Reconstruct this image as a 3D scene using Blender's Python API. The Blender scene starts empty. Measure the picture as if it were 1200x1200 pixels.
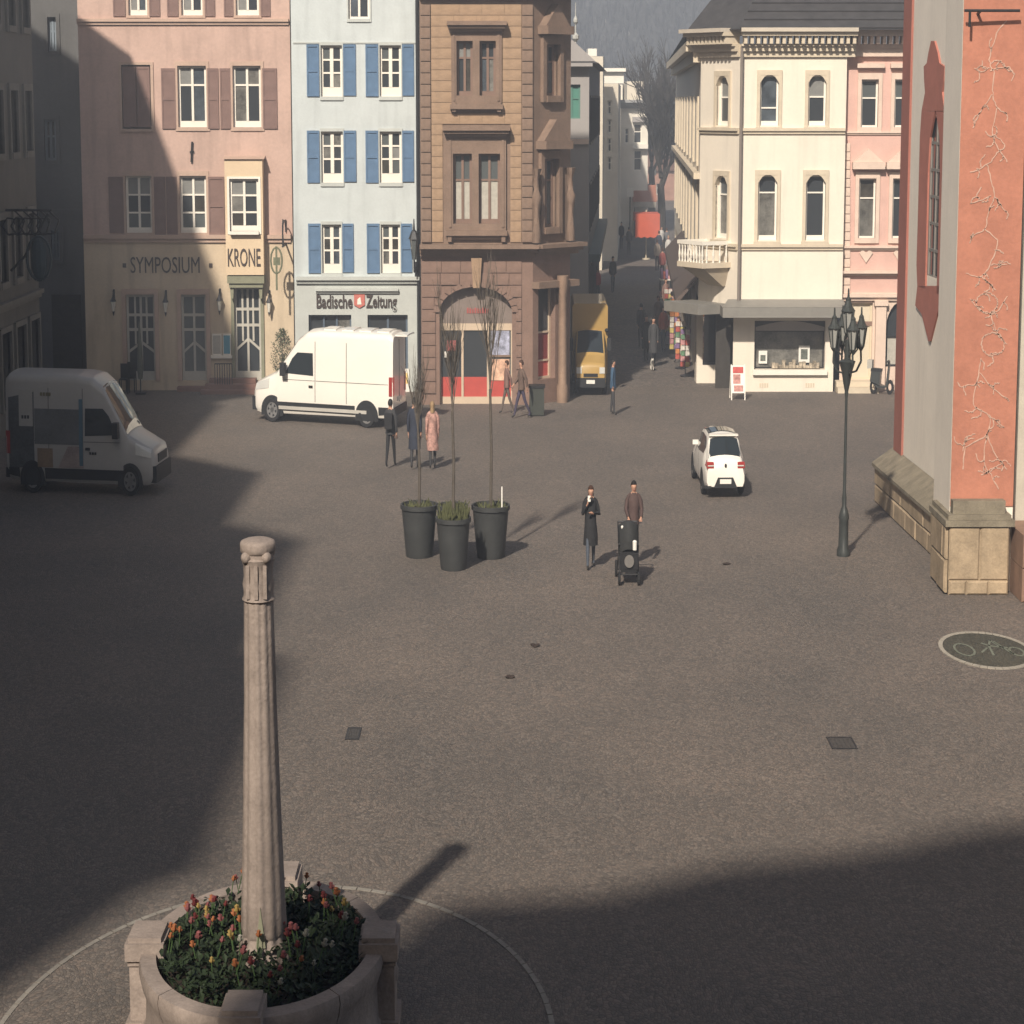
import bpy, bmesh, math, random
from mathutils import Vector, Matrix
random.seed(7)
PI = math.pi
SC = bpy.context.scene
COL = SC.collection

# ------------------------------------------------------------------ camera, sky, sun, exposure
CAM_H = 9.4
PITCH = math.atan(485 / 3000)
cam = bpy.data.objects.new('camera', bpy.data.cameras.new('camera'))
COL.objects.link(cam)
cam.location = (0, 0, CAM_H)
cam.rotation_euler = (PI / 2 - PITCH, 0, 0)
cam.data.sensor_width = 36
cam.data.lens = 90
cam.data.clip_start = 0.1
cam.data.clip_end = 5000
SC.camera = cam

SUN = Vector((0.36, 1.25, -1.0)).normalized()          # the way the light travels
sun_el = math.asin(-SUN.z)
world = bpy.data.worlds.new('World')
SC.world = world
world.use_nodes = True
wn = world.node_tree.nodes
sky = wn.new('ShaderNodeTexSky')
sky.sky_type = 'NISHITA'
sky.sun_disc = False
sky.sun_elevation = sun_el
sky.sun_rotation = math.atan2(-SUN.x, -SUN.y)
sky.air_density = 1.2
sky.dust_density = 3.0
sky.ozone_density = 0.6
bg = wn['Background']
bg.inputs['Strength'].default_value = 0.05
world.node_tree.links.new(sky.outputs[0], bg.inputs['Color'])
sl = bpy.data.lights.new('sun', 'SUN')
sl.energy = 4.2
sl.angle = math.radians(1.4)
sl.color = (1.0, 0.90, 0.77)
so = bpy.data.objects.new('sun', sl)
COL.objects.link(so)
so.rotation_euler = SUN.to_track_quat('-Z', 'Y').to_euler()
so.location = (-10, -40, 60)
SC.view_settings.view_transform = 'Standard'
SC.view_settings.look = 'None'
SC.view_settings.gamma = 1
SC.view_settings.use_curve_mapping = False
SC.view_settings.exposure = 0.7
SC.render.engine = 'CYCLES'
SC.cycles.max_bounces = 5
SC.cycles.diffuse_bounces = 3
SC.cycles.glossy_bounces = 2
SC.cycles.transmission_bounces = 2
SC.cycles.volume_bounces = 0

# ------------------------------------------------------------------ measuring: photo pixel -> point of the place
S = 0.5625                                              # the street scene is this narrow in the photograph
FWD = Vector((0, math.cos(PITCH), -math.sin(PITCH)))
UPV = Vector((0, math.sin(PITCH), math.cos(PITCH)))
def ray(u, v):
    return FWD * 3000 + Vector((1, 0, 0)) * (u - 600) + UPV * (600 - v)
def gnd(u, v, z=0.0):
    r = ray(u, v); k = (z - CAM_H) / r.z
    return Vector((r.x * k, r.y * k, z))
def at_y(u, v, Y):
    r = ray(u, v); k = Y / r.y
    return r.x * k, CAM_H + r.z * k

# ------------------------------------------------------------------ materials
MATS = {}
def mat(name, col, rough=0.85, var=0.12, scale=1.5, bump=0.15, bscale=25.0, metal=0.0, spec=0.3, grime=0.0, emit=0.0, coat=0.0, stretch=(1, 1, 1)):
    if name in MATS: return MATS[name]
    m = bpy.data.materials.new(name); m.use_nodes = True
    nt = m.node_tree; b = nt.nodes['Principled BSDF']
    b.inputs['Roughness'].default_value = rough
    b.inputs['Metallic'].default_value = metal
    b.inputs['Specular IOR Level'].default_value = spec
    b.inputs['Coat Weight'].default_value = coat
    c4 = (*col, 1)
    b.inputs['Base Color'].default_value = c4
    if var > 0 or bump > 0:
        tc = nt.nodes.new('ShaderNodeTexCoord'); mp = nt.nodes.new('ShaderNodeMapping')
        mp.inputs['Scale'].default_value = stretch
        nt.links.new(tc.outputs['Object'], mp.inputs['Vector'])
    if var > 0:
        n1 = nt.nodes.new('ShaderNodeTexNoise'); n1.inputs['Scale'].default_value = scale
        n1.inputs['Detail'].default_value = 8; n1.inputs['Roughness'].default_value = 0.65
        n2 = nt.nodes.new('ShaderNodeTexNoise'); n2.inputs['Scale'].default_value = scale * 14
        n2.inputs['Detail'].default_value = 3
        nt.links.new(mp.outputs[0], n1.inputs['Vector']); nt.links.new(mp.outputs[0], n2.inputs['Vector'])
        ad = nt.nodes.new('ShaderNodeMath'); ad.operation = 'MULTIPLY_ADD'; ad.inputs[1].default_value = 0.45
        nt.links.new(n2.outputs['Fac'], ad.inputs[0]); nt.links.new(n1.outputs['Fac'], ad.inputs[2])
        cr = nt.nodes.new('ShaderNodeValToRGB')
        cr.color_ramp.elements[0].position = 0.45; cr.color_ramp.elements[1].position = 0.98
        cr.color_ramp.elements[0].color = (*[max(0, c * (1 - var * 1.4)) for c in col], 1)
        cr.color_ramp.elements[1].color = (*[min(1, c * (1 + var)) for c in col], 1)
        nt.links.new(ad.outputs[0], cr.inputs[0])
        out = cr.outputs[0]
        if grime > 0:
            mp2 = nt.nodes.new('ShaderNodeMapping'); mp2.inputs['Scale'].default_value = (2.2, 2.2, 0.25)
            nt.links.new(tc.outputs['Object'], mp2.inputs['Vector'])
            n3 = nt.nodes.new('ShaderNodeTexNoise'); n3.inputs['Scale'].default_value = 1.3; n3.inputs['Detail'].default_value = 7
            nt.links.new(mp2.outputs[0], n3.inputs['Vector'])
            r3 = nt.nodes.new('ShaderNodeValToRGB'); r3.color_ramp.elements[0].position = 0.52; r3.color_ramp.elements[1].position = 0.75
            r3.color_ramp.elements[0].color = (0, 0, 0, 1); r3.color_ramp.elements[1].color = (grime, grime, grime, 1)
            nt.links.new(n3.outputs['Fac'], r3.inputs[0])
            mx = nt.nodes.new('ShaderNodeMix'); mx.data_type = 'RGBA'
            nt.links.new(r3.outputs[0], mx.inputs['Factor']); nt.links.new(out, mx.inputs['A'])
            mx.inputs['B'].default_value = (*[c * 0.45 for c in col], 1)
            out = mx.outputs['Result']
        nt.links.new(out, b.inputs['Base Color'])
    if bump > 0:
        nb = nt.nodes.new('ShaderNodeTexNoise'); nb.inputs['Scale'].default_value = bscale; nb.inputs['Detail'].default_value = 4
        nt.links.new(mp.outputs[0], nb.inputs['Vector'])
        bp = nt.nodes.new('ShaderNodeBump'); bp.inputs['Strength'].default_value = bump; bp.inputs['Distance'].default_value = 0.02
        nt.links.new(nb.outputs['Fac'], bp.inputs['Height']); nt.links.new(bp.outputs[0], b.inputs['Normal'])
    if emit:
        b.inputs['Emission Color'].default_value = c4; b.inputs['Emission Strength'].default_value = emit
    MATS[name] = m
    return m
def louvre(name, col, freq=55):
    m = mat(name, col, rough=0.7, var=0.14, scale=2.5, bump=0)
    nt = m.node_tree; b = nt.nodes['Principled BSDF']
    tc = nt.nodes.new('ShaderNodeTexCoord'); w = nt.nodes.new('ShaderNodeTexWave')
    w.bands_direction = 'Z'; w.inputs['Scale'].default_value = freq / 6.0
    nt.links.new(tc.outputs['Object'], w.inputs['Vector'])
    bp = nt.nodes.new('ShaderNodeBump'); bp.inputs['Strength'].default_value = 0.5; bp.inputs['Distance'].default_value = 0.03
    nt.links.new(w.outputs['Fac'], bp.inputs['Height']); nt.links.new(bp.outputs[0], b.inputs['Normal'])
    return m
def cobble(name, col, sc):
    m = bpy.data.materials.new(name); m.use_nodes = True
    nt = m.node_tree; b = nt.nodes['Principled BSDF']; N = nt.nodes.new; L = nt.links.new
    b.inputs['Roughness'].default_value = 0.75; b.inputs['Specular IOR Level'].default_value = 0.25
    tc = N('ShaderNodeTexCoord'); mp = N('ShaderNodeMapping'); mp.inputs['Scale'].default_value = (1 / S, 1, 1)
    L(tc.outputs['Object'], mp.inputs['Vector'])
    # a slow wobble so that the rows of setts run in loose fans
    wob = N('ShaderNodeTexNoise'); wob.inputs['Scale'].default_value = 0.55; wob.inputs['Detail'].default_value = 1
    L(mp.outputs[0], wob.inputs['Vector'])
    vm = N('ShaderNodeVectorMath'); vm.operation = 'MULTIPLY_ADD'; vm.inputs[1].default_value = (0.9, 0.9, 0)
    L(wob.outputs['Color'], vm.inputs[0]); L(mp.outputs[0], vm.inputs[2])
    v1 = N('ShaderNodeTexVoronoi'); v1.inputs['Scale'].default_value = sc; v1.inputs['Randomness'].default_value = 0.7
    v2 = N('ShaderNodeTexVoronoi'); v2.feature = 'DISTANCE_TO_EDGE'; v2.inputs['Scale'].default_value = sc; v2.inputs['Randomness'].default_value = 0.7
    L(vm.outputs[0], v1.inputs['Vector']); L(vm.outputs[0], v2.inputs['Vector'])
    hs = N('ShaderNodeSeparateColor'); L(v1.outputs['Color'], hs.inputs[0])
    cr = N('ShaderNodeValToRGB'); e = cr.color_ramp.elements
    e[0].position = 0; e[0].color = (col[0] * .74, col[1] * .75, col[2] * .78, 1)
    e[1].position = 1; e[1].color = (col[0] * 1.24, col[1] * 1.23, col[2] * 1.22, 1)
    k = e.new(0.5); k.color = (*col, 1)
    k = e.new(0.75); k.color = (col[0] * 1.13, col[1] * 1.06, col[2] * 1.03, 1)
    L(hs.outputs[0], cr.inputs[0])
    # joints
    jr = N('ShaderNodeValToRGB'); jr.color_ramp.elements[0].position = 0.02; jr.color_ramp.elements[1].position = 0.12
    jr.color_ramp.elements[0].color = (0.66, 0.66, 0.66, 1)
    L(v2.outputs['Distance'], jr.inputs[0])
    mu = N('ShaderNodeMix'); mu.data_type = 'RGBA'; mu.blend_type = 'MULTIPLY'; mu.inputs['Factor'].default_value = 1
    L(cr.outputs[0], mu.inputs['A']); L(jr.outputs[0], mu.inputs['B'])
    # big worn patches
    pt = N('ShaderNodeTexNoise'); pt.inputs['Scale'].default_value = 0.16; pt.inputs['Detail'].default_value = 5; pt.inputs['Roughness'].default_value = 0.6
    L(mp.outputs[0], pt.inputs['Vector'])
    pr = N('ShaderNodeValToRGB'); pr.color_ramp.elements[0].position = 0.3; pr.color_ramp.elements[1].position = 0.7
    pr.color_ramp.elements[0].color = (0.82, 0.83, 0.84, 1); pr.color_ramp.elements[1].color = (1.15, 1.1, 1.06, 1)
    L(pt.outputs['Fac'], pr.inputs[0])
    m2 = N('ShaderNodeMix'); m2.data_type = 'RGBA'; m2.blend_type = 'MULTIPLY'; m2.inputs['Factor'].default_value = 1
    L(mu.outputs['Result'], m2.inputs['A']); L(pr.outputs[0], m2.inputs['B'])
    L(m2.outputs['Result'], b.inputs['Base Color'])
    sm = N('ShaderNodeMath'); sm.operation = 'MINIMUM'; sm.inputs[1].default_value = 0.2
    L(v2.outputs['Distance'], sm.inputs[0])
    bp = N('ShaderNodeBump'); bp.inputs['Strength'].default_value = 0.5; bp.inputs['Distance'].default_value = 0.05
    L(sm.outputs[0], bp.inputs['Height']); L(bp.outputs[0], b.inputs['Normal'])
    MATS[name] = m
    return m

# ------------------------------------------------------------------ mesh builder
class MB:
    def __init__(s, xf=None):
        s.v = []; s.f = []; s.m = []; s.xf = xf
    def add(s, pts, faces, mi=0):
        o = len(s.v)
        for p in pts:
            s.v.append(tuple(s.xf(p)) if s.xf else tuple(p))
        for f in faces:
            s.f.append([o + i for i in f]); s.m.append(mi)
        return s
    def box(s, x0, x1, y0, y1, z0, z1, mi=0):
        p = [(x0, y0, z0), (x1, y0, z0), (x1, y1, z0), (x0, y1, z0), (x0, y0, z1), (x1, y0, z1), (x1, y1, z1), (x0, y1, z1)]
        return s.add(p, [(0, 3, 2, 1), (4, 5, 6, 7), (0, 1, 5, 4), (1, 2, 6, 5), (2, 3, 7, 6), (3, 0, 4, 7)], mi)
    def bev(s, x0, x1, y0, y1, z0, z1, b=0.02, mi=0):
        # a block whose outer (low y) face is chamfered
        p = [(x0, y1, z0), (x1, y1, z0), (x1, y1, z1), (x0, y1, z1), (x0, y0 + b, z0), (x1, y0 + b, z0), (x1, y0 + b, z1), (x0, y0 + b, z1),
             (x0 + b, y0, z0 + b), (x1 - b, y0, z0 + b), (x1 - b, y0, z1 - b), (x0 + b, y0, z1 - b)]
        return s.add(p, [(0, 1, 2, 3)[::-1], (4, 0, 3, 7), (1, 5, 6, 2), (0, 4, 5, 1), (7, 3, 2, 6), (4, 8, 9, 5), (5, 9, 10, 6), (6, 10, 11, 7), (7, 11, 8, 4), (8, 11, 10, 9)][0:10], mi)
    def prism(s, poly, y0, y1, mi=0):
        # outline in x,z extruded along y
        n = len(poly)
        p = [(a, y0, c) for a, c in poly] + [(a, y1, c) for a, c in poly]
        fs = [tuple(range(n)), tuple(range(2 * n - 1, n - 1, -1))] + [(i, i + n, (i + 1) % n + n, (i + 1) % n) for i in range(n)]
        return s.add(p, fs, mi)
    def tube(s, a, b, r0, r1=None, n=8, mi=0, sx=1.0):
        r1 = r0 if r1 is None else r1
        a = Vector(a); b = Vector(b); d = (b - a)
        if d.length < 1e-6: return s
        d.normalize()
        k = Vector((0, 0, 1)) if abs(d.z) < 0.9 else Vector((1, 0, 0))
        e1 = d.cross(k).normalized(); e2 = d.cross(e1)
        p = []
        for c, r in ((a, r0), (b, r1)):
            for i in range(n):
                t = 2 * PI * i / n
                q = e1 * math.cos(t) * r + e2 * math.sin(t) * r
                p.append((c.x + q.x * sx, c.y + q.y, c.z + q.z))
        fs = [(i, (i + 1) % n, n + (i + 1) % n, n + i) for i in range(n)] + [tuple(range(n - 1, -1, -1)), tuple(range(n, 2 * n))]
        return s.add(p, fs, mi)
    def path(s, pts, r, n=6, mi=0, r1=None):
        r1 = r if r1 is None else r1
        m = len(pts) - 1
        for i in range(m):
            s.tube(pts[i], pts[i + 1], r + (r1 - r) * i / m, r + (r1 - r) * (i + 1) / m, n, mi)
        return s
    def lathe(s, prof, c=(0, 0, 0), n=20, sx=1.0, sy=1.0, mi=0, wob=None):
        # prof: (radius, z)
        p = []; fs = []
        for r, z in prof:
            for i in range(n):
                t = 2 * PI * i / n
                k = wob(t, z) if wob else 1
                p.append((c[0] + r * k * math.cos(t) * sx, c[1] + r * k * math.sin(t) * sy, c[2] + z))
        for j in range(len(prof) - 1):
            for i in range(n):
                fs.append((j * n + i, j * n + (i + 1) % n, (j + 1) * n + (i + 1) % n, (j + 1) * n + i))
        if prof[0][0] > 1e-4: fs.append(tuple(range(n - 1, -1, -1)))
        if prof[-1][0] > 1e-4: fs.append(tuple(range((len(prof) - 1) * n, len(prof) * n)))
        return s.add(p, fs, mi)
    def ball(s, c, r, n=10, m=6, mi=0, sx=1, sy=1, sz=1):
        pr = [(r * math.sin(PI * j / m) + 1e-5, -r * sz * math.cos(PI * j / m)) for j in range(m + 1)]
        return s.lathe(pr, c, n, sx, sy, mi)

def mesh_of(name, mb, mats, origin=(0, 0, 0), smooth=False):
    me = bpy.data.meshes.new(name)
    ox, oy, oz = origin
    me.from_pydata([(a - ox, b - oy, c - oz) for a, b, c in mb.v], [], mb.f)
    for mm in (mats if isinstance(mats, (list, tuple)) else [mats]): me.materials.append(mm)
    if any(mb.m): me.polygons.foreach_set('material_index', mb.m)
    me.validate(); me.update()
    bm = bmesh.new(); bm.from_mesh(me); bmesh.ops.recalc_face_normals(bm, faces=bm.faces); bm.to_mesh(me); bm.free()
    if smooth:
        me.polygons.foreach_set('use_smooth', [True] * len(me.polygons))
        try: me.set_sharp_from_angle(angle=math.radians(40))
        except Exception: pass
    return me
def wloc(o):
    p = Vector((0, 0, 0))
    while o is not None:
        p += o.location; o = o.parent
    return p
def part(name, mb, mats, parent, smooth=False, label=None):
    """one mesh object under its thing; mb is in world coordinates"""
    o = bpy.data.objects.new(name, mesh_of(name, mb, mats, wloc(parent), smooth))
    COL.objects.link(o); o.parent = parent
    if label: o['label'] = label
    return o
def thing(name, label, cat, loc, group=None):
    o = bpy.data.objects.new(name, None); COL.objects.link(o)
    o.location = loc; o.empty_display_size = 0.3
    o['label'] = label; o['category'] = cat
    if group: o['group'] = group
    return o
def solo(name, mb, mats, label=None, cat=None, group=None, kind=None, loc=(0, 0, 0), smooth=False):
    """a thing that is one mesh; mb in world coordinates"""
    o = bpy.data.objects.new(name, mesh_of(name, mb, mats, loc, smooth)); COL.objects.link(o); o.location = loc
    if label: o['label'] = label
    if cat: o['category'] = cat
    if group: o['group'] = group
    if kind: o['kind'] = kind
    return o
def copy_tree(o, parent=None):
    c = o.copy(); COL.objects.link(c); c.parent = parent
    for ch in list(o.children): copy_tree(ch, c)
    return c
UNIT = {}
def block(name, parent, x0, x1, y0, y1, z0, z1, m, rnd=0.0, flat=False):
    """one stone: a shared chamfered block, scaled; world coordinates, front to low y"""
    key = (m.name, flat)
    if key not in UNIT:
        mb = MB().bev(-.5, .5, -.5, .5, -.5, .5, 0.06)
        UNIT[key] = mesh_of('stone', mb, m)
    o = bpy.data.objects.new(name, UNIT[key]); COL.objects.link(o); o.parent = parent
    w = wloc(parent)
    yy = y0 + random.uniform(-rnd, rnd)
    o.location = Vector(((x0 + x1) / 2, (yy + y1) / 2, (z0 + z1) / 2)) - w
    o.scale = (x1 - x0, y1 - yy, z1 - z0)
    return o

# ------------------------------------------------------------------ facades
class Facade:
    """vertical plane; s runs along it, t goes inward, z up"""
    def __init__(f, o, d):
        f.o = Vector((o[0], o[1])); f.d = Vector(d).normalized(); f.n = Vector((-f.d.y, f.d.x))
    def P(f, p):
        q = f.o + f.d * p[0] + f.n * p[1]
        return (q.x, q.y, p[2])
    def px(f, u, v):
        r = ray(u, v); rr = Vector((r.x, r.y)); k = f.o.dot(f.n) / rr.dot(f.n)
        q = rr * k
        return (q - f.o).dot(f.d), CAM_H + r.z * k
    def rect(f, u0, v0, u1, v1):
        vm = (v0 + v1) / 2; um = (u0 + u1) / 2
        a = f.px(u0, vm)[0]; b = f.px(u1, vm)[0]
        return min(a, b), max(a, b), f.px(um, v1)[1], f.px(um, v0)[1]
    def mb(f): return MB(f.P)
def front(Y): return Facade((0, Y), (1, 0))

def wall_mb(F, s0, s1, z0, z1, holes, depth=0.3, t=0.0, mb=None):
    mb = mb or F.mb()
    xs = sorted({s0, s1, *[h[0] for h in holes], *[h[1] for h in holes]}); zs = sorted({z0, z1, *[h[2] for h in holes], *[h[3] for h in holes]})
    xs = [x for x in xs if s0 - 1e-6 <= x <= s1 + 1e-6]; zs = [z for z in zs if z0 - 1e-6 <= z <= z1 + 1e-6]
    for i in range(len(xs) - 1):
        for j in range(len(zs) - 1):
            cx = (xs[i] + xs[i + 1]) / 2; cz = (zs[j] + zs[j + 1]) / 2
            if any(h[0] < cx < h[1] and h[2] < cz < h[3] for h in holes): continue
            mb.add([(xs[i], t, zs[j]), (xs[i + 1], t, zs[j]), (xs[i + 1], t, zs[j + 1]), (xs[i], t, zs[j + 1])], [(0, 1, 2, 3)])
    for a, b, c, d in holes:
        c2 = max(c, z0); d2 = min(d, z1)
        mb.add([(a, t, c2), (b, t, c2), (b, t, d2), (a, t, d2), (a, t + depth, c2), (b, t + depth, c2), (b, t + depth, d2), (a, t + depth, d2)],
               [(0, 1, 5, 4), (1, 2, 6, 5), (2, 3, 7, 6), (3, 0, 4, 7)])
    return mb
def shell(F, root, s0, s1, z1, depth, m):
    """side and back walls of a house behind its front"""
    mb = F.mb()
    p = [(s0, 0, 0), (s1, 0, 0), (s1, depth, 0), (s0, depth, 0), (s0, 0, z1), (s1, 0, z1), (s1, depth, z1), (s0, depth, z1)]
    mb.add(p, [(1, 2, 6, 5), (2, 3, 7, 6), (3, 0, 4, 7), (4, 5, 6, 7)])
    return part('wall', mb, m, root)
def gable_roof(F, root, s0, s1, z1, depth, h, m, over=0.4, t0=0.0):
    """ridge parallel to the front"""
    mb = F.mb(); a = t0 - over; b = t0 + depth + over; c = t0 + depth / 2
    e = 0.18
    mb.add([(s0, a, z1), (s1, a, z1), (s1, c, z1 + h), (s0, c, z1 + h), (s1, b, z1), (s0, b, z1),
            (s0, a, z1 + e), (s1, a, z1 + e), (s1, c, z1 + h + e), (s0, c, z1 + h + e), (s1, b, z1 + e), (s0, b, z1 + e)],
           [(0, 1, 2, 3), (3, 2, 4, 5), (6, 7, 8, 9), (9, 8, 10, 11), (0, 1, 7, 6), (4, 5, 11, 10), (1, 2, 8, 7), (2, 4, 10, 8), (0, 3, 9, 6), (3, 5, 11, 9)])
    r = part('roof', mb, m, root)
    return r
WR = random.Random(77); PANES = []
def window(F, root, rc, fm, pm, cols=2, rows=(0.5,), bar=0.05, t=0.14, bot=0.0, name='window', mid=None, thick=0.07, pms=None):
    """frame bars as one part, each pane a sub-part"""
    s0, s1, z0, z1 = rc
    mb = F.mb()
    mid = mid or bar
    zb = z0 + bar + bot
    mb.box(s0, s0 + bar, t, t + thick, z0, z1); mb.box(s1 - bar, s1, t, t + thick, z0, z1)
    mb.box(s0 + bar, s1 - bar, t, t + thick, z1 - bar, z1); mb.box(s0 + bar, s1 - bar, t, t + thick, z0, zb)
    xs = [s0 + bar + (s1 - s0 - 2 * bar) * i / cols for i in range(cols + 1)]
    zs = [zb] + [zb + (z1 - bar - zb) * r for r in rows] + [z1 - bar]
    for x in xs[1:-1]: mb.box(x - mid / 2, x + mid / 2, t - 0.012, t + thick, zb, z1 - bar)
    for z in zs[1:-1]: mb.box(s0 + bar, s1 - bar, t + 0.004, t + thick, z - bar * .4, z + bar * .4)
    w = part(name, mb, fm, root)
    k = 0
    for i in range(cols):
        for j in range(len(zs) - 1):
            p = F.mb(); p.box(xs[i], xs[i + 1], t + thick * .6, t + thick, zs[j], zs[j + 1])
            m = pms[k % len(pms)] if pms else pm
            if m.name == 'window_glass' and WR.random() < .45: m = WR.choice(PANES)
            part('pane', p, m, w); k += 1
    return w
def shutter(F, root, rc, m, proud=0.05, rail=True):
    s0, s1, z0, z1 = rc
    mb = F.mb(); b = min(0.05, (s1 - s0) * .18)
    mb.box(s0, s0 + b, -proud, -0.006, z0, z1); mb.box(s1 - b, s1, -proud, -0.006, z0, z1)
    for za, zc in ((z0, z0 + b * 1.6), (z1 - b * 1.6, z1), ((z0 + z1) / 2 - b, (z0 + z1) / 2 + b)):
        mb.box(s0 + b, s1 - b, -proud, -0.006, za, zc)
    mb.box(s0 + b, s1 - b, -proud * .55, -0.008, z0 + b, z1 - b)
    return part('shutter', mb, m, root)
def band(F, root, name, s0, s1, z0, z1, proud, m, steps=2):
    mb = F.mb(); h = (z1 - z0) / steps
    for i in range(steps):
        mb.box(s0, s1, -proud * (i + 1) / steps, 0.05, z0 + h * i, z0 + h * (i + 1))
    return part(name, mb, m, root)
def surround(F, root, rc, w, proud, m, wtop=None, wbot=None):
    s0, s1, z0, z1 = rc; wt = w if wtop is None else wtop; wb = w if wbot is None else wbot
    mb = F.mb()
    mb.box(s0 - w, s0, -proud, 0.06, z0 - wb, z1 + wt); mb.box(s1, s1 + w, -proud, 0.06, z0 - wb, z1 + wt)
    mb.box(s0, s1, -proud, 0.06, z1, z1 + wt)
    if wb > 0: mb.box(s0, s1, -proud * 1.3, 0.06, z0 - wb, z0)
    return part('surround', mb, m, root)
def text_mb(s, F, rc, t0=-0.02, t1=0.0, bold=0.0, shear=0.0):
    """lettering fitted to a rectangle of a facade"""
    cu = bpy.data.curves.new('text', 'FONT'); cu.body = s; cu.extrude = 0.5; cu.offset = bold; cu.resolution_u = 3; cu.shear = shear
    ob = bpy.data.objects.new('text', cu); COL.objects.link(ob)
    dg = bpy.context.evaluated_depsgraph_get(); me = bpy.data.meshes.new_from_object(ob.evaluated_get(dg))
    vs = [v.co.copy() for v in me.vertices]; fs = [tuple(p.vertices) for p in me.polygons]
    bpy.data.objects.remove(ob); bpy.data.curves.remove(cu); bpy.data.meshes.remove(me)
    xa = min(v.x for v in vs); xb = max(v.x for v in vs); ya = min(v.y for v in vs); yb = max(v.y for v in vs)
    s0, s1, z0, z1 = rc
    mb = F.mb()
    mb.add([(s0 + (v.x - xa) / (xb - xa) * (s1 - s0), t0 if v.z > 0 else t1, z0 + (v.y - ya) / (yb - ya) * (z1 - z0)) for v in vs], fs)
    return mb
# ------------------------------------------------------------------ palette
GLASS = mat('window_glass', (0.035, 0.04, 0.045), rough=0.06, var=0, bump=0, spec=0.6)
GLASS2 = mat('window_glass_grey', (0.09, 0.1, 0.1), rough=0.08, var=0, bump=0, spec=0.6)
CURT = mat('net_curtain_behind_glass', (0.42, 0.40, 0.35), rough=0.5, var=0.15, scale=6, bump=0)
CURT2 = mat('grey_blind_behind_glass', (0.2, 0.2, 0.19), rough=0.5, var=0.15, scale=6, bump=0)
PANES += [mat('window_glass_bluish', (0.07, 0.085, 0.10), rough=0.05, var=0.5, scale=2.5, bump=0.03, bscale=3, spec=0.7), mat('window_glass_dim_room', (0.055, 0.05, 0.042), rough=0.07, var=0.6, scale=3, bump=0.03, bscale=3, spec=0.6),  # bluish panes tinted brighter, haze put into the glass colour
          mat('window_glass_half_curtain', (0.16, 0.155, 0.14), rough=0.15, var=0.6, scale=2.2, bump=0, spec=0.5)]
WHITE = mat('white_frame_paint', (0.78, 0.74, 0.66), rough=0.5, var=0.06, bump=0)
PINK = mat('pink_plaster', (0.50, 0.352, 0.295), var=0.14, scale=0.7, bump=0.25, bscale=18, grime=0.4)
PINKTRIM = mat('pale_pink_trim', (0.47, 0.34, 0.27), var=0.12)
CREAM = mat('cream_plaster', (0.56, 0.455, 0.33), var=0.1, scale=0.9, bump=0.2, bscale=18, grime=0.45)
BAYCREAM = mat('light_cream_plaster', (0.66, 0.52, 0.36), var=0.08, scale=1.2, bump=0.1)
BROWNSH = louvre('brown_louvre', (0.23, 0.145, 0.125))
BLUESH = louvre('blue_louvre', (0.115, 0.20, 0.33))
BLUEW = mat('pale_blue_plaster', (0.52, 0.565, 0.57), var=0.08, scale=1.1, bump=0.25, bscale=16, grime=0.3)
BLUETRIM = mat('pale_grey_trim', (0.47, 0.495, 0.475), var=0.1)
SANDO = mat('ochre_sandstone', (0.335, 0.228, 0.148), var=0.2, scale=1.6, bump=0.25)
SANDB = mat('brown_sandstone', (0.215, 0.148, 0.11), var=0.2, scale=1.6, bump=0.3, grime=0.3)
SANDR = mat('red_sandstone', (0.215, 0.14, 0.11), var=0.18, scale=1.4, bump=0.3)
YEL = mat('yellow_plaster', (0.76, 0.69, 0.585), var=0.05, scale=0.8, bump=0.1, grime=0.22)
YTRIM = mat('buff_stone_trim', (0.58, 0.50, 0.385), var=0.1, scale=3)
PK2 = mat('salmon_plaster', (0.62, 0.40, 0.34), var=0.1, scale=1.5, bump=0.2)
PK2T = mat('pale_rose_trim', (0.66, 0.52, 0.43), var=0.1, scale=2.5)
SLATE = mat('dark_slate', (0.055, 0.052, 0.052), rough=0.7, var=0.3, scale=3, bump=0.3)
TILE = mat('brown_roof_tile', (0.13, 0.07, 0.05), var=0.3, scale=3, bump=0.3)
METAL = mat('dark_metal', (0.03, 0.03, 0.032), rough=0.45, var=0.2, bump=0, metal=0.3)
ZINC = mat('zinc', (0.25, 0.26, 0.26), rough=0.5, var=0.15, bump=0, metal=0.4)
GREYB = mat('grey_plaster', (0.30, 0.29, 0.27), var=0.12, scale=0.8, bump=0.15, grime=0.3)
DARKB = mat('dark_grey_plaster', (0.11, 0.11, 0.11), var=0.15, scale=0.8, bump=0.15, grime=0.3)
DOORW = mat('weathered_white_door', (0.45, 0.43, 0.38), rough=0.6, var=0.12, bump=0)
DOORB = mat('dark_door_wood', (0.045, 0.04, 0.035), rough=0.6, var=0.3, scale=6, bump=0.1)
LETTER = mat('dark_lettering', (0.06, 0.045, 0.04), rough=0.7, var=0, bump=0)
REDP = mat('red_display', (0.46, 0.08, 0.065), rough=0.4, var=0.12, scale=4, bump=0)
BLACK = mat('black_interior', (0.012, 0.012, 0.012), rough=0.9, var=0, bump=0)
STONE = mat('pinkish_sandstone', (0.28, 0.23, 0.20), var=0.25, scale=2.5, bump=0.5, bscale=14, grime=0.35)
PLINTH = mat('ochre_plinth_stone', (0.37, 0.285, 0.19), var=0.28, scale=2.2, bump=0.4, bscale=10, grime=0.4)
PAPER = mat('white_paper', (0.75, 0.73, 0.68), rough=0.6, var=0.04, bump=0)
YPAPER = mat('yellow_paper', (0.75, 0.55, 0.2), rough=0.6, var=0.04, bump=0)
BLUEP = mat('blue_paper', (0.09, 0.30, 0.42), rough=0.5, var=0.06, bump=0)
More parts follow.
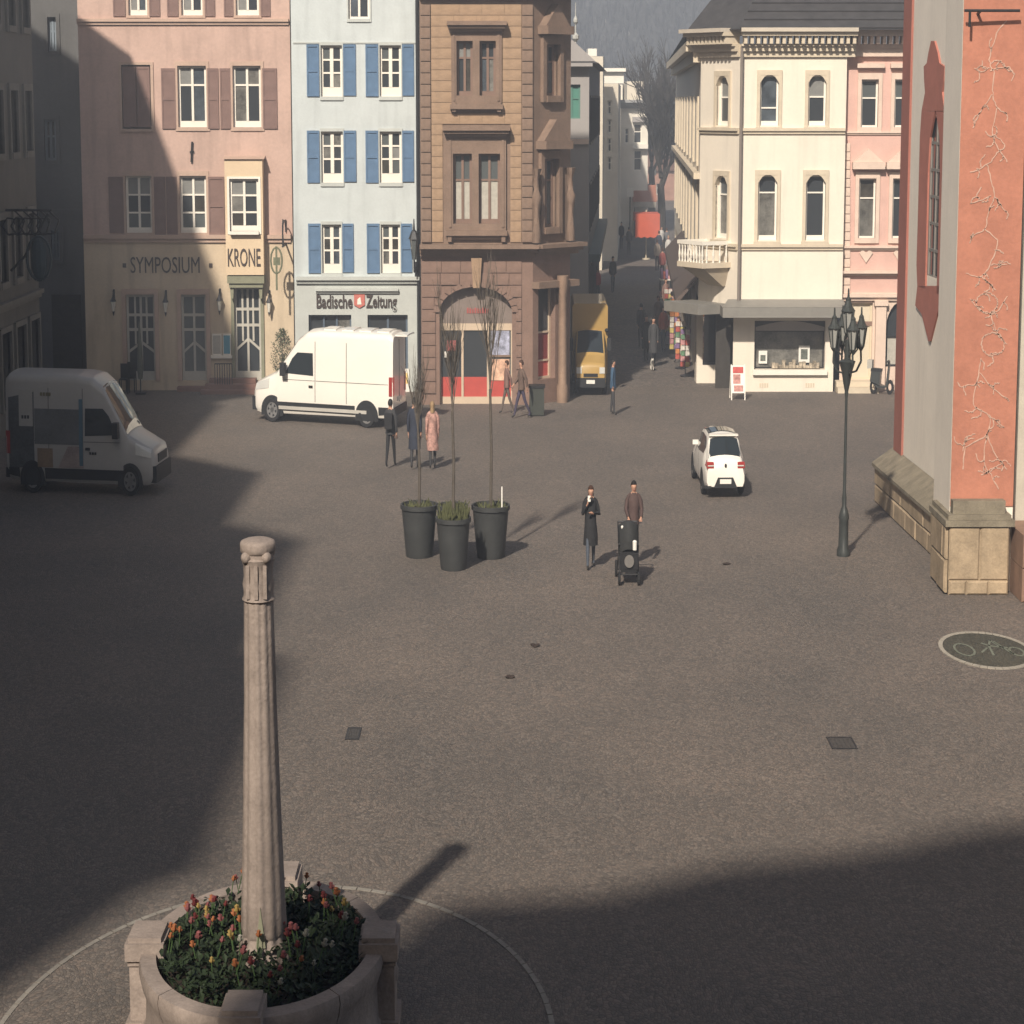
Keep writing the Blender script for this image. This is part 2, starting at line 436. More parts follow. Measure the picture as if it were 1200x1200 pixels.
LAMPGL = mat('milky_lamp_glass', (0.7, 0.68, 0.6), rough=0.25, var=0, bump=0)
GREENISH = mat('grey_green_stone', (0.23, 0.23, 0.16), var=0.15, scale=4)
TEALG = mat('teal_tinted_glass', (0.10, 0.25, 0.2), rough=0.15, var=0.05, bump=0, spec=0.5)

# ------------------------------------------------------------------ the ground
COB = cobble('small_stone_setts', (0.163, 0.144, 0.127), 14.0)
def sheet(name, x0, x1, y0, y1, z, m, kind='structure'):
    mb = MB().add([(x0, y0, z), (x1, y0, z), (x1, y1, z), (x0, y1, z)], [(0, 1, 2, 3)])
    return solo(name, mb, m, kind=kind)
sheet('plaza', -60, 60, -30, 84.0, 0.0, COB)
sheet('street', 1.0, 30, 84.0, 262, 0.0, cobble('street_paving', (0.17, 0.15, 0.134), 6.0))
EARTH = mat('far_ground', (0.07, 0.07, 0.05), var=0.3, scale=0.05, bump=0)
sheet('ground', -1500, 1500, -600, 2500, -0.03, EARTH)

# wooded hill at the end of the street
HILLM = mat('winter_wood', (0.03, 0.03, 0.029), var=0.5, scale=0.03, bump=1.0, bscale=0.12)
mb = MB(); nx, ny = 90, 40
def hz(x, y):
    t = min(1, max(0, (y - 270) / 300)); t = t * t * (3 - 2 * t)
    return t * (50 + 8 * math.sin(x * .006 + 1) + 4 * math.sin(x * .021)) + t * random.uniform(-2.5, 2.5) - 0.5
def hz0(x, y):
    t = min(1, max(0, (y - 270) / 300)); t = t * t * (3 - 2 * t)
    return t * (50 + 8 * math.sin(x * .006 + 1) + 4 * math.sin(x * .021)) - 0.5
mb.add([(-700 + 1500 * i / nx, 262 + 700 * j / ny, hz(-700 + 1500 * i / nx, 262 + 700 * j / ny)) for j in range(ny + 1) for i in range(nx + 1)],
       [(j * (nx + 1) + i, j * (nx + 1) + i + 1, (j + 1) * (nx + 1) + i + 1, (j + 1) * (nx + 1) + i) for j in range(ny) for i in range(nx)])
solo('hill', mb, HILLM, kind='structure')
# crowns of the far wood, one mass
mb = MB(); rr = random.Random(3)
for _ in range(15000):
    x = rr.uniform(-10, 70); y = 300 + 260 * rr.random() ** 1.3
    r = rr.uniform(.5, 1.3); h = hz0(x, y); e = rr.uniform(1.5, 3.2)
    q = [(x + r * .56 * math.cos(t), y + r * math.sin(t), h + e * rr.uniform(.2, .7)) for t in (rr.uniform(0, 1), rr.uniform(1.7, 2.4), rr.uniform(3, 3.8), rr.uniform(4.4, 5.4))]
    mb.add(q + [(x + rr.uniform(-.3, .3), y, h + e), (x, y, h - .5)], [(0, 1, 4), (1, 2, 4), (2, 3, 4), (3, 0, 4), (1, 0, 5), (2, 1, 5), (3, 2, 5), (0, 3, 5)])
solo('far_wood', mb, mat('bare_wood_crowns', (0.032, 0.032, 0.032), var=0.5, scale=0.06, bump=0), kind='stuff')

# ------------------------------------------------------------------ pink inn
F = front(83.0)
PX0 = F.px(97, 250)[0]; PX1 = F.px(345, 250)[0]
inn = thing('inn', 'pink plastered inn with brown shutters and SYMPOSIUM lettered over its doors', 'building', ((PX0 + PX1) / 2, 83, 0))
def R(*a): return F.rect(*a)
zGF = F.px(220, 279)[1]
d1 = R(148.5, 345, 182, 446); d2 = R(213, 345, 242, 446); d3 = R(275, 336, 306, 446)
wins2 = [R(208.5, 77, 242, 149), R(273, 77, 306, 149)]
wins1 = [R(147.5, 206, 178, 273), R(211, 206, 242, 273)]
top = [R(150, -52, 172, 18), R(212, -52, 237, 18), R(276, -52, 303, 18)]
closed = R(143, 76, 177, 151)
W3 = R(271, 209, 305, 270)
part('wall', wall_mb(F, PX0, PX1, zGF, 15.2, wins2 + wins1 + top + [closed], .22), PINK, inn)
part('ground_floor_wall', wall_mb(F, PX0, PX1, 0, zGF, [d1, d2, d3], .3), CREAM, inn)
shell(F, inn, PX0, PX1, 15.2, 11, PINK)
gable_roof(F, inn, PX0 - .15, PX1, 15.2, 11, 4.5, TILE)
band(F, inn, 'string_course', PX0 - .02, PX1 - .1, F.px(220, 29)[1], F.px(220, 22)[1], .14, PINKTRIM)
b0 = R(266, 186, 310, 321)
band(F, inn, 'string_course', PX0 + .02, b0[0] - .005, F.px(220, 284)[1], F.px(220, 275)[1], .16, PINKTRIM)
band(F, inn, 'string_course', b0[1] + .005, PX1 - .12, F.px(220, 284)[1], F.px(220, 275)[1], .16, PINKTRIM)
for rc, pm in zip(wins2, ([CURT2, GLASS, GLASS, GLASS], [GLASS2, GLASS, GLASS, GLASS])):
    window(F, inn, rc, WHITE, GLASS, 2, (.68,), .075, .12, bot=.12, pms=[GLASS, pm[0], GLASS, GLASS]); surround(F, inn, rc, .09, .04, PINKTRIM, wtop=.14, wbot=.12)
for rc in wins1:
    window(F, inn, rc, WHITE, GLASS2, 2, (.3, .66), .07, .12, bot=.1, pms=[GLASS2, GLASS, CURT2]); surround(F, inn, rc, .09, .04, PINKTRIM, wtop=.16, wbot=.08)
for rc in top:
    window(F, inn, rc, WHITE, GLASS2, 2, (.66,), .07, .12, bot=.1, pms=[CURT2, GLASS2, GLASS]); surround(F, inn, rc, .08, .04, PINKTRIM)
surround(F, inn, closed, .09, .05, PINKTRIM)
for a in ((144, 78, 159.5, 149), (160.5, 78, 176, 149)): shutter(F, inn, R(*a), BROWNSH, -.02 + .05)
for a in ((189.5, 80, 206, 151), (243.5, 80, 256.3, 151), (258, 80, 270.5, 151), (308, 80, 324.8, 151),
          (128, 207, 145, 273), (181, 207, 194, 275), (195.5, 207, 208, 275), (244.5, 207, 263, 275),
          (132, -50, 146.5, 19), (174.5, -50, 187, 19), (195.5, -50, 208.5, 19), (239.5, -50, 251.5, 19), (262, -50, 273.5, 19), (305, -50, 316.5, 19)):
    shutter(F, inn, R(*a), BROWNSH)
# the boxed bay with KRONE on it
mb = F.mb(); bz0, bz1 = b0[2], b0[3]; P = .5
wz = W3
for a in ((b0[0], wz[0], bz0, bz1), (wz[1], b0[1], bz0, bz1), (wz[0], wz[1], bz0, wz[2]), (wz[0], wz[1], wz[3], bz1)):
    mb.box(a[0], a[1], -P, -.005, a[2], a[3])
part('bay', mb, BAYCREAM, inn)
mb = F.mb(); mb.add([(b0[0] - .06, -P - .08, bz1), (b0[1] + .06, -P - .08, bz1), (b0[1] + .06, -.002, bz1 + .1), (b0[0] - .06, -.002, bz1 + .1), (b0[0] - .06, -.002, bz1), (b0[1] + .06, -.002, bz1)],
                   [(0, 1, 2, 3), (0, 3, 4), (1, 5, 2), (0, 4, 5, 1)])
part('bay_roof', mb, PINKTRIM, inn)
window(F, inn, wz, WHITE, GLASS, 2, (.3, .68), .075, -P + .1, bot=.1, pms=[GLASS, GLASS, CURT2, GLASS, GLASS, GLASS2])
surround(F, inn, wz, .07, P + .03, WHITE, wbot=.1)
part('lettering', text_mb('KRONE', F, R(269, 290, 307, 311), -P - .03, -P, .004), LETTER, inn)
part('lettering', text_mb('SYMPOSIUM', F, R(153, 301, 234, 320), -.03, 0, 0.0), LETTER, inn)
for u in (146, 247):
    mb = F.mb(); a = R(u - 2, 308.5, u + 2, 313.5); mb.box(a[0], a[1], -.03, 0, a[2], a[3]); part('lettering_dot', mb, LETTER, inn)
mb = F.mb(); a = R(222.5, 166, 227.5, 190); mb.tube((a[0] + .05, -.06, a[2]), (a[1] - .05, -.06, a[3]), .035, n=6); mb.box(a[0], a[1], -.05, 0, (a[2] + a[3]) / 2 - .03, (a[2] + a[3]) / 2 + .03)
part('wall_anchor', mb, METAL, inn)
# doors
for rc, um, shade in ((d1, DOORW, 1), (d2, DOORW, 0), (d3, DOORW, 2)):
    s0, s1, z0, z1 = rc; h = z1 - z0
    surround(F, inn, (s0, s1, z0, z1), .13 if shade != 2 else .1, .07, PINKTRIM if shade != 2 else GREENISH, wtop=.18, wbot=0)
    mb = F.mb(); bar = .05; w = s1 - s0; ncol = 2 if shade == 0 else 4
    lo = z0 + h * .42
    mb.box(s0, s0 + .07, .1, .19, z0, z1); mb.box(s1 - .07, s1, .1, .19, z0, z1); mb.box(s0 + .07, s1 - .07, .1, .19, z1 - .09, z1)
    mb.box((s0 + s1) / 2 - .035, (s0 + s1) / 2 + .035, .09, .19, z0, z1 - .09)
    for zz in (lo + h * .17, lo + h * .34): mb.box(s0 + .07, s1 - .07, .105, .19, zz - .045, zz + .045)
    if ncol == 4:
        for q in (.3, .7): mb.box(s0 + w * q - .03, s0 + w * q + .03, .107, .19, lo, z1 - .09)
    # the two raking braces that meet under the glass
    for a, b in ((s0 + .07, (s0 + s1) / 2 - .035), (s1 - .07, (s0 + s1) / 2 + .035)):
        mb.add([(a, .1, lo - h * .1), (a, .1, lo - h * .1 + .1), (b, .1, lo + .09), (b, .1, lo - .01), (a, .19, lo - h * .1), (a, .19, lo - h * .1 + .1), (b, .19, lo + .09), (b, .19, lo - .01)],
               [(0, 1, 2, 3), (4, 7, 6, 5), (0, 4, 5, 1), (3, 2, 6, 7), (1, 5, 6, 2), (0, 3, 7, 4)])
    mb.box(s0 + .07, s1 - .07, .11, .19, z0, z0 + .3)
    dr = part('door', mb, um, inn)
    for i in range(2):
        p = F.mb(); a = s0 + .07 if i == 0 else (s0 + s1) / 2 + .035
        p.box(a, a + w / 2 - .105, .15, .185, z0 + .3, z1 - .09); part('pane', p, GLASS if shade else GLASS2, dr)
# carved hood over the right door
mb = F.mb(); a = R(268, 322, 311, 331); mb.box(a[0], a[1], -.45, -.01, a[2], a[3]); mb.box(a[0] + .05, a[1] - .05, -.38, -.01, a[2] - .14, a[2])
for x in (a[0] + .07, a[1] - .19): mb.prism([(x, a[2] - .14), (x + .12, a[2] - .14), (x + .1, a[2] - .5), (x + .02, a[2] - .5)], -.3, -.01)
part('door_hood', mb, GREENISH, inn)
# menu cases
for u0, u1, mm in ((249, 260, CURT), (261.5, 271, BLUEP)):
    a = R(u0, 391, u1, 416); mb = F.mb(); mb.box(a[0], a[1], -.09, -.005, a[2], a[3]); c = part('menu_case', mb, WHITE, inn)
    mb = F.mb(); mb.box(a[0] + .03, a[1] - .03, -.1, -.09, a[2] + .05, a[3] - .05); part('menu_sheet', mb, mm, c)
mb = F.mb(); a = R(247.5, 416, 272.5, 419.5); mb.box(a[0], a[1], -.14, -.003, a[2], a[3]); part('ledge', mb, WHITE, inn)
# steps before the right door and middle door
st = mat('red_step_stone', (0.25, 0.14, 0.11), var=0.15, scale=3)
for i in range(3):
    mb = F.mb(); a = R(247, 440, 301, 450); mb.box(a[0] - .1 * i, a[1] + .06 * i, -.45 - .38 * i, -.002 if i == 0 else -.45 - .38 * (i - 1) - .002, 0, .42 - .14 * i); part('step', mb, st, inn)
mb = F.mb(); a = R(209, 440, 245, 450); mb.box(a[0], a[1] - .02, -.4, -.002, 0, .15); part('step', mb, st, inn)
# downpipe at the party wall
mb = F.mb(); x = F.px(346, 250)[0]; mb.tube((x - .03, -.09, .1), (x - .03, -.09, 15), .055, n=8)
part('downpipe', mb, METAL, inn)

def wall_lantern(F, u, v, label):
    s, z = F.px(u, v)
    t = thing('wall_lantern', label, 'lantern', F.P((s, -.02, z)), 'lanterns on the inn front')
    mb = F.mb(); mb.box(s - .03, s + .03, -.04, -.004, z - .1, z + .5); mb.path([(s, -.03, z + .3), (s, -.16, z + .48), (s, -.22, z + .42)], .018); part('bracket', mb, METAL, t)
    mb = MB(); mb.lathe([(.05, -.2), (.12, .12)], F.P((s, -.22, z)), 6, .7, 1); part('glass', mb, LAMPGL, t)
    mb = MB(); mb.lathe([(.15, .12), (.05, .27), (.02, .4)], F.P((s, -.22, z)), 6, .7, 1); mb.lathe([(.01, -.34), (.06, -.2)], F.P((s, -.22, z)), 6, .7, 1); part('cap', mb, METAL, t)
wall_lantern(F, 134, 357, 'wall lantern at the shaded left end of the inn front, left of the leftmost door')
wall_lantern(F, 195, 358, 'wall lantern between the two doors below the SYMPOSIUM lettering')
wall_lantern(F, 258, 356, 'wall lantern above the menu cases on the inn front')
wall_lantern(F, 316, 358, 'wall lantern right of the hooded inn door, near the blue house')
# hanging inn sign
s, z = F.px(331, 290)
hs = thing('inn_sign', 'wrought iron hanging sign on a scrolled bracket at the right end of the pink inn', 'sign', F.P((s, 0, z)))
mb = F.mb(); mb.tube((s + .12, 0, z + .1), (s + .12, -1.3, z + .1), .03, n=6)
mb.path([(s + .12, -.05, z + .9)] + [(s + .12, -.6 + .55 * math.cos(q), z + .5 + .4 * math.sin(q)) for q in [PI * i / 8 for i in range(12)]], .022, 5)
mb.path([(s + .12, -1.25, z + .1), (s + .12, -1.25, z + .75), (s + .12, -1.05, z + .95)], .02, 5); part('bracket', mb, METAL, hs)
mb = F.mb(); mb.path([(s - .1 + .18 * math.cos(q), -1.1, z - .35 + .42 * math.sin(q)) for q in [2 * PI * i / 12 for i in range(13)]], .03, 5); mb.box(s - .13, s - .07, -1.12, -1.08, z - 1.3, z + .1); mb.box(s - .2, s + .02, -1.115, -1.085, z - .5, z - .25)
part('hanging_shield', mb, mat('verdigris', (0.16, 0.17, 0.11), var=0.3, scale=8, bump=0), hs)

# ------------------------------------------------------------------ pale blue house with the newspaper office
F = front(82.6)
BX0 = PX1 + .004; BX1 = F.px(493, 250)[0]
blue = thing('narrow_house', 'narrow pale blue house with bright blue shutters over a newspaper office', 'building', ((BX0 + BX1) / 2, 82.6, 0))
rows = {0: (53, 113), 1: (154, 214), 2: (263, 320)}
cols = {0: ((376, 401, 359.5, 374, 402.5, 417), (445, 470, 428.5, 443.5, 471.5, 485)),
        1: ((376.5, 402, 360, 374.5, 403, 417.5), (445, 470.5, 428.5, 443.5, 471.5, 485)),
        2: ((377.5, 400, 361.5, 376, 401.5, 414.5), (446.5, 469, 430, 445, 470, 483))}
holes = [R(408, -40, 433, 22)]
for r in rows:
    for c in cols[r]: holes.append(R(c[0], rows[r][0], c[1], rows[r][1]))
zS = F.px(420, 330)[1]
part('wall', wall_mb(F, BX0, BX1, zS, 15.6, holes, .22), BLUEW, blue)
g1 = R(362, 369, 412, 450); g2 = R(431, 369, 478, 450)
g1 = (g1[0], g1[1], .55, g1[3]); g2 = (g2[0], g2[1], 0.02, g2[3])
part('ground_floor_wall', wall_mb(F, BX0, BX1, 0, zS, [g1, g2], .35), BLUETRIM, blue)
shell(F, blue, BX0, BX1, 15.6, 11, BLUEW); gable_roof(F, blue, BX0, BX1, 15.6, 11, 4.5, TILE)
window(F, blue, holes[0], WHITE, GLASS, 2, (.6,), .07, .12); surround(F, blue, holes[0], .05, .04, BLUETRIM, wbot=.1)
i = 1
for r in rows:
    for k, c in enumerate(cols[r]):
        window(F, blue, holes[i], WHITE, GLASS, 2, (.36, .69), .07, .1, bot=.22, mid=.11, pms=[GLASS, GLASS, GLASS2, GLASS2 if (r == 1 and k == 1) else GLASS, CURT2 if (r == 1 and k) else GLASS, GLASS])
        surround(F, blue, holes[i], .035, .04, BLUETRIM, wtop=.1, wbot=.12)
        shutter(F, blue, R(c[2], rows[r][0] - 1, c[3], rows[r][1]), BLUESH); shutter(F, blue, R(c[4], rows[r][0] - 1, c[5], rows[r][1] - 1), BLUESH)
        i += 1
band(F, blue, 'string_course', BX0 + .06, BX1 - .05, F.px(420, 332)[1], F.px(420, 324)[1], .2, BLUETRIM)
band(F, blue, 'string_course', BX0 + .06, BX1 - .05, F.px(420, 51)[1], F.px(420, 49)[1], .03, BLUETRIM, 1)
band(F, blue, 'sign_ledge', R(370, 337, 467, 343)[0], R(370, 337, 467, 343)[1], F.px(420, 343.5)[1], F.px(420, 338)[1], .16, BLUETRIM)
part('lettering', text_mb('Badische', F, R(371, 345.5, 413, 361), -.05, 0, .018), LETTER, blue)
part('lettering', text_mb('Zeitung', F, R(429, 345.5, 465, 365), -.05, 0, .018), LETTER, blue)
a = R(415, 345, 427.5, 361); mb = F.mb(); mb.prism([(a[0], a[2] + .1), ((a[0] + a[1]) / 2, a[2]), (a[1], a[2] + .1), (a[1], a[3]), (a[0], a[3])], -.05, 0); em = part('emblem', mb, mat('dull_red_emblem', (.5, .16, .13), var=.05, bump=0), blue)
mb = F.mb(); c = (a[0] + a[1]) / 2; mb.prism([(c - .07, a[2] + .12), (c + .07, a[2] + .12), (c + .03, a[3] - .08), (c - .06, a[3] - .15)], -.065, -.051); part('emblem_mark', mb, WHITE, em)
SHOPF = mat('blue_grey_shop_frame', (0.10, 0.13, 0.17), rough=.4, var=.05, bump=0)
window(F, blue, g1, SHOPF, GLASS, 3, (.72,), .06, .2, name='shop_window'); w = window(F, blue, g2, SHOPF, GLASS, 2, (.78,), .07, .2, name='shop_door')
a = R(469, 432, 478, 462); mb = F.mb(); mb.box(a[0], a[1] + .05, -.06, -.01, a[2], a[3]); nb = part('notice_board', mb, PAPER, blue)
mb = F.mb(); mb.box(a[0] + .05, a[1], -.065, -.06, a[2] + .35, a[2] + .7); part('notice_strip', mb, YPAPER, nb)
mb = F.mb(); x = F.px(492, 250)[0]; mb.tube((x - .05, -.09, .1), (x - .05, -.09, 15.3), .055, n=8); part('downpipe', mb, METAL, blue)
s, z = F.px(486, 292)
t = thing('street_lantern', 'lantern on a curled wall bracket between the blue house and the sandstone bank', 'lantern', F.P((s, -.02, z)))
mb = F.mb(); mb.path([(s + .05, -.03, z - .8), (s + .05, -.3, z - .55), (s, -.5, z - .7), (s, -.55, z - .3)], .03, 6); mb.box(s, s + .1, -.05, -.004, z - 1, z - .4); part('bracket', mb, METAL, t)
mb = MB(); mb.lathe([(.09, -.3), (.2, .35)], F.P((s, -.55, z)), 6, .7, 1); part('glass', mb, GLASS2, t)
mb = MB(); mb.lathe([(.26, .35), (.12, .6), (.05, .66), (.02, 1.0)], F.P((s, -.55, z)), 6, .7, 1); part('cap', mb, METAL, t)

# ------------------------------------------------------------------ brown sandstone bank on the corner
F = front(79.0)
KX0 = F.px(493, 250)[0]; KX1 = F.px(624.5, 250)[0]
CX = F.px(668, 250)
KY2 = 80.4; kx2 = (668 - 600) / 3000 * (KY2 * .987 + 1.0)
bank = thing('bank_building', 'brown and ochre sandstone corner building with an arched red bank front', 'building', ((KX0 + KX1) / 2, 79, 0))
zC0 = F.px(560, 300)[1]; zC1 = F.px(560, 286)[1]
wu = [R(535, 48, 554, 112), R(562, 48, 581, 112)]; wl = [R(531, 180, 553, 262), R(561, 180, 586, 262)]
part('wall', wall_mb(F, KX0, KX1, zC1, 12.4, wu + wl, .3), SANDB, bank)
# arch hole in the ground floor
ax0, ax1, _, _ = R(515, 340, 600, 370); zsp = F.px(558, 366)[1]; zap = F.px(558, 336)[1]; ar = (ax1 - ax0) / 2; axc = (ax0 + ax1) / 2
mb = F.mb(); nA = 18
arc = [(axc - ar * math.cos(PI * i / nA), zsp + (zap - zsp) * math.sin(PI * i / nA)) for i in range(nA + 1)]
wall_mb(F, KX0, ax0, 0, zC0, [], mb=mb); wall_mb(F, ax1, KX1, 0, zC0, [], mb=mb)
for i in range(nA):
    (xa, za), (xb, zb) = arc[i], arc[i + 1]
    mb.add([(xa, 0, za), (xb, 0, zb), (xb, 0, zC0), (xa, 0, zC0)], [(0, 1, 2, 3)])
    mb.add([(xa, 0, za), (xb, 0, zb), (xb, .45, zb), (xa, .45, za)], [(0, 3, 2, 1)])
mb.add([(ax0, 0, 0), (ax0, .45, 0), (ax0, .45, zsp), (ax0, 0, zsp)], [(0, 1, 2, 3)]); mb.add([(ax1, 0, 0), (ax1, .45, 0), (ax1, .45, zsp), (ax1, 0, zsp)], [(0, 1, 2, 3)])
part('ground_floor_wall', mb, SANDR, bank)
# stone courses of the ground floor, piece by piece
rr = random.Random(5); nco = 11
for j in range(nco):
    z0 = .35 + (zC0 - .5) * j / nco; z1 = .35 + (zC0 - .5) * (j + 1) / nco
    zm = (z0 + z1) / 2
    lim = ar * math.sqrt(max(0, 1 - ((zm - zsp) / (zap - zsp + .25)) ** 2)) + .2 if zm > zsp else ar + .12
    if zm > zap + .15: lim = 0
    for a, b in ((KX0 + .02, axc - lim), (axc + lim, KX1 - .34)):
        if b - a < .1: continue
        n = max(1, round((b - a) / .55)); cuts = [a + (b - a) * (k + (rr.uniform(-.2, .2) if 0 < k < n else 0)) / n for k in range(n + 1)]
        for k in range(n):
            if lim == 0 and abs((cuts[k] + cuts[k + 1]) / 2 - axc) < .2: continue
            block('stone', bank, cuts[k] + .008, cuts[k + 1] - .008, 79 - .05, 79 - .002, z0 + .012, z1 - .012, SANDR, .012)
# voussoirs
for i in range(13):
    q0 = PI * (i + .06) / 13; q1 = PI * (i + .94) / 13; k = 1.0; k2 = 1.17
    mb = F.mb(); f = lambda q, m: (axc - ar * m * math.cos(q), zsp + (zap - zsp) * (1 + (m - 1) * 1.1) * math.sin(q))
    mb.prism([f(q0, k), f(q0, k2), f(q1, k2), f(q1, k)], -.075, -.0545); part('voussoir', mb, SANDR, bank)
a = R(553, 302, 564, 337); mb = F.mb(); mb.prism([(a[0] + .04, a[2]), (a[1] - .04, a[2]), (a[1] + .02, a[3]), (a[0] - .02, a[3])], -.2, -.08); part('keystone', mb, SANDO, bank)
# the glazed infill of the arch
mb = F.mb(); T = .3
zt0 = F.px(558, 388)[1]; zt1 = F.px(558, 380)[1]
fx = [ax0, R(541, 0, 542, 400)[0], R(571.5, 0, 572, 400)[0], ax1]
CRF = mat('cream_shop_frame', (0.55, 0.44, 0.33), rough=.5, var=.08, bump=0)
mb.box(ax0, ax1, T - .03, T + .08, zt0, zt1)
for x in fx: mb.box(max(ax0, x - .035), min(ax1, x + .035), T - .025, T + .08, 0, zt0)
mb.box(ax0, ax1, T - .02, T + .08, 0, .22)
inf = part('arch_frame', mb, CRF, bank)
mb = F.mb(); mb.prism([(ax0, zt1)] + [p for p in arc if p[1] > zt1] + [(ax1, zt1)], T, T + .06); part('fanlight', mb, mat('reflecting_fanlight', (.22, .18, .16), rough=.25, var=.1, bump=0), inf)
zr1 = F.px(558, 443)[1]
for i, (zlo, m_lo, m_hi) in enumerate(((.22, REDP, GLASS), (.22, REDP, GLASS), (.22, REDP, PAPER))):
    p = F.mb(); p.box(fx[i] + .035, fx[i + 1] - .035, T + .02, T + .06, zr1, zt0); part('pane', p, m_hi if i < 2 else GLASS2, inf)
    p = F.mb(); p.box(fx[i] + .035, fx[i + 1] - .035, T + .018, T + .06, zlo, zr1); part('red_panel', p, m_lo, inf)
a = R(575, 422, 597, 447); mb = F.mb(); mb.box(a[0], a[1], T - .005, T + .015, a[2], a[3]); ps = part('poster', mb, mat('orange_white_poster', (.7, .42, .3), var=.5, scale=5, bump=0), inf)
a = R(575, 388, 597, 417); mb = F.mb(); mb.box(a[0], a[1], T - .005, T + .015, a[2], a[3]); part('poster', mb, mat('blue_white_poster', (.38, .40, .52), var=.6, scale=5, bump=0), inf)
mb = F.mb(); a = R(573, 417, 598, 419.5); mb.box(a[0], a[1], T - .04, T + .0, a[2], a[3]); part('glazing_bar', mb, SANDB, inf)
a = R(523, 400, 534, 412); mb = F.mb(); mb.box(a[0], a[1], T - .02, T + .015, a[2], a[3]); part('red_sign', mb, mat('faded_red_sign', (.45, .12, .12), var=.1, bump=0), inf)
a = R(520.5, 413, 525, 420); mb = F.mb(); mb.box(a[0], a[1], T - .02, T + .015, a[2], a[3]); part('notice', mb, PAPER, inf)
# worn red lettering in the arch, unreadable: a row of strokes
mb = F.mb()
for k in range(9):
    u = 547 + k * 3; a = R(u, 361.5 + (k % 3) * .6, u + 1.9, 368); mb.box(a[0], a[1], T - .02, T - .002, a[2], a[3])
part('red_lettering', mb, mat('faded_red', (.4, .1, .09), var=.2, bump=0), inf)
# ochre panel stones between the brown quoins
ex = [R(529, 37, 588, 131), R(519, 148, 598, 283)]
ox0, ox1 = R(505.5, 5, 611, 283)[:2]; ztop = F.px(560, 5)[1]; zlow = F.px(560, 284)[1]
ncs = 22
for j in range(ncs):
    z0 = zlow + (ztop - zlow) * j / ncs; z1 = zlow + (ztop - zlow) * (j + 1) / ncs; zm = (z0 + z1) / 2
    segs = [(ox0, ox1)]
    for e in ex:
        if e[2] - .1 < zm < e[3] + .1: segs = [(ox0, e[0]), (e[1], ox1)]
    for a, b in segs:
        n = max(1, round((b - a) / .62)); off = .5 if (j % 2 and n > 1) else 0
        cuts = [a] + [a + (b - a) * (k + off * .5) / n for k in range(1, n)] + [b]
        for k in range(len(cuts) - 1):
            block('stone', bank, cuts[k] + .003, cuts[k + 1] - .003, 79 - .04, 79 - .002, z0 + .006, z1 - .006, SANDO, .006)
for u0, u1, nn in ((493, 505, 21), (611.5, 624.5, 21)):
    a, b = R(u0, 5, u1, 283)[:2]
    for j in range(nn):
        z0 = zlow + (ztop - zlow) * j / nn; z1 = zlow + (ztop - zlow) * (j + 1) / nn
        block('quoin_stone', bank, a + .01, b - .005, 79 - .1, 79 - .002, z0 + .012, z1 - .012, SANDB, .01)
# window dressings
for (u0, u1, vt, vb, hu0, hu1, hv0, hv1, ops, sill, cur) in ((529, 588, 37, 122, 524, 594, 25, 37, wu, 131, GLASS), (524, 593, 160, 270, 519, 598, 148, 160, wl, 283, CURT)):
    o = R(u0, vt, u1, vb)
    mb = F.mb(); xs = sorted([ops[0][0], ops[0][1], ops[1][0], ops[1][1]])
    for a, b in ((o[0], xs[0]), (xs[1], xs[2]), (xs[3], o[1])): mb.box(a, b, -.13, .02, o[2], o[3])
    mb.box(xs[0], xs[3], -.128, .02, ops[0][3], o[3]); mb.box(xs[0], xs[3], -.126, .02, o[2], ops[0][2])
    for a, b in ((o[0] + .06, xs[0] - .05), (xs[3] + .05, o[1] - .06)): mb.box(a, b, -.165, -.13, o[2] + .1, o[3] - .1)
    part('surround', mb, SANDB, bank)
    h = R(hu0, hv0, hu1, hv1)
    mb = F.mb(); hh = h[3] - h[2]
    mb.box(h[0], h[1], -.5, -.01, h[2] + hh * .6, h[3]); mb.box(h[0] + .05, h[1] - .05, -.4, -.01, h[2] + hh * .3, h[2] + hh * .6); mb.box(h[0] + .1, h[1] - .1, -.28, -.01, h[2], h[2] + hh * .3)
    part('window_hood', mb, SANDB, bank)
    q = R(u0, vb, u1, sill); mb = F.mb(); mb.box(q[0] - .04, q[1] + .04, -.28, -.01, q[3] - .15, q[3] - .002); mb.box(q[0], q[1], -.15, -.01, q[2] + .08, q[3] - .152)
    for x in (q[0] + .02, q[1] - .14): mb.box(x, x + .12, -.22, -.01, q[2], q[2] + .3)
    part('sill', mb, SANDB, bank)
    for kk, rc in enumerate(ops):
        window(F, bank, rc, mat('brown_window_paint', (.2, .13, .1), rough=.5, var=.1, bump=0), GLASS, 2, (.62,) if cur is CURT else (.7,), .075, .14, bot=.06,
               pms=[CURT, GLASS2] if cur is CURT else ([GLASS, CURT2] if kk == 0 else [GLASS, GLASS]))
